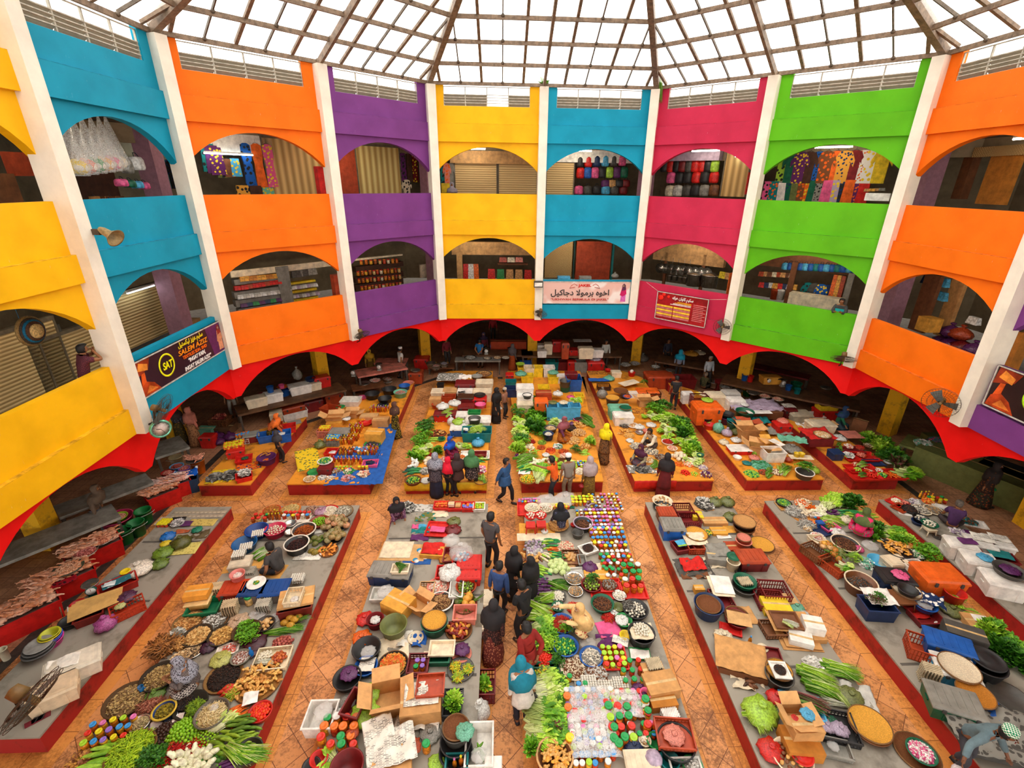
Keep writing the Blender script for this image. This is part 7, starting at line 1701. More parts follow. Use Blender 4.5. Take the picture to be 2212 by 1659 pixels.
# --- far row ---
T('L1','''
s 520 1120 .8 .8 yel/och r.2;yellow circle-printed cloth at corner of low red platform
p 460 1130 60 flake gry/dgy .1 .1 90;flat grey packets in a long stack, left
p 590 1110 70 flake gry/dgy .12 .1 120;flat grey packets in a long stack, right
c 710 1110 S .46 .4 .16 red r.5;red tray of small wrapped fish
p 715 1085 56 flake wht/gry .1 .06 140 @.1;small wrapped silver fish in red tray
s 790 1030 1. .5 org/nvy r.5 .03;orange and navy printed cloth under fish tray
p 595 960 30 flake wht/gold .05 .05 50;crumpled clear bag behind red bin
c 710 960 S .5 .42 .14 red r.4;red tray with green plastic
g 715 945 30 dgr .3 @.08;green plastic in red tray
b 905 950 78 l prp .24;dark purple lattice basket
h 900 915 38 banana 8 och .06 1 @.2;brown banana bunch in purple basket
c 635 880 K .56 .46 .3 red r.4;red chest with rows of orange bottles
j 620 830 11 5 orange+yellow .055 .09 small r.4 0 @.3;in rows on red chest
c 700 790 C .4 .3 .2 sil r.4;clear crate of blue-and-orange bottles
j 695 745 8 3 orange+blue .055 .08 small r.4 0 @.2;in clear crate behind red chest
c 770 750 K .56 .44 .3 mar/gry r.4;maroon box with grey lid
c 900 750 S .56 .44 .3 blu r.4;open blue bin, left of two
c 1040 740 S .6 .46 .34 blu r.4;open blue bin with white bag, right of two
g 1035 735 30 wht .4 @.2;white bag in right open blue bin
c 985 670 S .5 .4 .24 rust r.4;rust-coloured open bin at back
c 1090 680 S .56 .42 .26 red r.4;bright red open bin at back
s 1150 655 .5 .4 gry r.5;grey slab at back of low red platform
p 880 1010 40 leaf nvy/teal .05 .06 60;blue and teal cloth folds beside purple basket
''')
T('L1','''
s 1265 970 .75 1.5 yel/olv r.45;yellow mat printed with brown circles at front left
b 1320 1085 60 m - .05;steel tray under green plate
b 1320 1080 50 p grn .04 @.05;bright green plate on steel tray
b 1280 1140 50 o crm .08 >p flake crm/ging;glass bowl of beige peelings;beige peelings in glass bowl
s 1640 1130 1.5 .9 blu .04;blue cloth spread over front edge
s 1900 900 .75 4.2 blu .03 r.08;blue cloth hanging along right side
p 1390 1130 40 ball wht .05 .04 70;white eggs in packs beside glass bowl
p 1460 1140 34 flake wht/gold .05 .06 50;white labelled packs at front edge
p 1510 1080 44 flake sil/och .06 .06 90;clear snack packs on blue cloth
p 1625 1075 50 flake crm/grn .06 .06 90;green-sprinkled packs on blue cloth
p 1610 1140 50 flake sal/lil .06 .06 100;pink meat packs at front edge of blue cloth
p 1755 1100 46 flake crm/sal .08 .07 110;wrapped white packs at front right corner
c 1420 1030 K .46 .4 .26 mar;maroon box under white tray of limes
b 1415 985 62 t wht .06 @.26 >h lime 26 grn/lime;white tray of small green limes on maroon box;small green lime in white tray
j 1540 1040 7 2 yellow+lime+purple+orange .12 .12 small;in front row on blue cloth
j 1590 980 9 2 pink+white+yellow .13 .15 bottle;of sauce in second row on blue cloth
j 1745 1040 3 1 yellow .13 .13 jar;at right of front row on blue cloth
c 1810 1000 S .5 .36 .14 pnk r.1;pink tray of dark beans
p 1810 990 40 ball blk/nvy .05 .04 80 @.06;dark beans in pink tray
c 1690 930 S 1.5 .6 .08 blu;wide blue tray of bottles
j 1600 900 5 3 brown .1 .1 bottle;of dark sauce at left of wide blue tray
j 1710 890 5 3 white+blue .12 .12 jar;with white caps in middle of wide blue tray
j 1800 890 5 4 purple+yellow+pink .12 .12 bottle;at right of wide blue tray
b 1825 840 70 b grn .1 >p ball blk/dgy;green-rimmed basin of black paste;black paste in green-rimmed basin
j 1625 790 6 5 white+yellow .11 .13 bottle;of yellow oil in middle block
j 1680 700 5 4 yellow+purple+white .11 .13 bottle;of yellow oil in back block
c 1470 900 S .4 .4 .16 red;red tray with white cloth
g 1480 900 34 wht .4 @.1;white cloth bag in red tray
g 1375 845 52 olv .9;olive net bag beside lattice crates
c 1480 780 C .5 .4 .3 gry;grey lattice crate of yellow-lidded bottles
j 1485 770 8 4 yellow+blue .055 .08 small r0 0 @.28;in grey lattice crate
c 1410 710 C .46 .4 .3 sal;pale lattice crate of orange bottles
j 1410 690 7 4 orange+yellow .055 .08 small r0 0 @.28;in pale lattice crate
c 1540 720 R .7 .5 .3 gry;grey lidded bin behind lattice crates
c 1845 730 X .62 .5 .42 gold r-.1;yellow-brown closed carton on blue cloth, largest
c 1500 640 X .6 .4 .2 gold r.1;flat gold cartons at left back
c 1500 600 O .62 .44 .1 card r.1 @.2;open brown carton on gold cartons
c 1640 570 O .56 .4 .16 card;open brown carton at back centre
c 1800 590 X .7 .4 .2 tan;tan carton below clear bottles
c 1900 620 X .62 .4 .3 card;brown carton beside dotted dress
b 1770 650 56 b red .1;bright red basin behind gold carton
h 1735 620 30 bundle 8 - .06 1 @.08;wrapped orange roll beside red basin
g 1600 610 36 wht .6 @.2;white printed bag on cartons
j 1890 530 8 3 purple+lime+white .1 .12 bottle;of clear water at back
c 1460 520 S .7 .5 .3 rust r-.4;rust open bin at back left corner
l 1550 515 36 grn @.2;bright green lid on carton at back left
c 1640 450 f .8 .6 .24 wht;large white open foam box
b 1740 430 38 o pnk .1;pink lattice bowl among tubs
b 1825 400 64 b blk .24;deep black tub, left of group of tubs
b 1935 440 60 b blk .2;black tub below others
b 1975 360 60 b blk .24;black tub beside green one
b 2070 385 56 b mint .24 >p ball sal/gry;pale green tub of fish;fish in pale green tub
b 2105 330 50 b blu .2;blue tub at back right corner
b 2140 305 46 t sal .06;pink dish behind blue tub
b 1920 500 50 t blk .06;black shallow tray with a bottle
''')
T('L2','''
b 245 1405 66 k brn .12 >h lime 30 lime/grn;round woven basket of limes and red chillies;lime in corner woven basket
b 355 1410 40 o sil .08;clear packs dish at front edge
h 245 1330 60 cucumber 9 grn/dgr .08 1.4 r.15;long green gourd at front left
h 215 1300 24 eggplant 5 - .05;purple eggplant at left front corner
h 265 1285 24 cauli 3 wht .05;white radish head at left front
v 280 1215 leafy light+mid 6 50 40 1.2;bright leafy bunch behind long gourds
v 330 1150 stalk pale+light 6 56 30 1.2;pale leafy bunch on left side
v 300 1090 herb mid 9 50 44 1.4;curly green bunch on left side
v 340 1010 herb dark+mid 8 60 44 1.5;dark bushy bunch at back left
v 350 950 herb dark 6 60 26 1.4;dark bushy bunch under boxes
h 385 1240 46 cabbage 8 crm .1;white cabbage in front middle
p 350 1330 46 flake sil/gry .1 .06 120;clear bagged vegetables in front
b 460 1010 66 w brn .05;woven tray of orange roots
h 460 1005 56 ginger 14 ging/rust .08;orange root on woven tray
h 425 1060 34 gourd 8 lime .08 .8 r.1;pale green gourd beside blue-scarfed seller
b 485 1055 36 o grn .06 >h lime 16 dgr;bowl of dark green peppers;dark green pepper in bowl
v 450 1160 leafy mid 4 36 20 1;flat green leaf bunch before blue-scarfed seller
p 395 1190 22 stick red .06 .05 50;red chillies heaped at left
v 655 1120 stalk light 5 44 26 1;light green bunch on ochre boards
g 720 1120 30 sal .6;pale pink bag on right side
c 775 1190 S 1. .5 .1 wht;white tray of peppers at right side
c 810 1180 S .5 .3 .1 mar @.08;maroon tray of peppers
h 800 1225 60 cucumber 16 lime/grn .1 1.4 r-.1;pale green luffa at right front
p 815 1320 50 flake wht/pnk .08 .08 110;white and pink sheets at right front
v 825 1390 thin light+mid 4 44 20 .8;green and red chilli bundle at right front corner
b 825 1410 56 w gold .05;round tray of chillies at right front corner
b 585 1205 34 o crm .08 >p ball crm/tan;bowl of white garlic in middle;garlic in middle bowl
b 655 1215 38 o crm .08 >p stick org/gold;bowl of orange slices;orange slices in middle bowl
b 565 1265 38 o crm .08 >p stick red/org;bowl of red chillies, middle;red chillies in middle bowl
b 640 1270 42 t dgy .06 >p stick rust/olv;dark tray of small chillies;small chillies in dark tray
p 520 1230 44 ball sal/wht .08 .05 100;pink shallots in middle
j 545 1305 9 2 blue+orange .08 .1 small;between shoppers and bowls
b 570 1025 32 m - .08;steel bowl beside blue headscarf
g 800 1095 56 sky .9;blue clear bag on right side
g 800 1040 56 wht .7;white cloth bag above blue bag
c 790 980 f 1.1 .6 .4 teal;teal foam tray of bright green vegetables
v 790 970 thin light 8 60 22 1.2 @.25;bright green vegetable in teal tray
c 640 950 K .7 .5 .34 blu/wht;blue cooler under green bag
g 635 905 56 lime .6 @.3;lime green bag on blue cooler
g 570 920 34 wht 1.8;white and dark carrier bag, left of blue cooler
g 680 990 40 wht 2.;white leaf-printed carrier bag, right of blue cooler
b 770 880 54 b dgy .24 @.3;grey-green tub on white foam box
c 800 880 F 1. .6 .4 wht;long white foam box under grey-green tub
c 770 820 S .5 .3 .16 grn @.3;bright green tray behind grey tub
c 665 840 K .5 .5 .36 wht;white box behind bags
c 525 830 K .95 .5 .34 red/mar;red chest at left side
g 500 780 56 wht .7 @.34;clear white packs on red chest
g 600 750 56 wht .6 @.3;white bags behind red chest
v 540 820 thin light 4 20 40 .9 @.34;long green stalk hanging over red chest
b 440 760 36 b rust .2;terracotta bowl at left edge
c 435 710 X .5 .4 .34 card;tan carton at left edge
g 410 880 34 olv .8;dark green bag at left edge
s 500 900 .5 .34 red/wht .04;red printed carton scrap on left
c 700 770 R .7 .5 .4 mar/mar;maroon ribbed bin, lower
c 695 690 R .7 .5 .3 mar/choc @.2;maroon ribbed bin, upper
b 820 760 46 b pnk .16 @.25;magenta basin with clear plastic
c 815 700 K .6 .5 .44 red/red;bright red box below black tray
b 815 680 46 t blk .06 @.44;black round tray on red box
c 550 690 S .6 .4 .3 rust;rust open bin with a red pole
c 460 640 F .62 .5 .4 crm;cream foam box, left of back row
c 560 630 F .62 .5 .44 tan;tan foam box in back row
c 690 640 F .7 .5 .44 wht;white foam box with papers in back row
c 835 640 F .84 .5 .5 crm;cream foam box with tape, right, lower
c 855 560 F .8 .5 .5 crm @.1;cream foam box with tape, right, upper
c 480 585 S .3 .3 .34 blk;black bin on cream box
s 690 530 .6 .5 wht @.6 .05;white sheet over pink-covered stack
c 690 570 K .9 .6 .6 mar;maroon-draped stack at back
b 790 520 46 b gry .14 @.4;grey basin at back
s 560 530 1.2 1. gry/wht @.3 .02;pale grey canvas sheet at back left
b 850 500 66 t dgy .05 @.3 >p ball ging/brn;tray of golden buns at back;golden buns on back tray
s 660 660 .3 .2 blk/wht @.45;black and white papers on back box
''')
T('L2','''
v 1150 840 herb mid+dark 8 50 56 1.5;big bushy bunch at left edge of greens platform
v 1160 930 stalk light+pale 8 60 40 1.3;pale lettuce-like bunch below bushy one
v 1300 860 leafy dark+mid 12 80 50 1.5;dark leafy bunch in middle of greens
v 1290 950 leafy mid+dark 12 80 50 1.5;leafy bunch behind seated seller
v 1160 1010 lettuce light+pale 8 50 40 1.6;light lettuce head at left edge
v 1170 1080 herb dark+mid 8 56 40 1.5;dark curly bunch at left edge
v 1150 1150 leafy light 5 40 30 1.3;bright bunch above eggplants
v 1250 740 thin mid+dark 5 40 60 1.3;tall upright stalk bunch beside orange bin
h 1150 1195 30 eggplant 8 - .06;purple eggplant at left edge of greens platform
v 1200 1230 thin mid 7 56 40 1.3 r.4;long green pea bundle at left front
h 1215 1300 60 cucumber 14 lime/grn .1 1.4 r.4;pale green cucumber in left front tray
b 1225 1395 72 w gold .06 >h lime 34 yel/lime;round woven tray of yellow-green fruit;yellow-green fruit in round woven tray
s 1195 1350 .4 .24 wht .02 r-.2;white papers over woven tray
v 1330 1360 stalk mid+light 7 50 44 1.3 r1.2;long green cabbage bunch before orange shirt
p 1265 1080 26 stick red .08 .05 60;red chillies heaped behind front rows
p 1345 1085 36 stick lime .08 .05 90;yellow-green chillies behind front rows
p 1340 1130 36 stick org .06 .05 90;orange carrots in strips
h 1270 1160 36 cucumber 10 lime/crm .08 .9;pale green gourd in second row
p 1420 1155 44 stick red/org .07 .05 100;red chillies in second row
p 1530 1165 46 stick org/rust .07 .05 100;orange carrots before seated seller
v 1630 1150 herb dark 4 44 20 1;dark green pepper bunch in second row
h 1715 1170 34 gourd 8 lime .07 .7;light green gourd at right side
h 1430 1240 50 cabbage 12 lime/crm .14;pale cabbage behind orange shirt
h 1295 1270 40 cauli 7 - .1;pale cauliflower in front rows
p 1540 1200 44 ball sal/crm .07 .04 120;pink garlic heads in middle
c 1540 1240 S .4 .3 .1 brn;dark tray among garlic
j 1680 1265 7 4 lime+blue+white .09 .11 small;at right front of greens platform
p 1560 1340 60 flake wht/crm .1 .05 160;white mushrooms heaped beside white cap
p 1670 1330 50 ball crm/egg .1 .05 140;cream eggs and garlic in right front corner
h 1610 1070 60 potato 34 ging/tan .14 1.6;pale yam heaped at right side, front
h 1660 1000 60 potato 34 tan/ging .12 1.5;brown potato heaped at right side, middle
h 1660 940 50 ginger 18 ging .1;ginger root heaped at right side, back
h 1720 1120 40 potato 16 ging/och .1 1.7;round tan yam at right edge
v 1755 1075 leafy light 4 30 24 1;bright green leaf bunch at right edge
b 1420 960 52 b dgy .2 >p ball crm/tan;dark-rimmed basin of pale beans;pale beans in dark-rimmed basin
b 1400 1010 44 b nvy .26 >p ball wht/crm;navy tub of peeled garlic;peeled garlic in navy tub
b 1595 965 42 k blk .08 >p ball choc;dark basket beside seated seller;dark fruit in dark basket
g 1600 920 26 prp .8;purple bag behind dark basket
b 1655 885 42 o pnk .1 >p ball choc/blk;pink bowl of dark paste;dark paste in pink bowl
v 1720 900 thin mid 4 40 40 1.6 r1.9;long bean bag hanging at right edge
d 1560 870 1.2 .5 crm;pale boards behind seated seller
v 1450 920 lettuce pale 4 36 24 1.2;pale cabbage bunch before boards
g 1420 870 36 wht .7;white and green bag before orange bin
c 1340 720 K .56 .5 .72 org;tall orange bin among greens
c 1435 770 S .5 .5 .6 sky;turquoise tub, left of three
c 1530 770 S .5 .5 .6 sky;turquoise tub, middle of three
c 1620 765 S .5 .5 .6 sky;turquoise tub, right of three
g 1440 735 40 olv .4 @.55;olive bag in left turquoise tub
g 1530 735 40 crm .4 @.55;cream cloth in middle turquoise tub
v 1620 730 stalk light 4 36 14 1 @.55;light green bunch in right turquoise tub
c 1200 740 F .7 .5 .4 crm;cream foam box at left, lowest of column
c 1200 670 F .7 .5 .44 wht @.2;white foam box at left, middle of column
c 1200 600 F .76 .5 .5 wht @.4;white foam box at left, top of column
b 1220 680 40 b blk .16 @.5;black basin beside foam column
c 1360 610 S .5 .5 .3 yel;yellow crate behind red pole
c 1360 660 X .7 .5 .3 rust;rust carton under yellow crate
g 1480 670 44 wht .7 @.2;white crumpled bags behind turquoise tubs
g 1590 690 34 pnk .5 @.3;pink and purple bag on tubs
c 1660 680 S .4 .4 .4 yel;yellow bin at right
b 1545 560 46 b dgy .3 @.3;dark grey tub, top of stack
b 1545 600 46 b teal .3;teal tub below dark grey one
c 1615 530 S .7 .8 .6 blu;big open blue bin at right back
c 1180 440 S .5 .4 .34 yel;yellow crate under green bowl
b 1160 415 36 o lime .1 @.34;lime green bowl on yellow crate
c 1235 440 f .5 .5 .5 crm;pale open foam box at back left
c 1310 440 S .5 .5 .5 yel;tall yellow crate at back centre
c 1405 440 f .56 .5 .5 wht;white open foam box at back centre
c 1220 510 S .6 .5 .36 yel;yellow crate with teal plastic
g 1165 500 50 mint .6 @.3;pale teal plastic bag on yellow crate
c 1440 520 S .5 .4 .36 yel;yellow crate with a grey-teal bag
g 1440 485 46 mint .5 @.36;grey-teal bag on right yellow crate
g 1380 1180 34 wht .5;white knotted bag among red chillies and cabbages
p 1480 1120 40 flake wht/mint .06 .06 90;white and mint wrappers before seated seller
v 1370 1030 herb dark+mid 5 36 30 1.2;small dark herb bunch between greens and chillies
v 1560 1290 stalk pale+light 5 50 20 1;pale celery stalk bunch behind white mushrooms
h 1240 1120 34 cabbage 6 crm .08 .9;small pale cabbage beside dark curly bunches
p 1480 900 44 flake wht/sil .06 .06 90;clear wrappers on pale boards
s 1500 540 .8 .5 brn/olv .03;brown wet sacking at back of greens platform
c 1070 500 K .4 .4 .4 red;red box at back left corner
c 1080 560 S .5 .4 .3 teal;teal tray at left back edge
c 1085 620 S .6 .5 .4 nvy;navy bin at left edge
c 1515 510 F .5 .4 .4 wht;white foam box beside blue bin
c 1595 490 R .6 .4 .3 mar @.4;maroon tray on blue bin
''')
T('L3','''
s 540 1320 1. .5 gry/wht .03;grey tray of anchovies at front left corner
p 540 1310 70 flake gry/dgy .08 .06 200;grey anchovies on front left tray
h 910 1340 40 tomato 20 - .08;tomato in front tray
h 990 1350 30 lime 16 lime/yel .06;lime in front tray
h 1090 1355 50 onion 26 prp/crm .1;purple-white onion at front right corner
p 940 1270 44 ball crm/org .08 .05 120;mixed pale vegetables in second row
h 860 1210 60 cabbage 12 crm .16;big white cabbage heaped on right side
h 860 1270 30 carrot 14 - .06;orange carrot behind tomatoes
v 990 1240 stalk pale 7 50 36 1.1;pale leek bunch on right side
p 1060 1300 40 ball lil/crm .08 .05 120;pale shallots near right corner
b 1040 1190 30 b dgr .24;dark green tub of greens at right edge
v 960 1150 leafy mid+light 9 60 40 1.4;light leafy bunch on right side, front
v 900 1090 stalk light 9 56 40 1.3;light green stalk bunch on right side
v 900 1010 leafy mid+dark 9 50 44 1.5;dark leafy bunch on right side, middle
v 860 940 leafy dark+mid 10 56 44 1.5;dark leafy bunch on right side, back
v 760 990 stalk pale+light 7 50 40 1.3;pale stalk bunch behind man in white
v 740 880 lettuce light+pale 9 66 36 1.5;light lettuce head behind man in white
v 640 870 stalk light 6 56 24 1.3;bright grass-like bunch at back
v 680 800 herb dark+mid 14 90 50 1.7;dense dark green bunch before youth in black
b 760 1080 50 b wht .1 >p stick red/rust;white-rimmed basin of red chillies before man in white;red chillies before man in white
b 800 1135 42 o crm .08 >p ball sal/crm;cream basin of pink shrimps;pink shrimps in cream basin
p 620 1160 60 ball crm/gry .08 .06 140;bags of onions between two sellers
v 650 1270 thin mid 4 30 26 .8 r.9;green bean bundle beside anchovies
p 600 1230 50 ball ging/crm .07 .05 120;tan bags before woman with pink stole
g 440 1060 36 wht .5;clear bag beside purple scarf
p 500 1120 60 flake crm/gry .07 .06 140;cream wrapped goods beside plum headscarf
p 700 1210 50 ball gry/brn .08 .05 120;grey dried roots before black headscarf
g 620 930 44 wht .5;white bag between man in white and greens
s 500 820 .9 .5 och/brn .03;brown mat before foam boxes
p 430 1030 44 ball ging/gold .08 .06 140;beige roots on left side
h 400 1000 50 ginger 18 ging/gold .1;ginger root heaped on left side
p 390 940 44 flake gry/brn .08 .06 140;grey dried goods at left side
b 465 940 46 o wht .08 >p ball och/crm;white woven bowl of beige roots;beige roots in white woven bowl
g 520 950 46 wht .6;clear bag over a cream bowl
b 520 1000 36 m - .06;steel plate behind man in white
b 580 985 30 o sal .14;pink bowl behind man in white
g 360 900 44 wht .5;white bag at left edge
c 380 840 F .8 .6 .44 wht;white foam box with clear packs
b 360 870 36 p yel .05 @.3;yellow plastic plate on foam box
c 350 780 F .9 .6 .5 mint;mint-sided foam box at left edge
b 400 785 48 w dgr .06 @.5;round tray of green pickle on mint foam box
b 290 700 60 w gold .06 @.4;round woven tray of yellow grains
b 290 720 56 b dgy .3;dark tub under yellow grain tray
b 400 690 46 k choc .1 @.3;dark woven basket in middle left
b 415 695 34 o blu .06 @.38 >p ball rust/org;blue bowl of orange beans;orange beans in blue bowl
b 360 640 60 w brn .06 @.3;large brown woven lid
g 200 690 46 gry 1.4;grey plastic bag hanging at left edge
c 215 600 C .6 .4 .2 choc;dark lattice crate with bottles
s 170 555 1. .4 blu .02 @.1;blue plastic board at back left
g 260 540 50 mint .6;crumpled teal netting at back
s 190 495 1.3 .5 och/brn .03;brown matting at back left corner
c 320 480 F .5 .4 .3 crm;cream carton at back
b 250 465 26 b red .14;small red basin at back
b 453 490 30 b red .2;small red round stove
h 453 475 1 cabbage 1 wht .02 1.2 @.3;white round pot on red stove
d 430 580 1. .5 crm @.2 r.5;long white foam slabs
c 490 660 X .7 .3 .24 wht;white parcel behind lattice crate
c 590 640 K 1. .6 .3 org;long orange-lidded box at back
c 640 660 C .6 .4 .3 choc;dark lattice crate with white packs
c 570 720 O .6 .4 .3 card;open brown carton in middle
v 555 580 herb dark 3 30 14 1 @.2;green leafy tuft on box at back
''')
T('L3','''
h 1480 1350 60 lime 44 lime/grn .07 1.3;yellow-green lime at front left corner of open-carton platform
p 1575 1340 40 ball rust/brn .07 .05 100;dark red vegetables beside limes
v 1620 1340 thin mid 4 26 40 .9 r.9;long bean bundle at front
p 1690 1340 46 ball crm/brn .08 .06 140;beige roots and bulbs at front
v 1750 1320 thin mid+light 6 40 40 1.1 r.9;bright green bean bundle at front
b 1930 1340 72 b dgy .22 wht;dark tub lined with white paper
v 1925 1300 herb dark+mid 6 50 24 1.1 @.2;dark green herb bunch in paper-lined tub
g 2010 1320 46 lime .8;light green clear bag at front right corner
p 1560 1280 90 stick grn/mint .06 .06 160;mixed green vegetables in net bags
b 1355 1210 34 o wht .1;white bowl at left edge
g 1440 1250 40 teal .4;teal net bag at front left
g 1500 1210 44 sal .6;pink bag of shallots
h 1480 1160 40 cabbage 5 lime .1 1.4;wrapped light green cabbage
c 1370 1130 K .8 .5 .2 red/wht;red tray with a white foam lid
g 1345 1060 46 wht .6;clear wrapped bundle at left side
c 1665 1150 f .7 .5 .4 wht;white ribbed open foam box
d 1690 1090 .3 .5 wht @.4 r.4;white foam lid leaning on open foam box
c 1545 1120 O .7 .5 .26 card r-.4;open brown carton with red prints
c 1620 1080 O .4 .4 .3 gold;small open brown carton behind foam box
c 1450 970 O .66 .5 .4 card;large open carton in middle
c 1430 920 O .6 .4 .3 rust;open orange-brown carton behind large one
g 1190 980 46 mint 1.6;tall clear bag of greens
g 1265 1010 46 lil 1.1;pinkish clear bag beside tall one
g 1340 1000 40 olv 1.1;dark clear bag of bitter gourds
g 1240 1080 44 crm .7;wrapped white cabbage at left edge
b 1115 930 46 b red .2;red basin at left side
g 1110 900 34 lime .6 @.1;green cabbage in red basin
b 1090 870 56 b blk .3;black tub beside big orange chest
v 1170 860 thin light 3 20 40 1;pale bean bundle in clear plastic
c 1100 760 K 1.1 .8 .8 org;biggest orange chest at back
g 1100 715 50 lime .4 @.8;clear bag of cucumbers on biggest orange chest
b 1265 840 60 t blk .12 @.3;round black lid stack
b 1265 870 56 b prp .3;dark purple tub below black lids
b 1420 820 74 b dgr .4 @.1;round teal-wrapped drum beside lids
b 1325 910 54 b teal .3;teal tub with a round lid
l 1325 895 52 teal @.3;bright teal round lid
s 1530 900 .9 .6 teal @.15 .06;teal plastic tarpaulin below foam boards
d 1540 830 1. .3 wht @.4;stack of white foam boards
s 1500 770 2.2 1.1 lil @.35 .08;lilac cloth draped over crates
c 1500 790 X 2. 1. .32 brn;crates under lilac cloth
g 1420 755 34 wht .5 @.4;white bag on lilac cloth
c 1165 670 F .8 .6 .6 crm;cream foam box behind orange chest
c 1035 690 C .7 .5 .6 mar;dark maroon crate with white daikon
h 1035 670 36 gourd 6 crm/yel .06 .8 @.5;yellow-white gourd on maroon crate
c 930 660 F .5 .4 .5 wht;white foam box at back left of open-carton platform
c 1340 710 F .7 .5 .6 wht;white foam box with newspapers at back
c 1300 650 F .7 .5 .6 sil;grey box row under pans
s 1700 990 .9 .6 gry @.1 .06;grey plastic over boxes at right
s 1820 1060 1. .5 mint @.2 .08 r-.3;pale teal tarpaulin at right
g 1820 1140 80 gry .5;grey plastic-wrapped pile at right
c 1740 920 K .6 .5 .44 red;red crate with pink cloth
g 1745 895 50 sal .5 @.4;salmon pink cloth heap on red crate
g 1650 930 34 org .5 @.1;orange net bag beside pink cloth
b 1790 1230 34 o rust .1;rust bowl at right front
d 1895 1215 .8 .3 crm @.1 r-.1;pale board under red-topped cups
b 1865 1180 22 u yel .24;yellow cup with red top, left of two
b 1905 1180 22 u yel .24;yellow cup with red top, right of two
''')
T('L4','''
s 390 870 1.1 .9 red @.35 .04;bright red cloth over table
c 390 880 X .9 .7 .34 mar;table under bright red cloth
b 430 875 62 w tan .05 @.37 >p ball ging/crm;round tray of brown mushrooms on red cloth;brown mushrooms on red cloth
c 420 780 F 1. .6 .4 crm;cream foam boxes behind red cloth
c 420 800 O .6 .4 .24 card;open carton behind red cloth
s 290 810 .6 .5 wht .08;white plastic pile left of red cloth
d 660 880 .7 .6 sal @.2;pink board beside woman in navy scarf
g 570 900 54 wht .5;white knotted bag before woman in navy scarf
v 560 980 thin mid 4 26 36 .9 r1;long green bean bundle in first tray
g 600 1040 30 lime .6;bag of pale green cabbage on trays
c 540 1010 K .4 .4 .3 nvy;dark blue lidded bin at left edge
p 640 970 34 ball egg/sal .06 .05 90 @.06;white and pink eggs in upper trays
p 640 1040 40 flake wht/sil .08 .06 110 @.06;wrapped white packs in upper trays
p 740 1040 34 ball sal/rust .06 .05 90 @.06;pink shallots in middle trays
p 730 980 34 stick red/rust .06 .05 90 @.06;dried red chillies in upper trays
p 800 965 34 stick crm/brn .06 .05 90 @.06;cream rolls on upper board
c 640 1000 S 1. .5 .1 mar;maroon tray row, upper
c 730 1050 S 1.2 .6 .1 red;red tray row, middle
c 840 1100 S .6 .4 .06 nvy;dark blue tray at right
c 760 1195 S 1. .6 .1 red;red tray row at front edge, left
c 950 1190 S 1. .6 .1 red;red tray row at front edge, right
c 740 1145 S 1. .5 .1 red;red tray row behind front edge
h 700 1110 30 onion 14 sal/crm .05 1. @.06;pale onion in third tray
v 745 1110 thin mid+light 4 30 20 .7 r.3 @.06;long bean bundle in third row
h 715 1150 28 lime 14 lime .05 1.1 @.06;light green pepper in fourth tray
h 800 1160 28 carrot 10 crm/org .04 .9 @.06;pale carrot slice in fourth row
h 880 1155 28 garlic 14 egg .04 1.1 @.06;white garlic in fourth row
v 745 1195 thin dark+mid 4 26 16 .6 r.3 @.06;dark green chilli bundle at front left
h 825 1195 34 tomato 18 - .05 1 @.06;red tomato in front tray of right-hand red platform
h 910 1195 34 lime 18 lime/grn .05 1.2 @.06;green lime in front tray of right-hand red platform
h 995 1195 36 carrot 16 - .05 1.1 @.06;carrot in front tray of right-hand red platform
v 780 915 leafy light+mid 9 56 26 1.3;bright green leaf bunch at back of trays
v 900 970 leafy mid+light 9 56 40 1.4;bright leaf bunch on right side, back
v 980 1040 leafy mid+dark 10 56 44 1.4;dark leaf bunch on right side, middle
v 900 1060 herb dark 6 40 30 1.2;dark herb bunch beside blue tray
v 1040 1110 leafy dark+red 7 50 36 1.4;reddish leaf bunch on right side
v 1090 1180 stalk light+mid 10 56 44 1.4 r-.4;bright leaf bunch hanging over front right corner
g 960 1085 34 wht .5;clear knotted bag among leaves
''')
for x0,x1,lb in((-3.23,-.56,'yellow apron cloth hung along the front of the platform behind the four women'),(4.3,5.7,'bright red plastic hung over the front edge behind the maroon robe')):
 mb=MB();mb.grid(24,3,lambda u,v:(x0+(x1-x0)*u,13.225-.012*sin(u*40)-.01*v,.14+.32*v));o=mb.obj('apron_cloth',[M(CO['yel']if x0<0 else CO['red'],.6,.15,3)]);o.modifiers.new('t','SOLIDIFY').thickness=.006;tag(o,lb,'cloth')
 # --- stalls of the ground-floor ring ---
def Tb(cr,x,y,w,d,h,c,label,rot=0,legc=(90,80,70)):
 ZB[0]=0;o=table(w,d,h,CO[c],legc,'market_counter',.08);X(cr,x,y,o,label,'counter',rot,h)
Tb('L1',1130,435,4.3,1.1,.8,'wood','long brown counter with foam boxes and buckets under left orange bay',.62)
Tb('L1',1900,190,2.4,1.,.9,'sal','counter with a pink patterned cloth before fish sellers',.5)
Tb('L1',1790,330,1.5,.7,.5,'brn','low brown bench carrying silver fish pans',.4)
Tb('L1',50,860,1.,1.2,.8,'gry','grey counter under left blue bay',.8)
Tb('L2',800,375,2.4,.6,.8,'gry','wire-legged table of fish trays beside man in blue');Tb('L2',970,320,3.8,1.,.85,'wood','long brown fish counter behind grey-scarfed woman');Tb('L2',1590,325,5.4,1.2,.85,'wood','long brown counter with white foam boxes');Tb('L2',490,435,1.4,.6,.4,'brn','low wooden bench with three steel basins');Tb('L2',60,390,1.6,.8,.8,'sal','pink-clothed counter beside man in white')
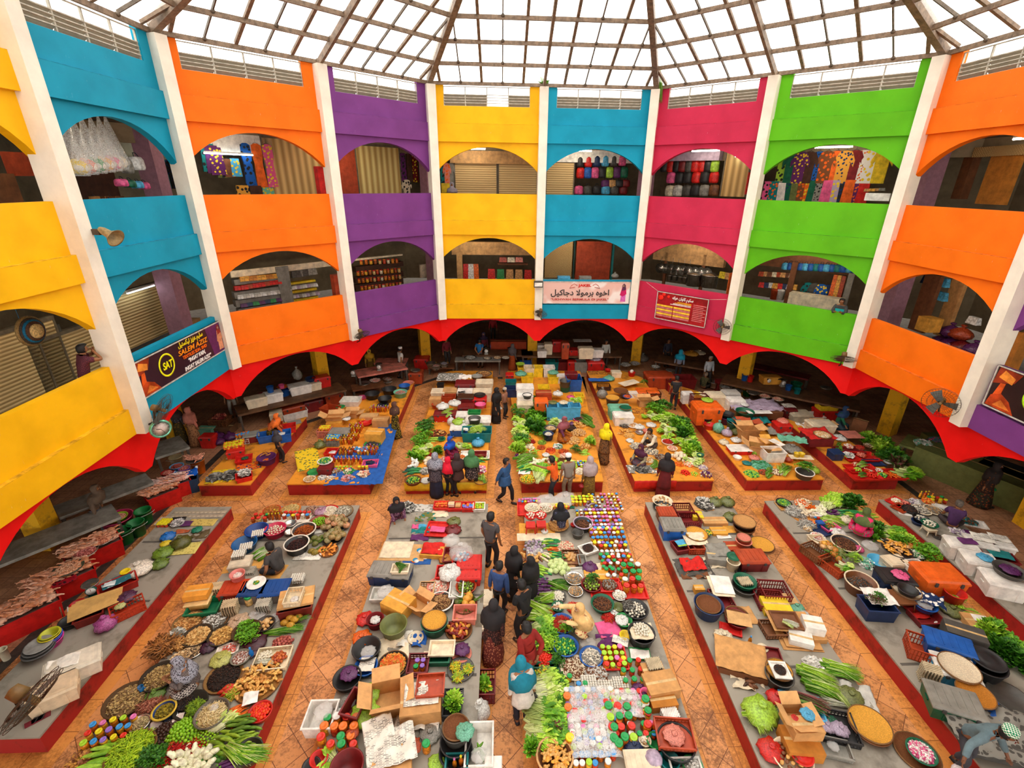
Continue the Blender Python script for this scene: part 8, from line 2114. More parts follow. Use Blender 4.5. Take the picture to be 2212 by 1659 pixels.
Tb('L3',1780,650,5.6,1.3,.8,'wood','largest brown counter with pans under green bay',-.6);Tb('L3',880,400,2.6,1.2,.8,'wood','brown counter of bagged goods under pink bay',-.5);Tb('L3',1690,470,3.,.8,.8,'mar','dark red counter at back under green bay',-.7)
Tb('L4',1290,980,1.6,1.2,.8,'olv','table of toys and packets beside yellow pillar',-.9);Tb('K1',200,330,3.4,.9,.8,'gry','grey counter behind long red chicken boxes',.86);Tb('K1',620,45,2.2,.8,.8,'gry','grey counter behind yellow pillar',.86)
T('L1','''
c 810 430 F .8 .5 .4 crm @.8 r.6;cream foam box, first from left on long counter
b 880 400 40 u mar .34 @.8;dark red pail between foam boxes
c 960 390 F .7 .5 .4 wht @.8 r.6;white foam box under blue bucket
b 935 340 30 u blu .26 @1.2;blue bucket on white foam box
b 1050 360 56 b blu .3 @.8;blue basin stack of coloured bowls
b 1045 340 46 b org .06 @1.1;orange bowl in blue basin
b 1035 325 24 u pnk .16 @1.16;magenta pail on basin stack
c 1190 320 F .9 .6 .4 wht @.8 r.6;white foam box under grey sack
g 1180 260 40 gry 2. @1.2;tall grey sack on foam box
c 1310 300 F .6 .5 .36 crm @.8 r.6;cream foam box under blue basin
b 1285 265 42 b nvy .16 @1.16;dark blue basin on cream foam box
c 1380 250 K .7 .5 .5 red @.8 r.6;red chest at right end of long counter
c 1130 500 K .9 .6 .5 rust r.6;rust-red chest under long counter
c 1300 450 K .8 .6 .5 mar r.6;maroon chest with pink plastic under long counter
c 1350 400 K .7 .5 .5 red r.6;red-orange chest beside maroon one
c 1475 390 K .8 .7 .55 rust r.6;largest rust-red chest at pillar
c 985 555 F .5 .5 .5 crm r.4;small cream foam box standing on tiles
c 1145 550 f 1. .5 .34 wht r.6;open white foam box on tiles
b 1005 500 40 u yel .34;yellow tub behind small foam box
g 420 830 50 dgr .6;green plastic sack on tiles
g 480 770 60 prp .7;dark purple sack on tiles, upper left
g 500 820 50 prp 1.;dark purple sack on tiles, front
g 590 780 56 prp .9;dark purple sack on tiles, right
c 500 610 C .7 .5 .3 brn @.3;brown crate of red meat on a block
p 500 600 50 flake sal/mar .1 .08 120 @.55;red meat cuts in brown crate
c 530 680 X .8 .6 .3 wood;wooden block under meat crate
c 380 700 X .6 .4 .34 mint;mint carton held beside salmon-scarfed woman
c 395 760 K .5 .4 .5 red;red box behind yellow pillar
b 1755 310 50 m - .05 @.5;steel pan of fish on low bench, left
b 1850 285 50 m - .05 @.5 >p flake sil/sal;steel pan of fish on low bench, right;silver fish in right pan
b 1960 270 44 m - .3 >p flake sal/sil;steel pan of red fish near man in white;red fish in steel pan
y 1885 150 gry @.9;round-dial scale on pink cloth
y 1660 200 gry @.8;smaller dial scale at left of pink cloth
''',0)
T('L2','''
c 320 360 K .8 .7 .6 red;red chest beside yellow pillar
b 400 410 44 m - .24 @.4;steel basin on low bench, left
b 440 430 40 m - .24 @.4 >p flake sal/gry;steel basin on low bench, middle;red fish in middle basin
b 510 410 40 m - .24 @.4 >p flake lil/gry;steel basin on low bench, right;pale fish in right basin
c 270 480 K .7 .6 .6 rust;rust chest with silver pans before cream wall
b 265 470 40 m - .1 @.6;silver pan stack on rust chest
b 735 360 52 m - .1 @.8 >p flake gry/sil;wide dark pan of fish at left of wire table;grey fish in wide dark pan
b 880 370 36 m - .04 @.8 >p flake crm/gry;round fish tray on wire table;fish on round wire-table tray
b 965 365 36 m - .04 @.8 >p flake crm/tan;round fish tray, second;fish on second round tray
b 1035 365 36 m - .04 @.8 >p flake crm/sil;round fish tray, third;fish on third round tray
y 870 290 gry @.85;dial scale on fish counter, left
y 1075 290 gry @.85;dial scale on fish counter, right
c 950 250 K .6 .4 .6 blu @.4;dark blue chest at back of fish counter
c 1060 220 X 2. .5 .7 rust @.5;brown cabinet behind fish counter
c 1205 400 S .6 .5 .5 blu;dark blue bin under fish counter
c 1345 250 F .5 .5 .4 wht @.85;white foam box at left of box counter, back
c 1345 300 F .5 .5 .36 wht @.85;white foam box at left of box counter, front
c 1400 240 F .44 .5 .6 crm @.85;tall cream foam box on box counter
c 1480 220 K .6 .5 .6 red @.85;red box on box counter
c 1545 230 K .4 .5 .9 rust @.85;tall rust box on box counter
c 1625 290 R .7 .6 .3 red @.85;bright red lidded bin on box counter
d 1690 220 1. .5 wht @1.3;flat white foam slabs stacked high
c 1720 275 F .8 .5 .6 crm @.85;ribbed cream foam boxes on box counter
c 1805 290 F .8 .5 .44 wht @.85;white ribbed foam box at right of box counter
c 1430 390 S .7 .5 .5 teal;teal lined bin below box counter
c 1520 390 S .7 .5 .5 mar;maroon lined bin below box counter
c 1600 390 K .5 .5 .6 red;bright red chest below box counter
c 1675 390 S .7 .6 .6 gry;grey plastic-lined bin below box counter
c 1800 385 K .9 .8 .7 red;largest red chest beside man in football shirt
p 1800 370 50 flake sil/lil .1 .08 120 @.7;clear plastic heaped on largest red chest
''',0)
T('L3','''
b 400 420 54 m - .1 @.3 >p flake sil/gry;pan of silver fish before pillar;silver fish in left pan
b 480 410 50 m - .1 @.3 >p flake sil/gry;pan of silver fish near kettle;silver fish in pan near kettle
g 545 380 50 gry 1.;grey plastic sack behind pillar
c 690 500 K 1.4 .9 .7 rust;rust-red chest with pans, left of turquoise scarf
b 655 440 40 m - .06 @.7 >p flake sil/gry;pan of small fish on rust chest;small fish on rust chest
b 780 470 36 m - .06 @.7;empty steel pan on rust chest
c 860 530 S 1.5 .8 .6 mar;maroon open chest right of turquoise scarf
g 890 320 34 wht .5 @.8;white bag on bagged-goods counter
g 960 330 60 gold .5 @.8;mustard sack on bagged-goods counter
g 1030 320 50 crm .5 @.8;cream sack on bagged-goods counter
b 1160 570 46 m - .3 @.2;steel pot beside crouching man
b 1255 610 50 m - .3 @.4 >p flake dgy/gry;wide steel pan of fish, first in arc;dark fish in first arc pan
b 1350 640 46 m - .2 @.4;steel pan, second in arc
b 1490 660 50 m - .1 @.6;steel pan of fish, third in arc
b 1590 690 50 m - .1 @.6 >p flake sal/crm;steel pan, fourth in arc;pink fish in fourth arc pan
b 1700 715 50 m - .1 @.6 >p flake sal/crm;steel pan, fifth in arc;pink fish in fifth arc pan
b 1440 640 40 u grn .3;green tub behind pans
y 1745 560 gry @.8;round-dial scale on largest counter
y 1620 540 gold @.8;gold-coloured scale on largest counter
b 1795 600 26 u blu .24 @.8;blue pail on largest counter, left
b 1870 630 26 u teal .24 @.8;teal pail on largest counter, right
b 1860 580 44 u dgr .3 @.8;dark green bucket on largest counter
c 1640 520 K .9 .5 .36 gold @.8;tan box on largest counter
b 1470 520 26 u red .3 @.8;red pail at left of largest counter
b 1420 510 24 u blu .3 @.8;small blue pail at left of largest counter
b 2110 620 44 m - .06 @.8;shallow silver pan at end of largest counter
c 1240 560 K .7 .5 .6 mar;red box by yellow pillar
c 2110 800 K .9 .6 .5 red;red chest with a yellow crate by right pillar
c 2120 760 S .8 .5 .24 yel @.5;yellow crate on red chest
c 1790 790 K .6 .5 .6 mar;maroon box with newspapers at row end
s 1790 775 .5 .4 news @.6;newspaper on maroon box
c 1890 830 F .9 .6 .5 crm;cream foam box at row end
c 1990 850 f .9 .6 .3 wht;open white foam box at row end
''',0)
T('L4','''
p 1240 950 60 flake wht/mint .14 .09 160 @.8;packets heaped on toy table
p 1330 930 50 flake teal/pnk .14 .09 160 @.8;bright toy packets at back of toy table
c 1380 900 X 1. .8 .4 olv @.0;goods behind toy table
c 1700 1120 X 3.4 1.2 .9 olv r-1.1;long table draped in a gold brocade
c 1930 1150 X 1.4 1. .9 blk r-1.1;stack of black crates in right hall
c 740 760 X .5 .2 1. brn r-.8;wooden rack leaning by yellow pillar
''',0)
# --- shops of the upper galleries: things placed on upright planes behind the arches ---
SHUT=stripes_mat('shutter',(240,208,146),(184,148,92),'Z',3.2);FOLD=stripes_mat('folding_door',(236,196,124),(176,134,72),'X',1.1);CRF=stripes_mat('folding_pale',(240,216,140),(190,150,80),'X',1.1)
MT=dict(shut=SHUT,fold=FOLD,crf=CRF,lat=pattern_mat((226,190,130),(120,90,50),24,'check'))
def gm(c):return MT[c]if c in MT else M(CO[c],.7,.2,4)
def garment(w,h,kind):
 mb=MB();q=w/2
 if kind=='shirt':p=[(-q*.6,-h),(q*.6,-h),(q*.62,-h*.35),(q*.95,-h*.5),(q,-h*.3),(q*.6,-h*.04),(q*.2,0),(-q*.2,0),(-q*.6,-h*.04),(-q,-h*.3),(-q*.95,-h*.5),(-q*.62,-h*.35)]
 elif kind=='dress':p=[(-q*.9,-h),(q*.9,-h),(q*.62,-h*.45),(q*.85,-h*.28),(q*.8,-h*.04),(q*.3,0),(-q*.3,0),(-q*.8,-h*.04),(-q*.85,-h*.28),(-q*.62,-h*.45)]
 else:p=[(-q,-h),(q,-h),(q*.8,0),(-q*.8,0)]
 return mb.prism(p,-.05,.05)
def bagm(w,h,d=.16):
 mb=MB();mb.lathe([(.02,0),(.42,.02),(.5,.2),(.48,.75),(.36,.95),(.02,1)],14,T=Matrix.Scale(w,4,(1,0,0))@Matrix.Scale(d*2,4,(0,1,0))@Matrix.Scale(h,4,(0,0,1)));return mb
def GA(i,ap,text):
 n,t=facet(i);R=frot(i)
 for ln in text.strip().split('\n'):
  hd_,*lb=[q.strip()for q in ln.split(';')];tk=hd_.split();c=tk[0];a=[float(q)if q.replace('.','',1).replace('-','',1).isdigit()else q for q in tk[1:]];ap_=ap
  if isinstance(a[-1],str)and a[-1][0]=='^':ap_=ap+float(a.pop()[1:])
  s0,z0=atf(a[0],a[1],i,ap_);L0=lb[0]
  if c=='pn':
   s1,z1=atf(a[2],a[3],i,ap_);w_,h_=abs(s1-s0),abs(z1-z0);mb=MB();mb.box(-w_/2,w_/2,0,a[4],0,h_)
   mt=gm(a[5]);nm={'shut':'roller_shutter','fold':'folding_door','crf':'folding_door'}.get(a[5],L0.split()[-1]if len(L0.split())<3 else 'panel')
   nm=lb[1].replace(' ','_')if len(lb)>1 else nm
   if a[5]in MT and a[5]!='lat':
    e=empty(nm);mb.obj('slats',[mt],e);f_=MB();f_.box(-w_/2-.05,-w_/2,-.03,a[4],0,h_).box(w_/2,w_/2+.05,-.03,a[4],0,h_).box(-w_/2-.05,w_/2+.05,-.03,a[4],h_,h_+.1);f_.obj('frame',[M((110,96,76),.6)],e);o=e
   else:o=mb.obj(nm,[mt])
   put(o,fp(i,ap_,(s0+s1)/2,min(z0,z1)),R);tag(o,L0,lb[1]if len(lb)>1 else nm.replace('_',' '))
  elif c=='tb':
   o=empty('tube_light');MB().tube([(-a[2]/2,0,0),(a[2]/2,0,0)],.022,8).obj('lamp_tube',[TUBE],o);MB().box(-a[2]/2,a[2]/2,-.03,.03,.024,.07).obj('fitting',[M((220,216,206),.5)],o);put(o,fp(i,ap_,s0,z0),R);tag(o,L0,'tube light')
  elif c=='R':
   s1,z1=atf(a[2],a[3],i,ap_);n_=int(a[4]);kd,w_,h_=a[5],a[6],a[7];cs=a[8].split('/')
   for k in range(n_):
    f=(k+.5)/n_;col=cyc(cs,k);P=fp(i,ap_+ru(-.03,.03),s0+(s1-s0)*f,z0+(z1-z0)*f)
    if kd in('shirt','dress','cloth'):
     o=thing((kd,w_,h_),lambda:[(kd,garment(w_,h_,kd),[M((1,1,1))])]);fl=cyc([None,1,2,None,3],k+len(L0))
     recolor(o,[FLO(CO[col],CO[cyc(['blk','org','yel','nvy'],k)],7+k%5)if fl else M(CO[col],.85,.2,5,bump=.3)]);hk=thing('hanger',lambda:[('hanger',MB().tube([(-.12,0,-.02),(0,0,.04),(.12,0,-.02)],.006,4).tube([(0,0,.04),(0,0,.14)],.005,4),[M((60,60,64),.4)])]);hk.parent=o
    elif kd=='bag':
     o=thing(('hbag',w_,h_),lambda:[('hanging_bag',bagm(w_,h_),[M((1,1,1))])]);o.name='hanging_bag';recolor(o,[M(CO[col],.5,.35,6)]);q=thing(('strap',w_,h_),lambda:[('strap',MB().tube([(-w_*.25,-.06,h_*.8),(-w_*.1,0,h_*1.25),(w_*.1,0,h_*1.25),(w_*.25,-.06,h_*.8)],.012,5),[M((40,36,38),.6)])]);q.parent=o
    elif kd=='jar':o=jar(cyc(['red','white','yellow','orange','green','purple'],k*3),k,w_,'jar');o.name='sweet_jar'
    elif kd=='pot':o=thing(('pot',w_,h_),lambda:[('cooking_pot',MB().lathe([(.001,0),(w_*.45,.01),(w_*.5,h_*.8),(w_*.54,h_*.82),(w_*.5,h_*.86),(w_*.2,h_),(.001,h_*1.04)],16),[SILV])]);recolor(o,[SILV if col=='sil' else M(CO[col],.3)])
    elif kd=='pan':o=thing(('hpan',w_),lambda:[('hanging_pan',MB().lathe([(.001,0),(w_*.4,.01),(w_*.5,h_)],18,T=rotm(pi/2,4,'X')).tube([(0,0,w_*.45),(0,0,w_*1.1)],.012,5),[SILV])])
    elif kd=='sack':o=bag(CO[col],w_,k,1.)
    elif kd=='net':
     o=thing(('net',w_),lambda:[('hammock',MB().ball((0,0,.1),w_,12,8,0,1,.8,.7),[M((1,1,1))])]);recolor(o,[FLO(CO[col],(236,226,210),5)]);q=thing(('netting',w_),lambda:[('netting',MB().lathe([(w_*.8,-.1),(w_*1.12,.1),(w_*.8,.4),(w_*.3,.95),(.02,1.2),(.015,1.5)],16,cap=False),[WRAP])]);q.parent=o
    else:o=thing(('pk',w_,h_),lambda:[('goods_packet',MB().taper(w_,.2,w_*.86,.12,0,h_),[M((1,1,1))])]);o.name='goods_packet';recolor(o,[M(CO[col],.4,.35,12)])
    o.location=P;o.rotation_euler.z=R
    lab='%s %s'%({'sil':'silver','wht':'white','blk':'black','org':'orange','brn':'brown','yel':'yellow','grn':'green','blu':'blue','pnk':'pink','prp':'purple','gry':'grey','crm':'cream','mar':'maroon','nvy':'navy','sal':'salmon','gold':'golden','dgr':'dark green','olv':'olive','lil':'lilac','choc':'dark brown','dgy':'dark grey','sky':'sky blue','rust':'rust','och':'ochre','card':'tan'}.get(col,col),L0)if kd!='jar' else L0
    tag(o,lab,kd if kd not in('pk',)else 'packet',L0 if kd=='jar' or n_>len(set(cs))else None)
def emit(name,c,s):
 mt,nt,b=newmat(name);dv(b,'Emission Color',(*c,1));dv(b,'Emission Strength',s);return mt
TUBE=emit('tube_glow',(.8,.95,1.),14.)
GA(-2,14.1,'''
pn 150 432 225 300 .1 choc;dark stall board behind hanging hammocks;board
R 195 424 262 424 6 cloth .45 .5 card/brn;woven mat standing below hammocks
tb 342 307 .9;small tube light near right column in upper blue bay
tb 316 326 .9 ^.6;tube light beside mauve pillar in upper blue bay
R 322 340 385 348 6 shirt .5 1. blu/nvy/teal/blk/prp/dgr;clothes on rail behind blue bay
pn 248 770 352 610 .1 shut;tan roller shutter behind lower blue bay
pn 372 700 366 655 .1 dgr;dark green strip beside shutter;strip
pn 410 710 432 686 .4 card;small tan carton beside mauve pillar;box
tb 305 625 1.3 ^-.4;unlit tube light above tan roller shutter in lower blue bay
pn -60 935 112 690 .1 shut;wide tan roller shutter behind lower yellow bay, left panel
pn 128 850 200 700 .1 shut;tan roller shutter behind lower yellow bay, right panel
pn 108 870 128 700 .2 dgy;grey post with yellow stickers;post
pn -20 440 30 375 .2 brn;woven mat standing in upper yellow bay;mat
pn 35 380 60 330 .2 rust;reddish woven bag in upper yellow bay;bag
''')
GA(-2,12.,'''
R 158 372 265 358 6 net .26 .3 yel/sal/grn/gold/pnk/crm;ball-shaped hammock bundle hanging in clear netting
R 258 402 322 410 4 bag .34 .2 pnk/dgr/sky/pnk;woven handbag on upper blue parapet
R 292 368 302 368 1 bag .5 .36 wht;white patterned handbag hanging in upper blue bay
R 276 375 284 375 1 bag .3 .4 gry;striped dark handbag beside white one
''')
GA(-1,14.1,'''
pn 440 330 585 295 .1 wht;white shop fascia above dresses;fascia
tb 495 333 1.6 ^-.2;glowing tube light above blue dress
pn 585 420 692 306 .1 fold;tan folding door in upper orange bay
R 515 308 585 312 3 dress .42 1.5 blu/org/pnk;sleeveless dress on a hanging form
R 508 400 590 402 3 cloth .5 .6 gold/choc/mint;skirt hanging below dresses
R 440 308 465 320 3 cloth .5 .9 teal/prp/prp;scarf hanging at left of dresses
R 468 345 512 342 3 cloth .35 .6 olv/brn/sky;small top hanging under tube light
pn 695 430 712 360 .3 red ^-2.6;red fire box beside upper orange column;box
pn 728 650 745 592 .3 rust ^-2.6;orange fire box beside lower orange column;box
pn 500 600 740 560 .1 crm;pale shop fascia above shelves;fascia
R 520 608 606 600 5 pk .36 .18 gold/och;bag of brown snacks on top shelf
R 508 628 606 612 8 pk .26 .16 red/red/rust;packet on second shelf of orange bay shop
R 514 646 606 634 8 pk .26 .15 wht/sil;packet on third shelf of orange bay shop
R 520 664 620 648 8 pk .26 .14 prp/nvy/grn;bag on lowest shelf of orange bay shop
pn 505 605 620 602 .3 gry;grey shelf, highest of four behind lower orange bay;shelf
pn 505 632 620 629 .3 gry;grey shelf, second of four behind lower orange bay;shelf
pn 508 650 620 647 .3 gry;grey shelf, third of four behind lower orange bay;shelf
pn 515 668 625 665 .3 gry;grey shelf, lowest of four behind lower orange bay;shelf
pn 613 672 622 575 .1 gry ^-.1;grey steel post between two racks;post
pn 622 612 682 608 .3 yel;yellow-edged shelf, highest of three;shelf
pn 626 630 685 626 .3 yel;yellow-edged shelf, middle of three;shelf
pn 630 648 688 644 .3 yel;yellow-edged shelf, lowest of three;shelf
R 634 600 680 592 4 pk .4 .26 dgy/gry;grey wrapped bale on yellow-edged rack
R 626 626 684 618 8 pk .18 .14 sil/wht/lil;white sachet on yellow-edged rack
R 630 645 688 636 8 pk .18 .14 sil/lil/gry;lilac sachet on yellow-edged rack
pn 737 420 775 318 .1 rust;red-brown wooden panels in upper purple bay;panel
pn 778 420 860 320 .1 crf;pale cream folding door in upper purple bay
R 868 388 884 388 1 shirt .55 .8 crm;shirt with a red yoke hanging in upper purple bay
R 862 330 900 335 3 cloth .3 1.2 prp/choc/mar;dark cloth hanging beside cream folding door
pn 765 560 870 552 .2 crm;shop fascia above jar shelves;fascia
R 776 572 862 568 9 jar 1.3 .2 red;jar of sweets on top shelf of purple bay shop
R 770 596 866 588 12 jar 1.3 .2 red;jar of sweets on second shelf of purple bay shop
R 772 612 868 602 12 jar 1.3 .2 red;jar of sweets on third shelf of purple bay shop
R 778 628 868 618 12 jar 1.3 .2 red;jar of sweets on lowest shelf of purple bay shop
pn 768 577 872 575 .3 choc;dark shelf, highest of four with sweet jars;shelf
pn 768 600 872 597 .3 choc;dark shelf, second of four with sweet jars;shelf
pn 768 616 872 613 .3 choc;dark shelf, third of four with sweet jars;shelf
pn 772 632 872 629 .3 choc;dark shelf, lowest of four with sweet jars;shelf
pn 910 600 924 570 .1 crm ^-.3;notice board at right of lower purple bay;notice
''')
GA(0,14.1,'''
pn 985 420 1072 352 .1 shut;brown roller shutter behind ladder in upper yellow bay
pn 1078 420 1160 352 .1 shut;brown roller shutter at right of upper yellow bay
pn 972 352 1160 328 .3 tan ^-.2;long tan fascia over two shutters;fascia
R 952 352 978 352 3 shirt .4 1. teal/sal/gry;shirt hanging at left of upper yellow bay
pn 954 416 972 396 .2 yel ^-.5;yellow printed box behind upper yellow parapet;box
pn 976 550 1150 524 .3 tan;tan fascia in lower yellow bay;fascia
pn 988 610 998 545 .1 tan ^-.1;pale post in lower yellow bay;post
R 1002 602 1034 602 3 pk .3 .75 red/wht/org;snack packet column in lower yellow bay
R 1052 602 1150 604 5 pk .4 .5 red/grn/card/card/red;carton on parapet of lower yellow bay
R 1078 566 1130 566 3 pk .4 .24 rust/crm/sal;packet on wall shelf of lower yellow bay
pn 1075 572 1140 569 .3 brn;wall shelf in lower yellow bay;shelf
pn 1180 420 1240 352 .1 shut;tan roller shutter beside schoolbags
pn 1200 350 1370 326 .3 wht ^-.1;white fascia over schoolbags;fascia
R 1243 362 1352 358 6 bag .4 .5 blk/red/nvy/sky/dgy/pnk;backpack in top row of schoolbag stall
R 1245 386 1355 384 7 bag .4 .5 red/blu/pnk/blk/lime/prp/dgr;backpack in middle row of schoolbag stall
R 1300 405 1358 404 4 bag .45 .34 prp/card/blk/mar;briefcase in third row of schoolbag stall
R 1240 420 1355 420 6 bag .45 .4 pnk/dgy/blk/sky/dgy/mar;bag in lowest row of schoolbag stall
pn 1176 600 1238 522 .1 lat;lattice grille in lower blue bay;grille
pn 1242 604 1322 522 .1 rust;tall orange-brown wooden door in lower blue bay;door
pn 1238 604 1242 520 .12 teal ^-.02;first teal door post;post
pn 1322 604 1325 520 .12 teal ^-.02;second teal door post beside orange door;post
pn 1205 606 1232 598 .3 sky ^-2.6;pale blue folders on blue parapet;folder
pn 1252 606 1278 598 .3 gry ^-2.6;grey box on blue parapet;box
R 1322 600 1334 600 1 sack .2 .5 wht;clear bag of yellow fruit beside orange door
''')
GA(1,14.1,'''
pn 1442 348 1556 326 .4 lil ^-.3;pale steel fascia over red bags;fascia
R 1428 372 1550 372 9 bag .4 .55 blk/red/blk/mar/dgy/red/red/blk/lime;backpack hanging in top row of red-bag stall
R 1440 396 1550 396 6 bag .45 .5 pnk/blk/blk/red/blk/red;bag hanging in second row of red-bag stall
R 1436 424 1550 424 6 bag .5 .5 crm/sil/dgy/blk/gry/brn;bag standing in lowest row of red-bag stall
pn 1556 424 1625 326 .1 fold;tan folding door in upper pink bay
pn 1608 420 1618 372 .3 red ^-2.6;red fire box beside upper pink column;box
tb 1598 338 .4 ^-.2;small glowing lamp in upper pink bay
pn 1410 560 1570 530 .3 tan;tan fascia in lower pink bay;fascia
R 1422 578 1535 590 9 pan .5 .1 sil;pan hanging in row of lower pink bay
R 1440 606 1485 612 4 pot .3 .34 sil;pot stack on shelf of lower pink bay
R 1482 616 1548 622 2 pot .8 .7 sil;large steamer pot in lower pink bay
pn 1434 620 1438 545 .1 brn;brown post in lower pink bay;post
pn 1514 630 1520 550 .1 brn;brown post between steamers;post
R 1555 600 1575 604 2 pk .3 .3 yel/card;box on right shelf of lower pink bay
pn 1568 640 1576 590 .3 org ^-2.6;orange fire box beside lower pink column;box
R 1690 330 1925 322 12 shirt .7 1.15 lime/dgr/prp/choc/blu/brn/org/gold/mar/wht/wht/yel;shirt hanging in top row of green bay
R 1655 392 1880 388 15 cloth .4 1. pnk/teal/gry/dgr/olv/brn/org/dgr/gry/pnk/lil/blk/org/prp/red;garment hanging in lower row of green bay
R 1680 395 1692 395 1 cloth .6 .7 wht;blouse with brown leaves at left of green bay
pn 1866 433 1924 418 .3 wht ^-2.4;white glass display case on green parapet;display case
R 1868 414 1910 412 4 pk .2 .1 card/gold/card/gry;hat on display case
pn 1620 570 1870 546 .3 brn;brown fascia in lower green bay;fascia
R 1640 596 1715 600 8 pk .22 .2 rust/card/brn/crm;box on upper shelf of lower green bay
R 1640 620 1720 626 8 pk .24 .22 red/nvy/wht/gold;box on lower shelf of lower green bay
R 1690 582 1850 590 14 bag .3 .3 sky/blu/teal/blu;plastic basket hanging in lower green bay
R 1740 610 1800 616 4 shirt .5 .9 teal/dgy/blu/nvy;dark garment hanging in lower green bay
pn 1703 660 1712 566 .12 brn ^-.2;brown post in middle of lower green bay;post
pn 1826 668 1834 590 .12 gry ^-.2;grey post beside apron boy;post
R 1790 640 1816 645 3 pk .16 .9 org/gold/rust;rack of small snacks beside apron boy
R 1665 646 1690 648 2 pot .34 .5 rust/wht;flask on counter of lower green bay
pn 1700 655 1820 648 .5 crm ^-1.;counter of folded goods in lower green bay;counter
''')
GA(2,14.1,'''
pn 2105 440 2212 330 .1 och;large ochre board in upper orange bay;board
pn 2098 340 2230 310 .2 lat ^-.1;row of baskets above ochre board;basket
pn 2072 430 2096 300 .3 brn ^.1;dark shelf frame in upper orange bay;shelf
R 1985 425 2000 425 1 dress .5 1.2 mar;dress on a form in upper orange bay
pn 1925 700 1960 620 .15 wood ^-.4;old wooden planks leaning in lower orange bay;plank
pn 1905 690 1912 610 .1 org;orange ladder at left of lower orange bay;ladder
pn 1990 720 2000 590 .15 brn ^-.3;brown wooden post in lower orange bay;post
pn 2040 730 2058 600 .15 card ^.2;pale wooden board in lower orange bay;board
R 1995 640 2036 650 3 pk .5 .3 blu/teal/sky;blue goods in glass case
R 1998 612 2040 620 3 pk .5 .3 nvy/gry/sky;grey goods in glass case
pn 1975 710 2010 690 .5 gold ^-1.;yellow carton in lower orange bay;box
R 2020 745 2110 770 4 sack .34 .5 prp/prp/mar/prp;plastic sack piled behind lower orange parapet
R 2040 725 2085 735 2 sack .34 .5 prp/rust;plastic sack on top of pile
R 2095 700 2110 700 1 pk .4 .24 wht;price card in lower orange bay
R 2050 760 2140 800 5 pk .3 .06 olv/yel/gry;vegetable pack on orange parapet
pn 2165 800 2212 720 .3 och ^-2.;rolled bamboo mats behind satin sign;mat
''')
s0,z0=atf(62,715,-2,12.2);mb=MB()
for k,r in enumerate((.34,.3,.26,.22,.16)):mb.lathe([(r,-.02-k*.03),(r*.98,-.07-k*.03),(.0001,-.075-k*.03)],20,k,T=rotm(pi/2,4,'X')@Matrix.Scale(-1,4,(0,0,1)))
mb.tube([(-.1,0,.3),(-.1,0,.8)],.006,4,2);o=mb.obj('woven_basket',[M((150,120,70),.8,.3,30),M((70,60,50),.8,.3,30),M((20,110,150),.8,.3,30),M((90,60,40),.8,.3,30),M((226,196,130),.8,.3,30)]);put(o,fp(-2,12.2,s0,z0),frot(-2));tag(o,'round blue, brown and cream woven basket hanging in lower yellow bay','basket')
def gp(i,ap,s0,z0,label,**k):
 P=fp(i,ap,s0,z0);return person(P,frot(i)+k.pop('f',0),label,**k)
gp(-2,11.36,-.42,4.24,'man in maroon checked shirt taking a photograph over yellow parapet',Ht=1.72,f=.9,top=CHK((110,50,60),(70,40,50),40),long=False,lh=(.1,-.32,1.48),rh=(-.08,-.3,1.48),lean=.2)
gp(1,11.32,3.62,4.24,'boy in grey shirt and teal apron leaning on green parapet',pose='stand',top=(60,62,60),apron=(20,160,170),lean=.3,lh=(.1,-.5,1.2),rh=(-.1,-.5,1.2),Ht=1.6)
gp(0,12.6,-3.93,7.9,'woman in grey headscarf behind upper yellow parapet',pose='stand',top=(150,140,150),scarf=(160,150,160),Ht=1.5)
# --- signs ---
def txt(e,body,x,z,sz,c,wd=None,bold=0.,y=-.03,name='lettering',al='CENTER',shear=0.):
 cu=bpy.data.curves.new(name,'FONT');cu.body=body;cu.size=sz;cu.align_x=al;cu.extrude=.004;cu.offset=bold;cu.shear=shear
 o=bpy.data.objects.new(name,cu);COL.objects.link(o);o.parent=e;o.rotation_euler=(pi/2,0,0);o.location=(x,y,z);cu.materials.append(M(c,.5,.05))
 me=bpy.data.meshes.new_from_object(o.evaluated_get(bpy.context.evaluated_depsgraph_get()));x0=[v.co.x for v in me.vertices];q=bpy.data.objects.new(name,me);COL.objects.link(q);q.parent=e;q.rotation_euler=o.rotation_euler;q.location=o.location
 if wd:q.scale.x=wd/max(.01,max(x0)-min(x0))
 bpy.data.objects.remove(o);return q
def sign(i,ap,s0,s1,z0,z1,c,nm,label):
 e=empty(nm,fp(i,ap,(s0+s1)/2,z0),frot(i));w,h=s1-s0,z1-z0;MB().box(-w/2,w/2,0,.05,0,h).obj('board',[c if not isinstance(c,tuple)else M(c,.4,.25,1.5)],e)
 f=MB()
 for(a,b,c_,d)in((-w/2,w/2,0,.03),(-w/2,w/2,h-.03,h),(-w/2,-w/2+.03,0,h),(w/2-.03,w/2,0,h)):f.box(a,b,-.02,.03,c_,d)
 f.obj('frame',[M((200,196,186),.4)],e);tag(e,label,'sign');return e,w,h
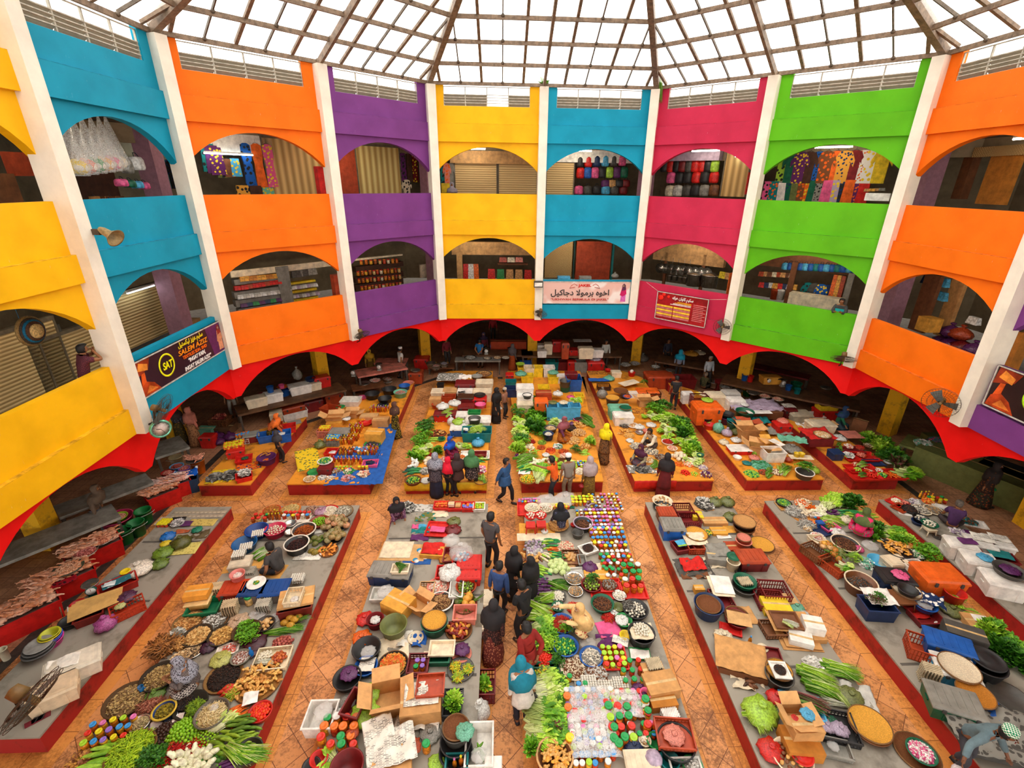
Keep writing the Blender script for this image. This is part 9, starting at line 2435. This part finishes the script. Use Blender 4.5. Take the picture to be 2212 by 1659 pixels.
def figure(e,x,h,c1,c2,c3):
 MB().prism([(x-.12,.1),(x+.12,.1),(x+.1,h*.55),(x-.1,h*.55)],-.012,0).obj('printed_skirt',[M(c1)],e);MB().prism([(x-.16,h*.4),(x-.02,h*.34),(x+.14,h*.45),(x+.1,h*.74),(x-.08,h*.74)],-.016,0).obj('printed_blouse',[M(c2)],e)
 MB().prism([(x-.08,h*.6),(x+.1,h*.64),(x+.07,h*.86),(x,h*.92),(x-.07,h*.86)],-.02,0).obj('printed_scarf',[M(c3)],e);MB().lathe([(.05,0),(.0001,0)],12,T=movm((x-.01,-.024,h*.82))@rotm(pi/2,4,'X')).obj('printed_face',[M((230,180,150))],e)
def satin(e,w,h):
 for k,(p,c)in enumerate((([(0,.6),(.5,.75),(.62,1.0),(.05,1.02)],(150,50,20)),([(.1,.78),(.46,.7),(.5,.86),(.2,.98)],(246,140,50)),([(.02,.05),(.75,.04),(.55,.3),(.3,.42),(.08,.32)],(190,66,20)),([(.2,.1),(.66,.1),(.36,.28)],(250,130,50)),([(.12,.34),(.3,.42),(.32,.68),(.2,.66)],(214,84,26)))):
  MB().prism([(-w/2+.03+x,z*h*.95)for x,z in p],-.008-k*.002,0).obj('printed_satin',[M(c,.4,.3,3)],e)
e,w,h=sign(-2,10.82,.3,4.4,4.24,5.22,(48,20,36),'shop_sign','dark SAT Salem Aziz sign with orange satin on lower left blue parapet');satin(e,w,h)
mb=MB();mb.lathe([(.32,0),(.32,.006),(.27,.006),(.27,0)],30,cap=False,T=movm((-.85,-.012,.52))@rotm(pi/2,4,'X'));mb.obj('logo_ring',[M((246,240,10))],e)
txt(e,'SAT',-.85,.43,.27,(246,240,10),.42,.008,shear=.2);txt(e,'\uFEDE\uFEF4\uFE98\uFEB4\uFEDC\uFEF4\uFE97 \uFEB0\uFEF3\uFEB0\uFECB \uFEE2\uFEF4\uFEE0\uFEB3',.35,.8,.19,(250,226,20),1.2,.003)
txt(e,'SALEM AZIZ',.38,.57,.2,(255,150,20),1.45,.003,shear=.2);txt(e,'TEXTILES SDN. BHD',.42,.43,.13,(255,110,10),1.2,.003);txt(e,'“INGAT KAIN,',.45,.27,.16,(245,240,235),.85,.005,shear=.2);txt(e,'INGAT SALEM AZIZ”',.45,.08,.16,(245,240,235),1.35,.005,shear=.2)
figure(e,1.8,h,(226,150,110),(216,140,100),(150,40,20));MB().prism([(1.35,.03),(w/2-.03,.03),(w/2-.03,h-.03),(1.15,h-.03)],-.004,0).obj('purple_ground',[M((88,26,86),.4)],e)
e,w,h=sign(0,10.82,.2,4.25,4.28,5.3,pattern_mat((244,234,228),(232,190,178),.7,'noise'),'shop_sign','pale JAKEL sign with black script on lower middle blue parapet')
txt(e,'JAKEL',-.1,.8,.15,(206,30,20),.6,.006);txt(e,'\uFEDE\uFEF4\uFEDB\uFE8E\uFE9F\uFEA9 \uFEFB\uFEEE\uFEE3\uFEAE\uFE91 \uFEE9\uFEEE\uFEA7\uFE8D',-.3,.4,.36,(30,26,28),2.7,.006);txt(e,'“UKHWAH BERMULA DI JAKEL”',-.3,.16,.13,(190,60,50),2.7,.003)
for q in(-1,1):MB().tube([(-.1+q*.35,-.01,.85),(-.1+q*.5,-.01,.92),(-.1+q*.62,-.01,.84),(-.1+q*.7,-.01,.72),(-.1+q*.45,-.01,.76)],.012,5).obj('scroll_ornament',[M((200,60,40))],e)
figure(e,1.72,h,(214,100,180),(206,10,100),(84,40,74))
e,w,h=sign(1,10.72,-3.3,-.95,3.85,5.08,(160,16,24),'price_banner','dark red banner with yellow price tables on lower pink parapet')
for x in(-.75,.05):
 for k in range(6):MB().box(x-.38,x+.38,-.012,0,.14+k*.09,.14+k*.09+.075).obj('table_row',[M((246,196,50)if k%2 else(200,110,110),.6)],e)
for k in range(10):MB().box(.55,1.0+.1*(k%2),-.012,0,.2+k*.075,.2+k*.075+.03).obj('small_print_line',[M((216,120,120),.6)],e)
for k in range(4):MB().box(-.5+.12*(k%2)+(.2 if k>1 else 0),.45,-.012,0,.74+k*.045,.74+k*.045+.028).obj('heading_line',[M((246,170,30)if k>1 else(236,220,214),.6)],e)
txt(e,'\uFED9\uFEAE\uFEEB \uFEE6\uFEDF\uFEED\uFE8E\uFEDB \uFEE2\uFEF4\uFEDC\uFEB3',.05,1.0,.17,(240,236,230),.95,.006)
for x,z,r in((-.98,.98,.13),(-.85,1.12,.09),(-.62,1.06,.07)):MB().ball((x,-.02,z),r,12,8,0,1,.15,.85).obj('red_lantern',[M((240,30,10))],e)
MB().tube([(-w/2,0,h),(-w/2-.6,0,h+.3)],.008,4).tube([(w/2,0,h),(w/2+.7,0,h+.12)],.008,4).obj('cord',[M((220,200,190))],e)
e,w,h=sign(2,10.82,.3,4.3,4.3,5.4,(40,20,22),'shop_sign','dark sign with orange satin at right edge of picture');satin(e,w,h);MB().lathe([(.32,0),(.32,.006),(.27,.006),(.27,0)],30,cap=False,T=movm((-.85,-.012,.6))@rotm(pi/2,4,'X')).obj('logo_ring',[M((180,240,10))],e)
# --- things fixed to the columns ---
CG=M((70,52,34),.5,.3,12)
def fan(P,yaw,tilt,label,r=.3):
 e=empty('wall_fan');T_=rotm(pi/2+tilt,4,'X')
 m_=MB()
 for z in(-.07,.07):
  for rr in(1,.72,.45):m_.tube([(r*rr*cos(2*pi*k/24),r*rr*sin(2*pi*k/24),z*(1.3-rr*.9))for k in range(25)],.004,4,T=T_)
 for k in range(36):a=2*pi*k/36;m_.tube([(.06*cos(a),.06*sin(a),.085),(r*.7*cos(a),r*.7*sin(a),.06),(r*cos(a),r*sin(a),0),(r*.7*cos(a),r*.7*sin(a),-.06),(.06*cos(a),.06*sin(a),-.085)],.0028,3,T=T_)
 m_.obj('cage',[CG],e)
 for k in range(3):MB().grid(4,3,lambda u,v:(r*(.15+.7*u),(v-.5)*r*.55*(.5+u*.6),(v-.5)*.07),T=T_@rotm(k*2.094,4,'Z')).obj('blade',[M((96,100,96),.5)],e)
 MB().lathe([(.02,-.26),(.08,-.24),(.09,-.1),(.04,-.08),(.04,.08),(.001,.09)],12,T=T_).obj('motor',[M((120,92,50),.5)],e)
 MB().tube([(0,.2,-.02),(0,.24,-.3),(0,.46,-.4)],.025,6).obj('bracket',[M((60,50,40),.6)],e)
 put(e,P,yaw);tag(e,label,'fan')
def colpt(i,s,z,out=.4):return fp(i,AW-.3-out,s,z)
def vert(i,z,out):a=A0+pi/4*(i+.5);R=hypot(AW,HS)-.32-out;return Vector((OX+R*sin(a),OY+R*cos(a),z))
fan(colpt(-2,.05,4.1),frot(-2)+.1,.4,'caged wall fan above clock on left column',.42)
fan(colpt(-1,.05,3.85),frot(-1),.9,'caged wall fan on column between orange and purple bays',.32);fan(colpt(0,.05,3.95),frot(0)-.3,.8,'caged wall fan on column below floodlight',.32);fan(colpt(1,-.05,4.2),frot(1)+.35,.15,'caged wall fan with a yellow motor beside red banner',.34)
fan(vert(1,3.9,.35),frot(1)+.3,1.1,'caged wall fan tilted down on column between green and orange bays',.4);fan(colpt(2,-.2,4.1),frot(2)+.7,.15,'caged wall fan on right column beside satin sign',.42);fan(Vector((-5.6,4.02,3.75)),pi/2-.05,.68,'large caged fan seen from its edge at lower left corner',.36)
P=colpt(-2,-.05,3.62,.3);e=empty('wall_clock',P,frot(-2)-.7);MB().lathe([(.2,-.1),(.24,-.06),(.24,.0),(.2,.03),(.19,.0),(.0001,0)],24,cap=False,T=rotm(pi/2,4,'X')).obj('case',[M((120,200,170),.2,.2,6,metal=.5)],e)
MB().lathe([(.19,0),(.0001,.001)],24,T=movm((0,-.006,0))@rotm(pi/2,4,'X')).obj('face',[M((226,206,196),.5)],e)
m_=MB();m_.tube([(0,-.014,0),(-.1,-.014,.03)],.006,4).tube([(0,-.014,0),(.06,-.014,-.12)],.004,4)
for k in range(12):m_.ball((.16*sin(k*pi/6),-.012,.16*cos(k*pi/6)),.008,5,4)
m_.obj('hands',[M((50,40,40))],e);MB().tube([(0,.05,.2),(0,.2,.3)],.02,5).obj('bracket',[M((90,80,70))],e);tag(e,'round wall clock in a pale green case hanging below left fan','clock')
e=empty('horn_speaker',colpt(-2,.12,8.35,.3),frot(-2)-.2);MB().lathe([(.05,-.14),(.08,-.06),(.09,.1),(.19,.24),(.2,.25),(.17,.23),(.06,.1),(.001,.05)],20,cap=False,T=rotm(pi/2+.5,4,'X')).obj('horn',[M((160,136,90),.5,.3,8)],e);MB().box(-.05,.05,.12,.34,-.06,.06).obj('bracket',[M((80,66,50))],e);tag(e,'beige horn loudspeaker on left column beside blue bay','loudspeaker')
e=empty('floodlight',colpt(0,-.05,5.25,.2),frot(0));MB().box(-.2,.2,-.06,.1,-.14,.14).obj('housing',[M((70,64,56))],e);MB().box(-.17,.17,-.07,-.06,-.09,.08).obj('lens',[M((230,226,214),.2)],e);MB().tube([(0,.1,0),(0,.3,0)],.03,6).obj('bracket',[M((70,64,56))],e);tag(e,'grey floodlight on middle column beside pale sign','floodlight')
for i,mid,lb in((0,1,'small green plant growing under roof above middle column'),(0,0,'wispy green plant growing at roof corner above blue bay')):
 P=fp(0,AW+.1,0,13.0)if mid else vert(0,13.02,-.2);o=greens('leafy' if mid else 'thin',2,'mid');put(o,P,0,1.6 if mid else(2.6,2.6,3),None if mid else(0,1.4));o.name='wild_plant';tag(o,lb,'plant')
for i in range(-2,3):  # tubes added in every gallery bay to brighten the interiors
 for k,(s_,z_)in enumerate(((-3.,7.2),(1.8,7.2),(-3.,10.8),(1.8,10.8))):
  o=empty('tube_light');MB().tube([(-.6,0,0),(.6,0,0)],.03,6).obj('lamp_tube',[emit('added_tube_warm',(1,.88,.7),50.)if 'added_tube_warm' not in bpy.data.materials else bpy.data.materials['added_tube_warm']],o);MB().box(-.6,.6,-.04,.04,.03,.08).obj('fitting',[M((220,216,206),.5)],o)
  put(o,fp(i,12.9,s_,z_),frot(i));tag(o,'added ceiling tube light brightening galleries behind arches','tube light','added tube lights brightening galleries')
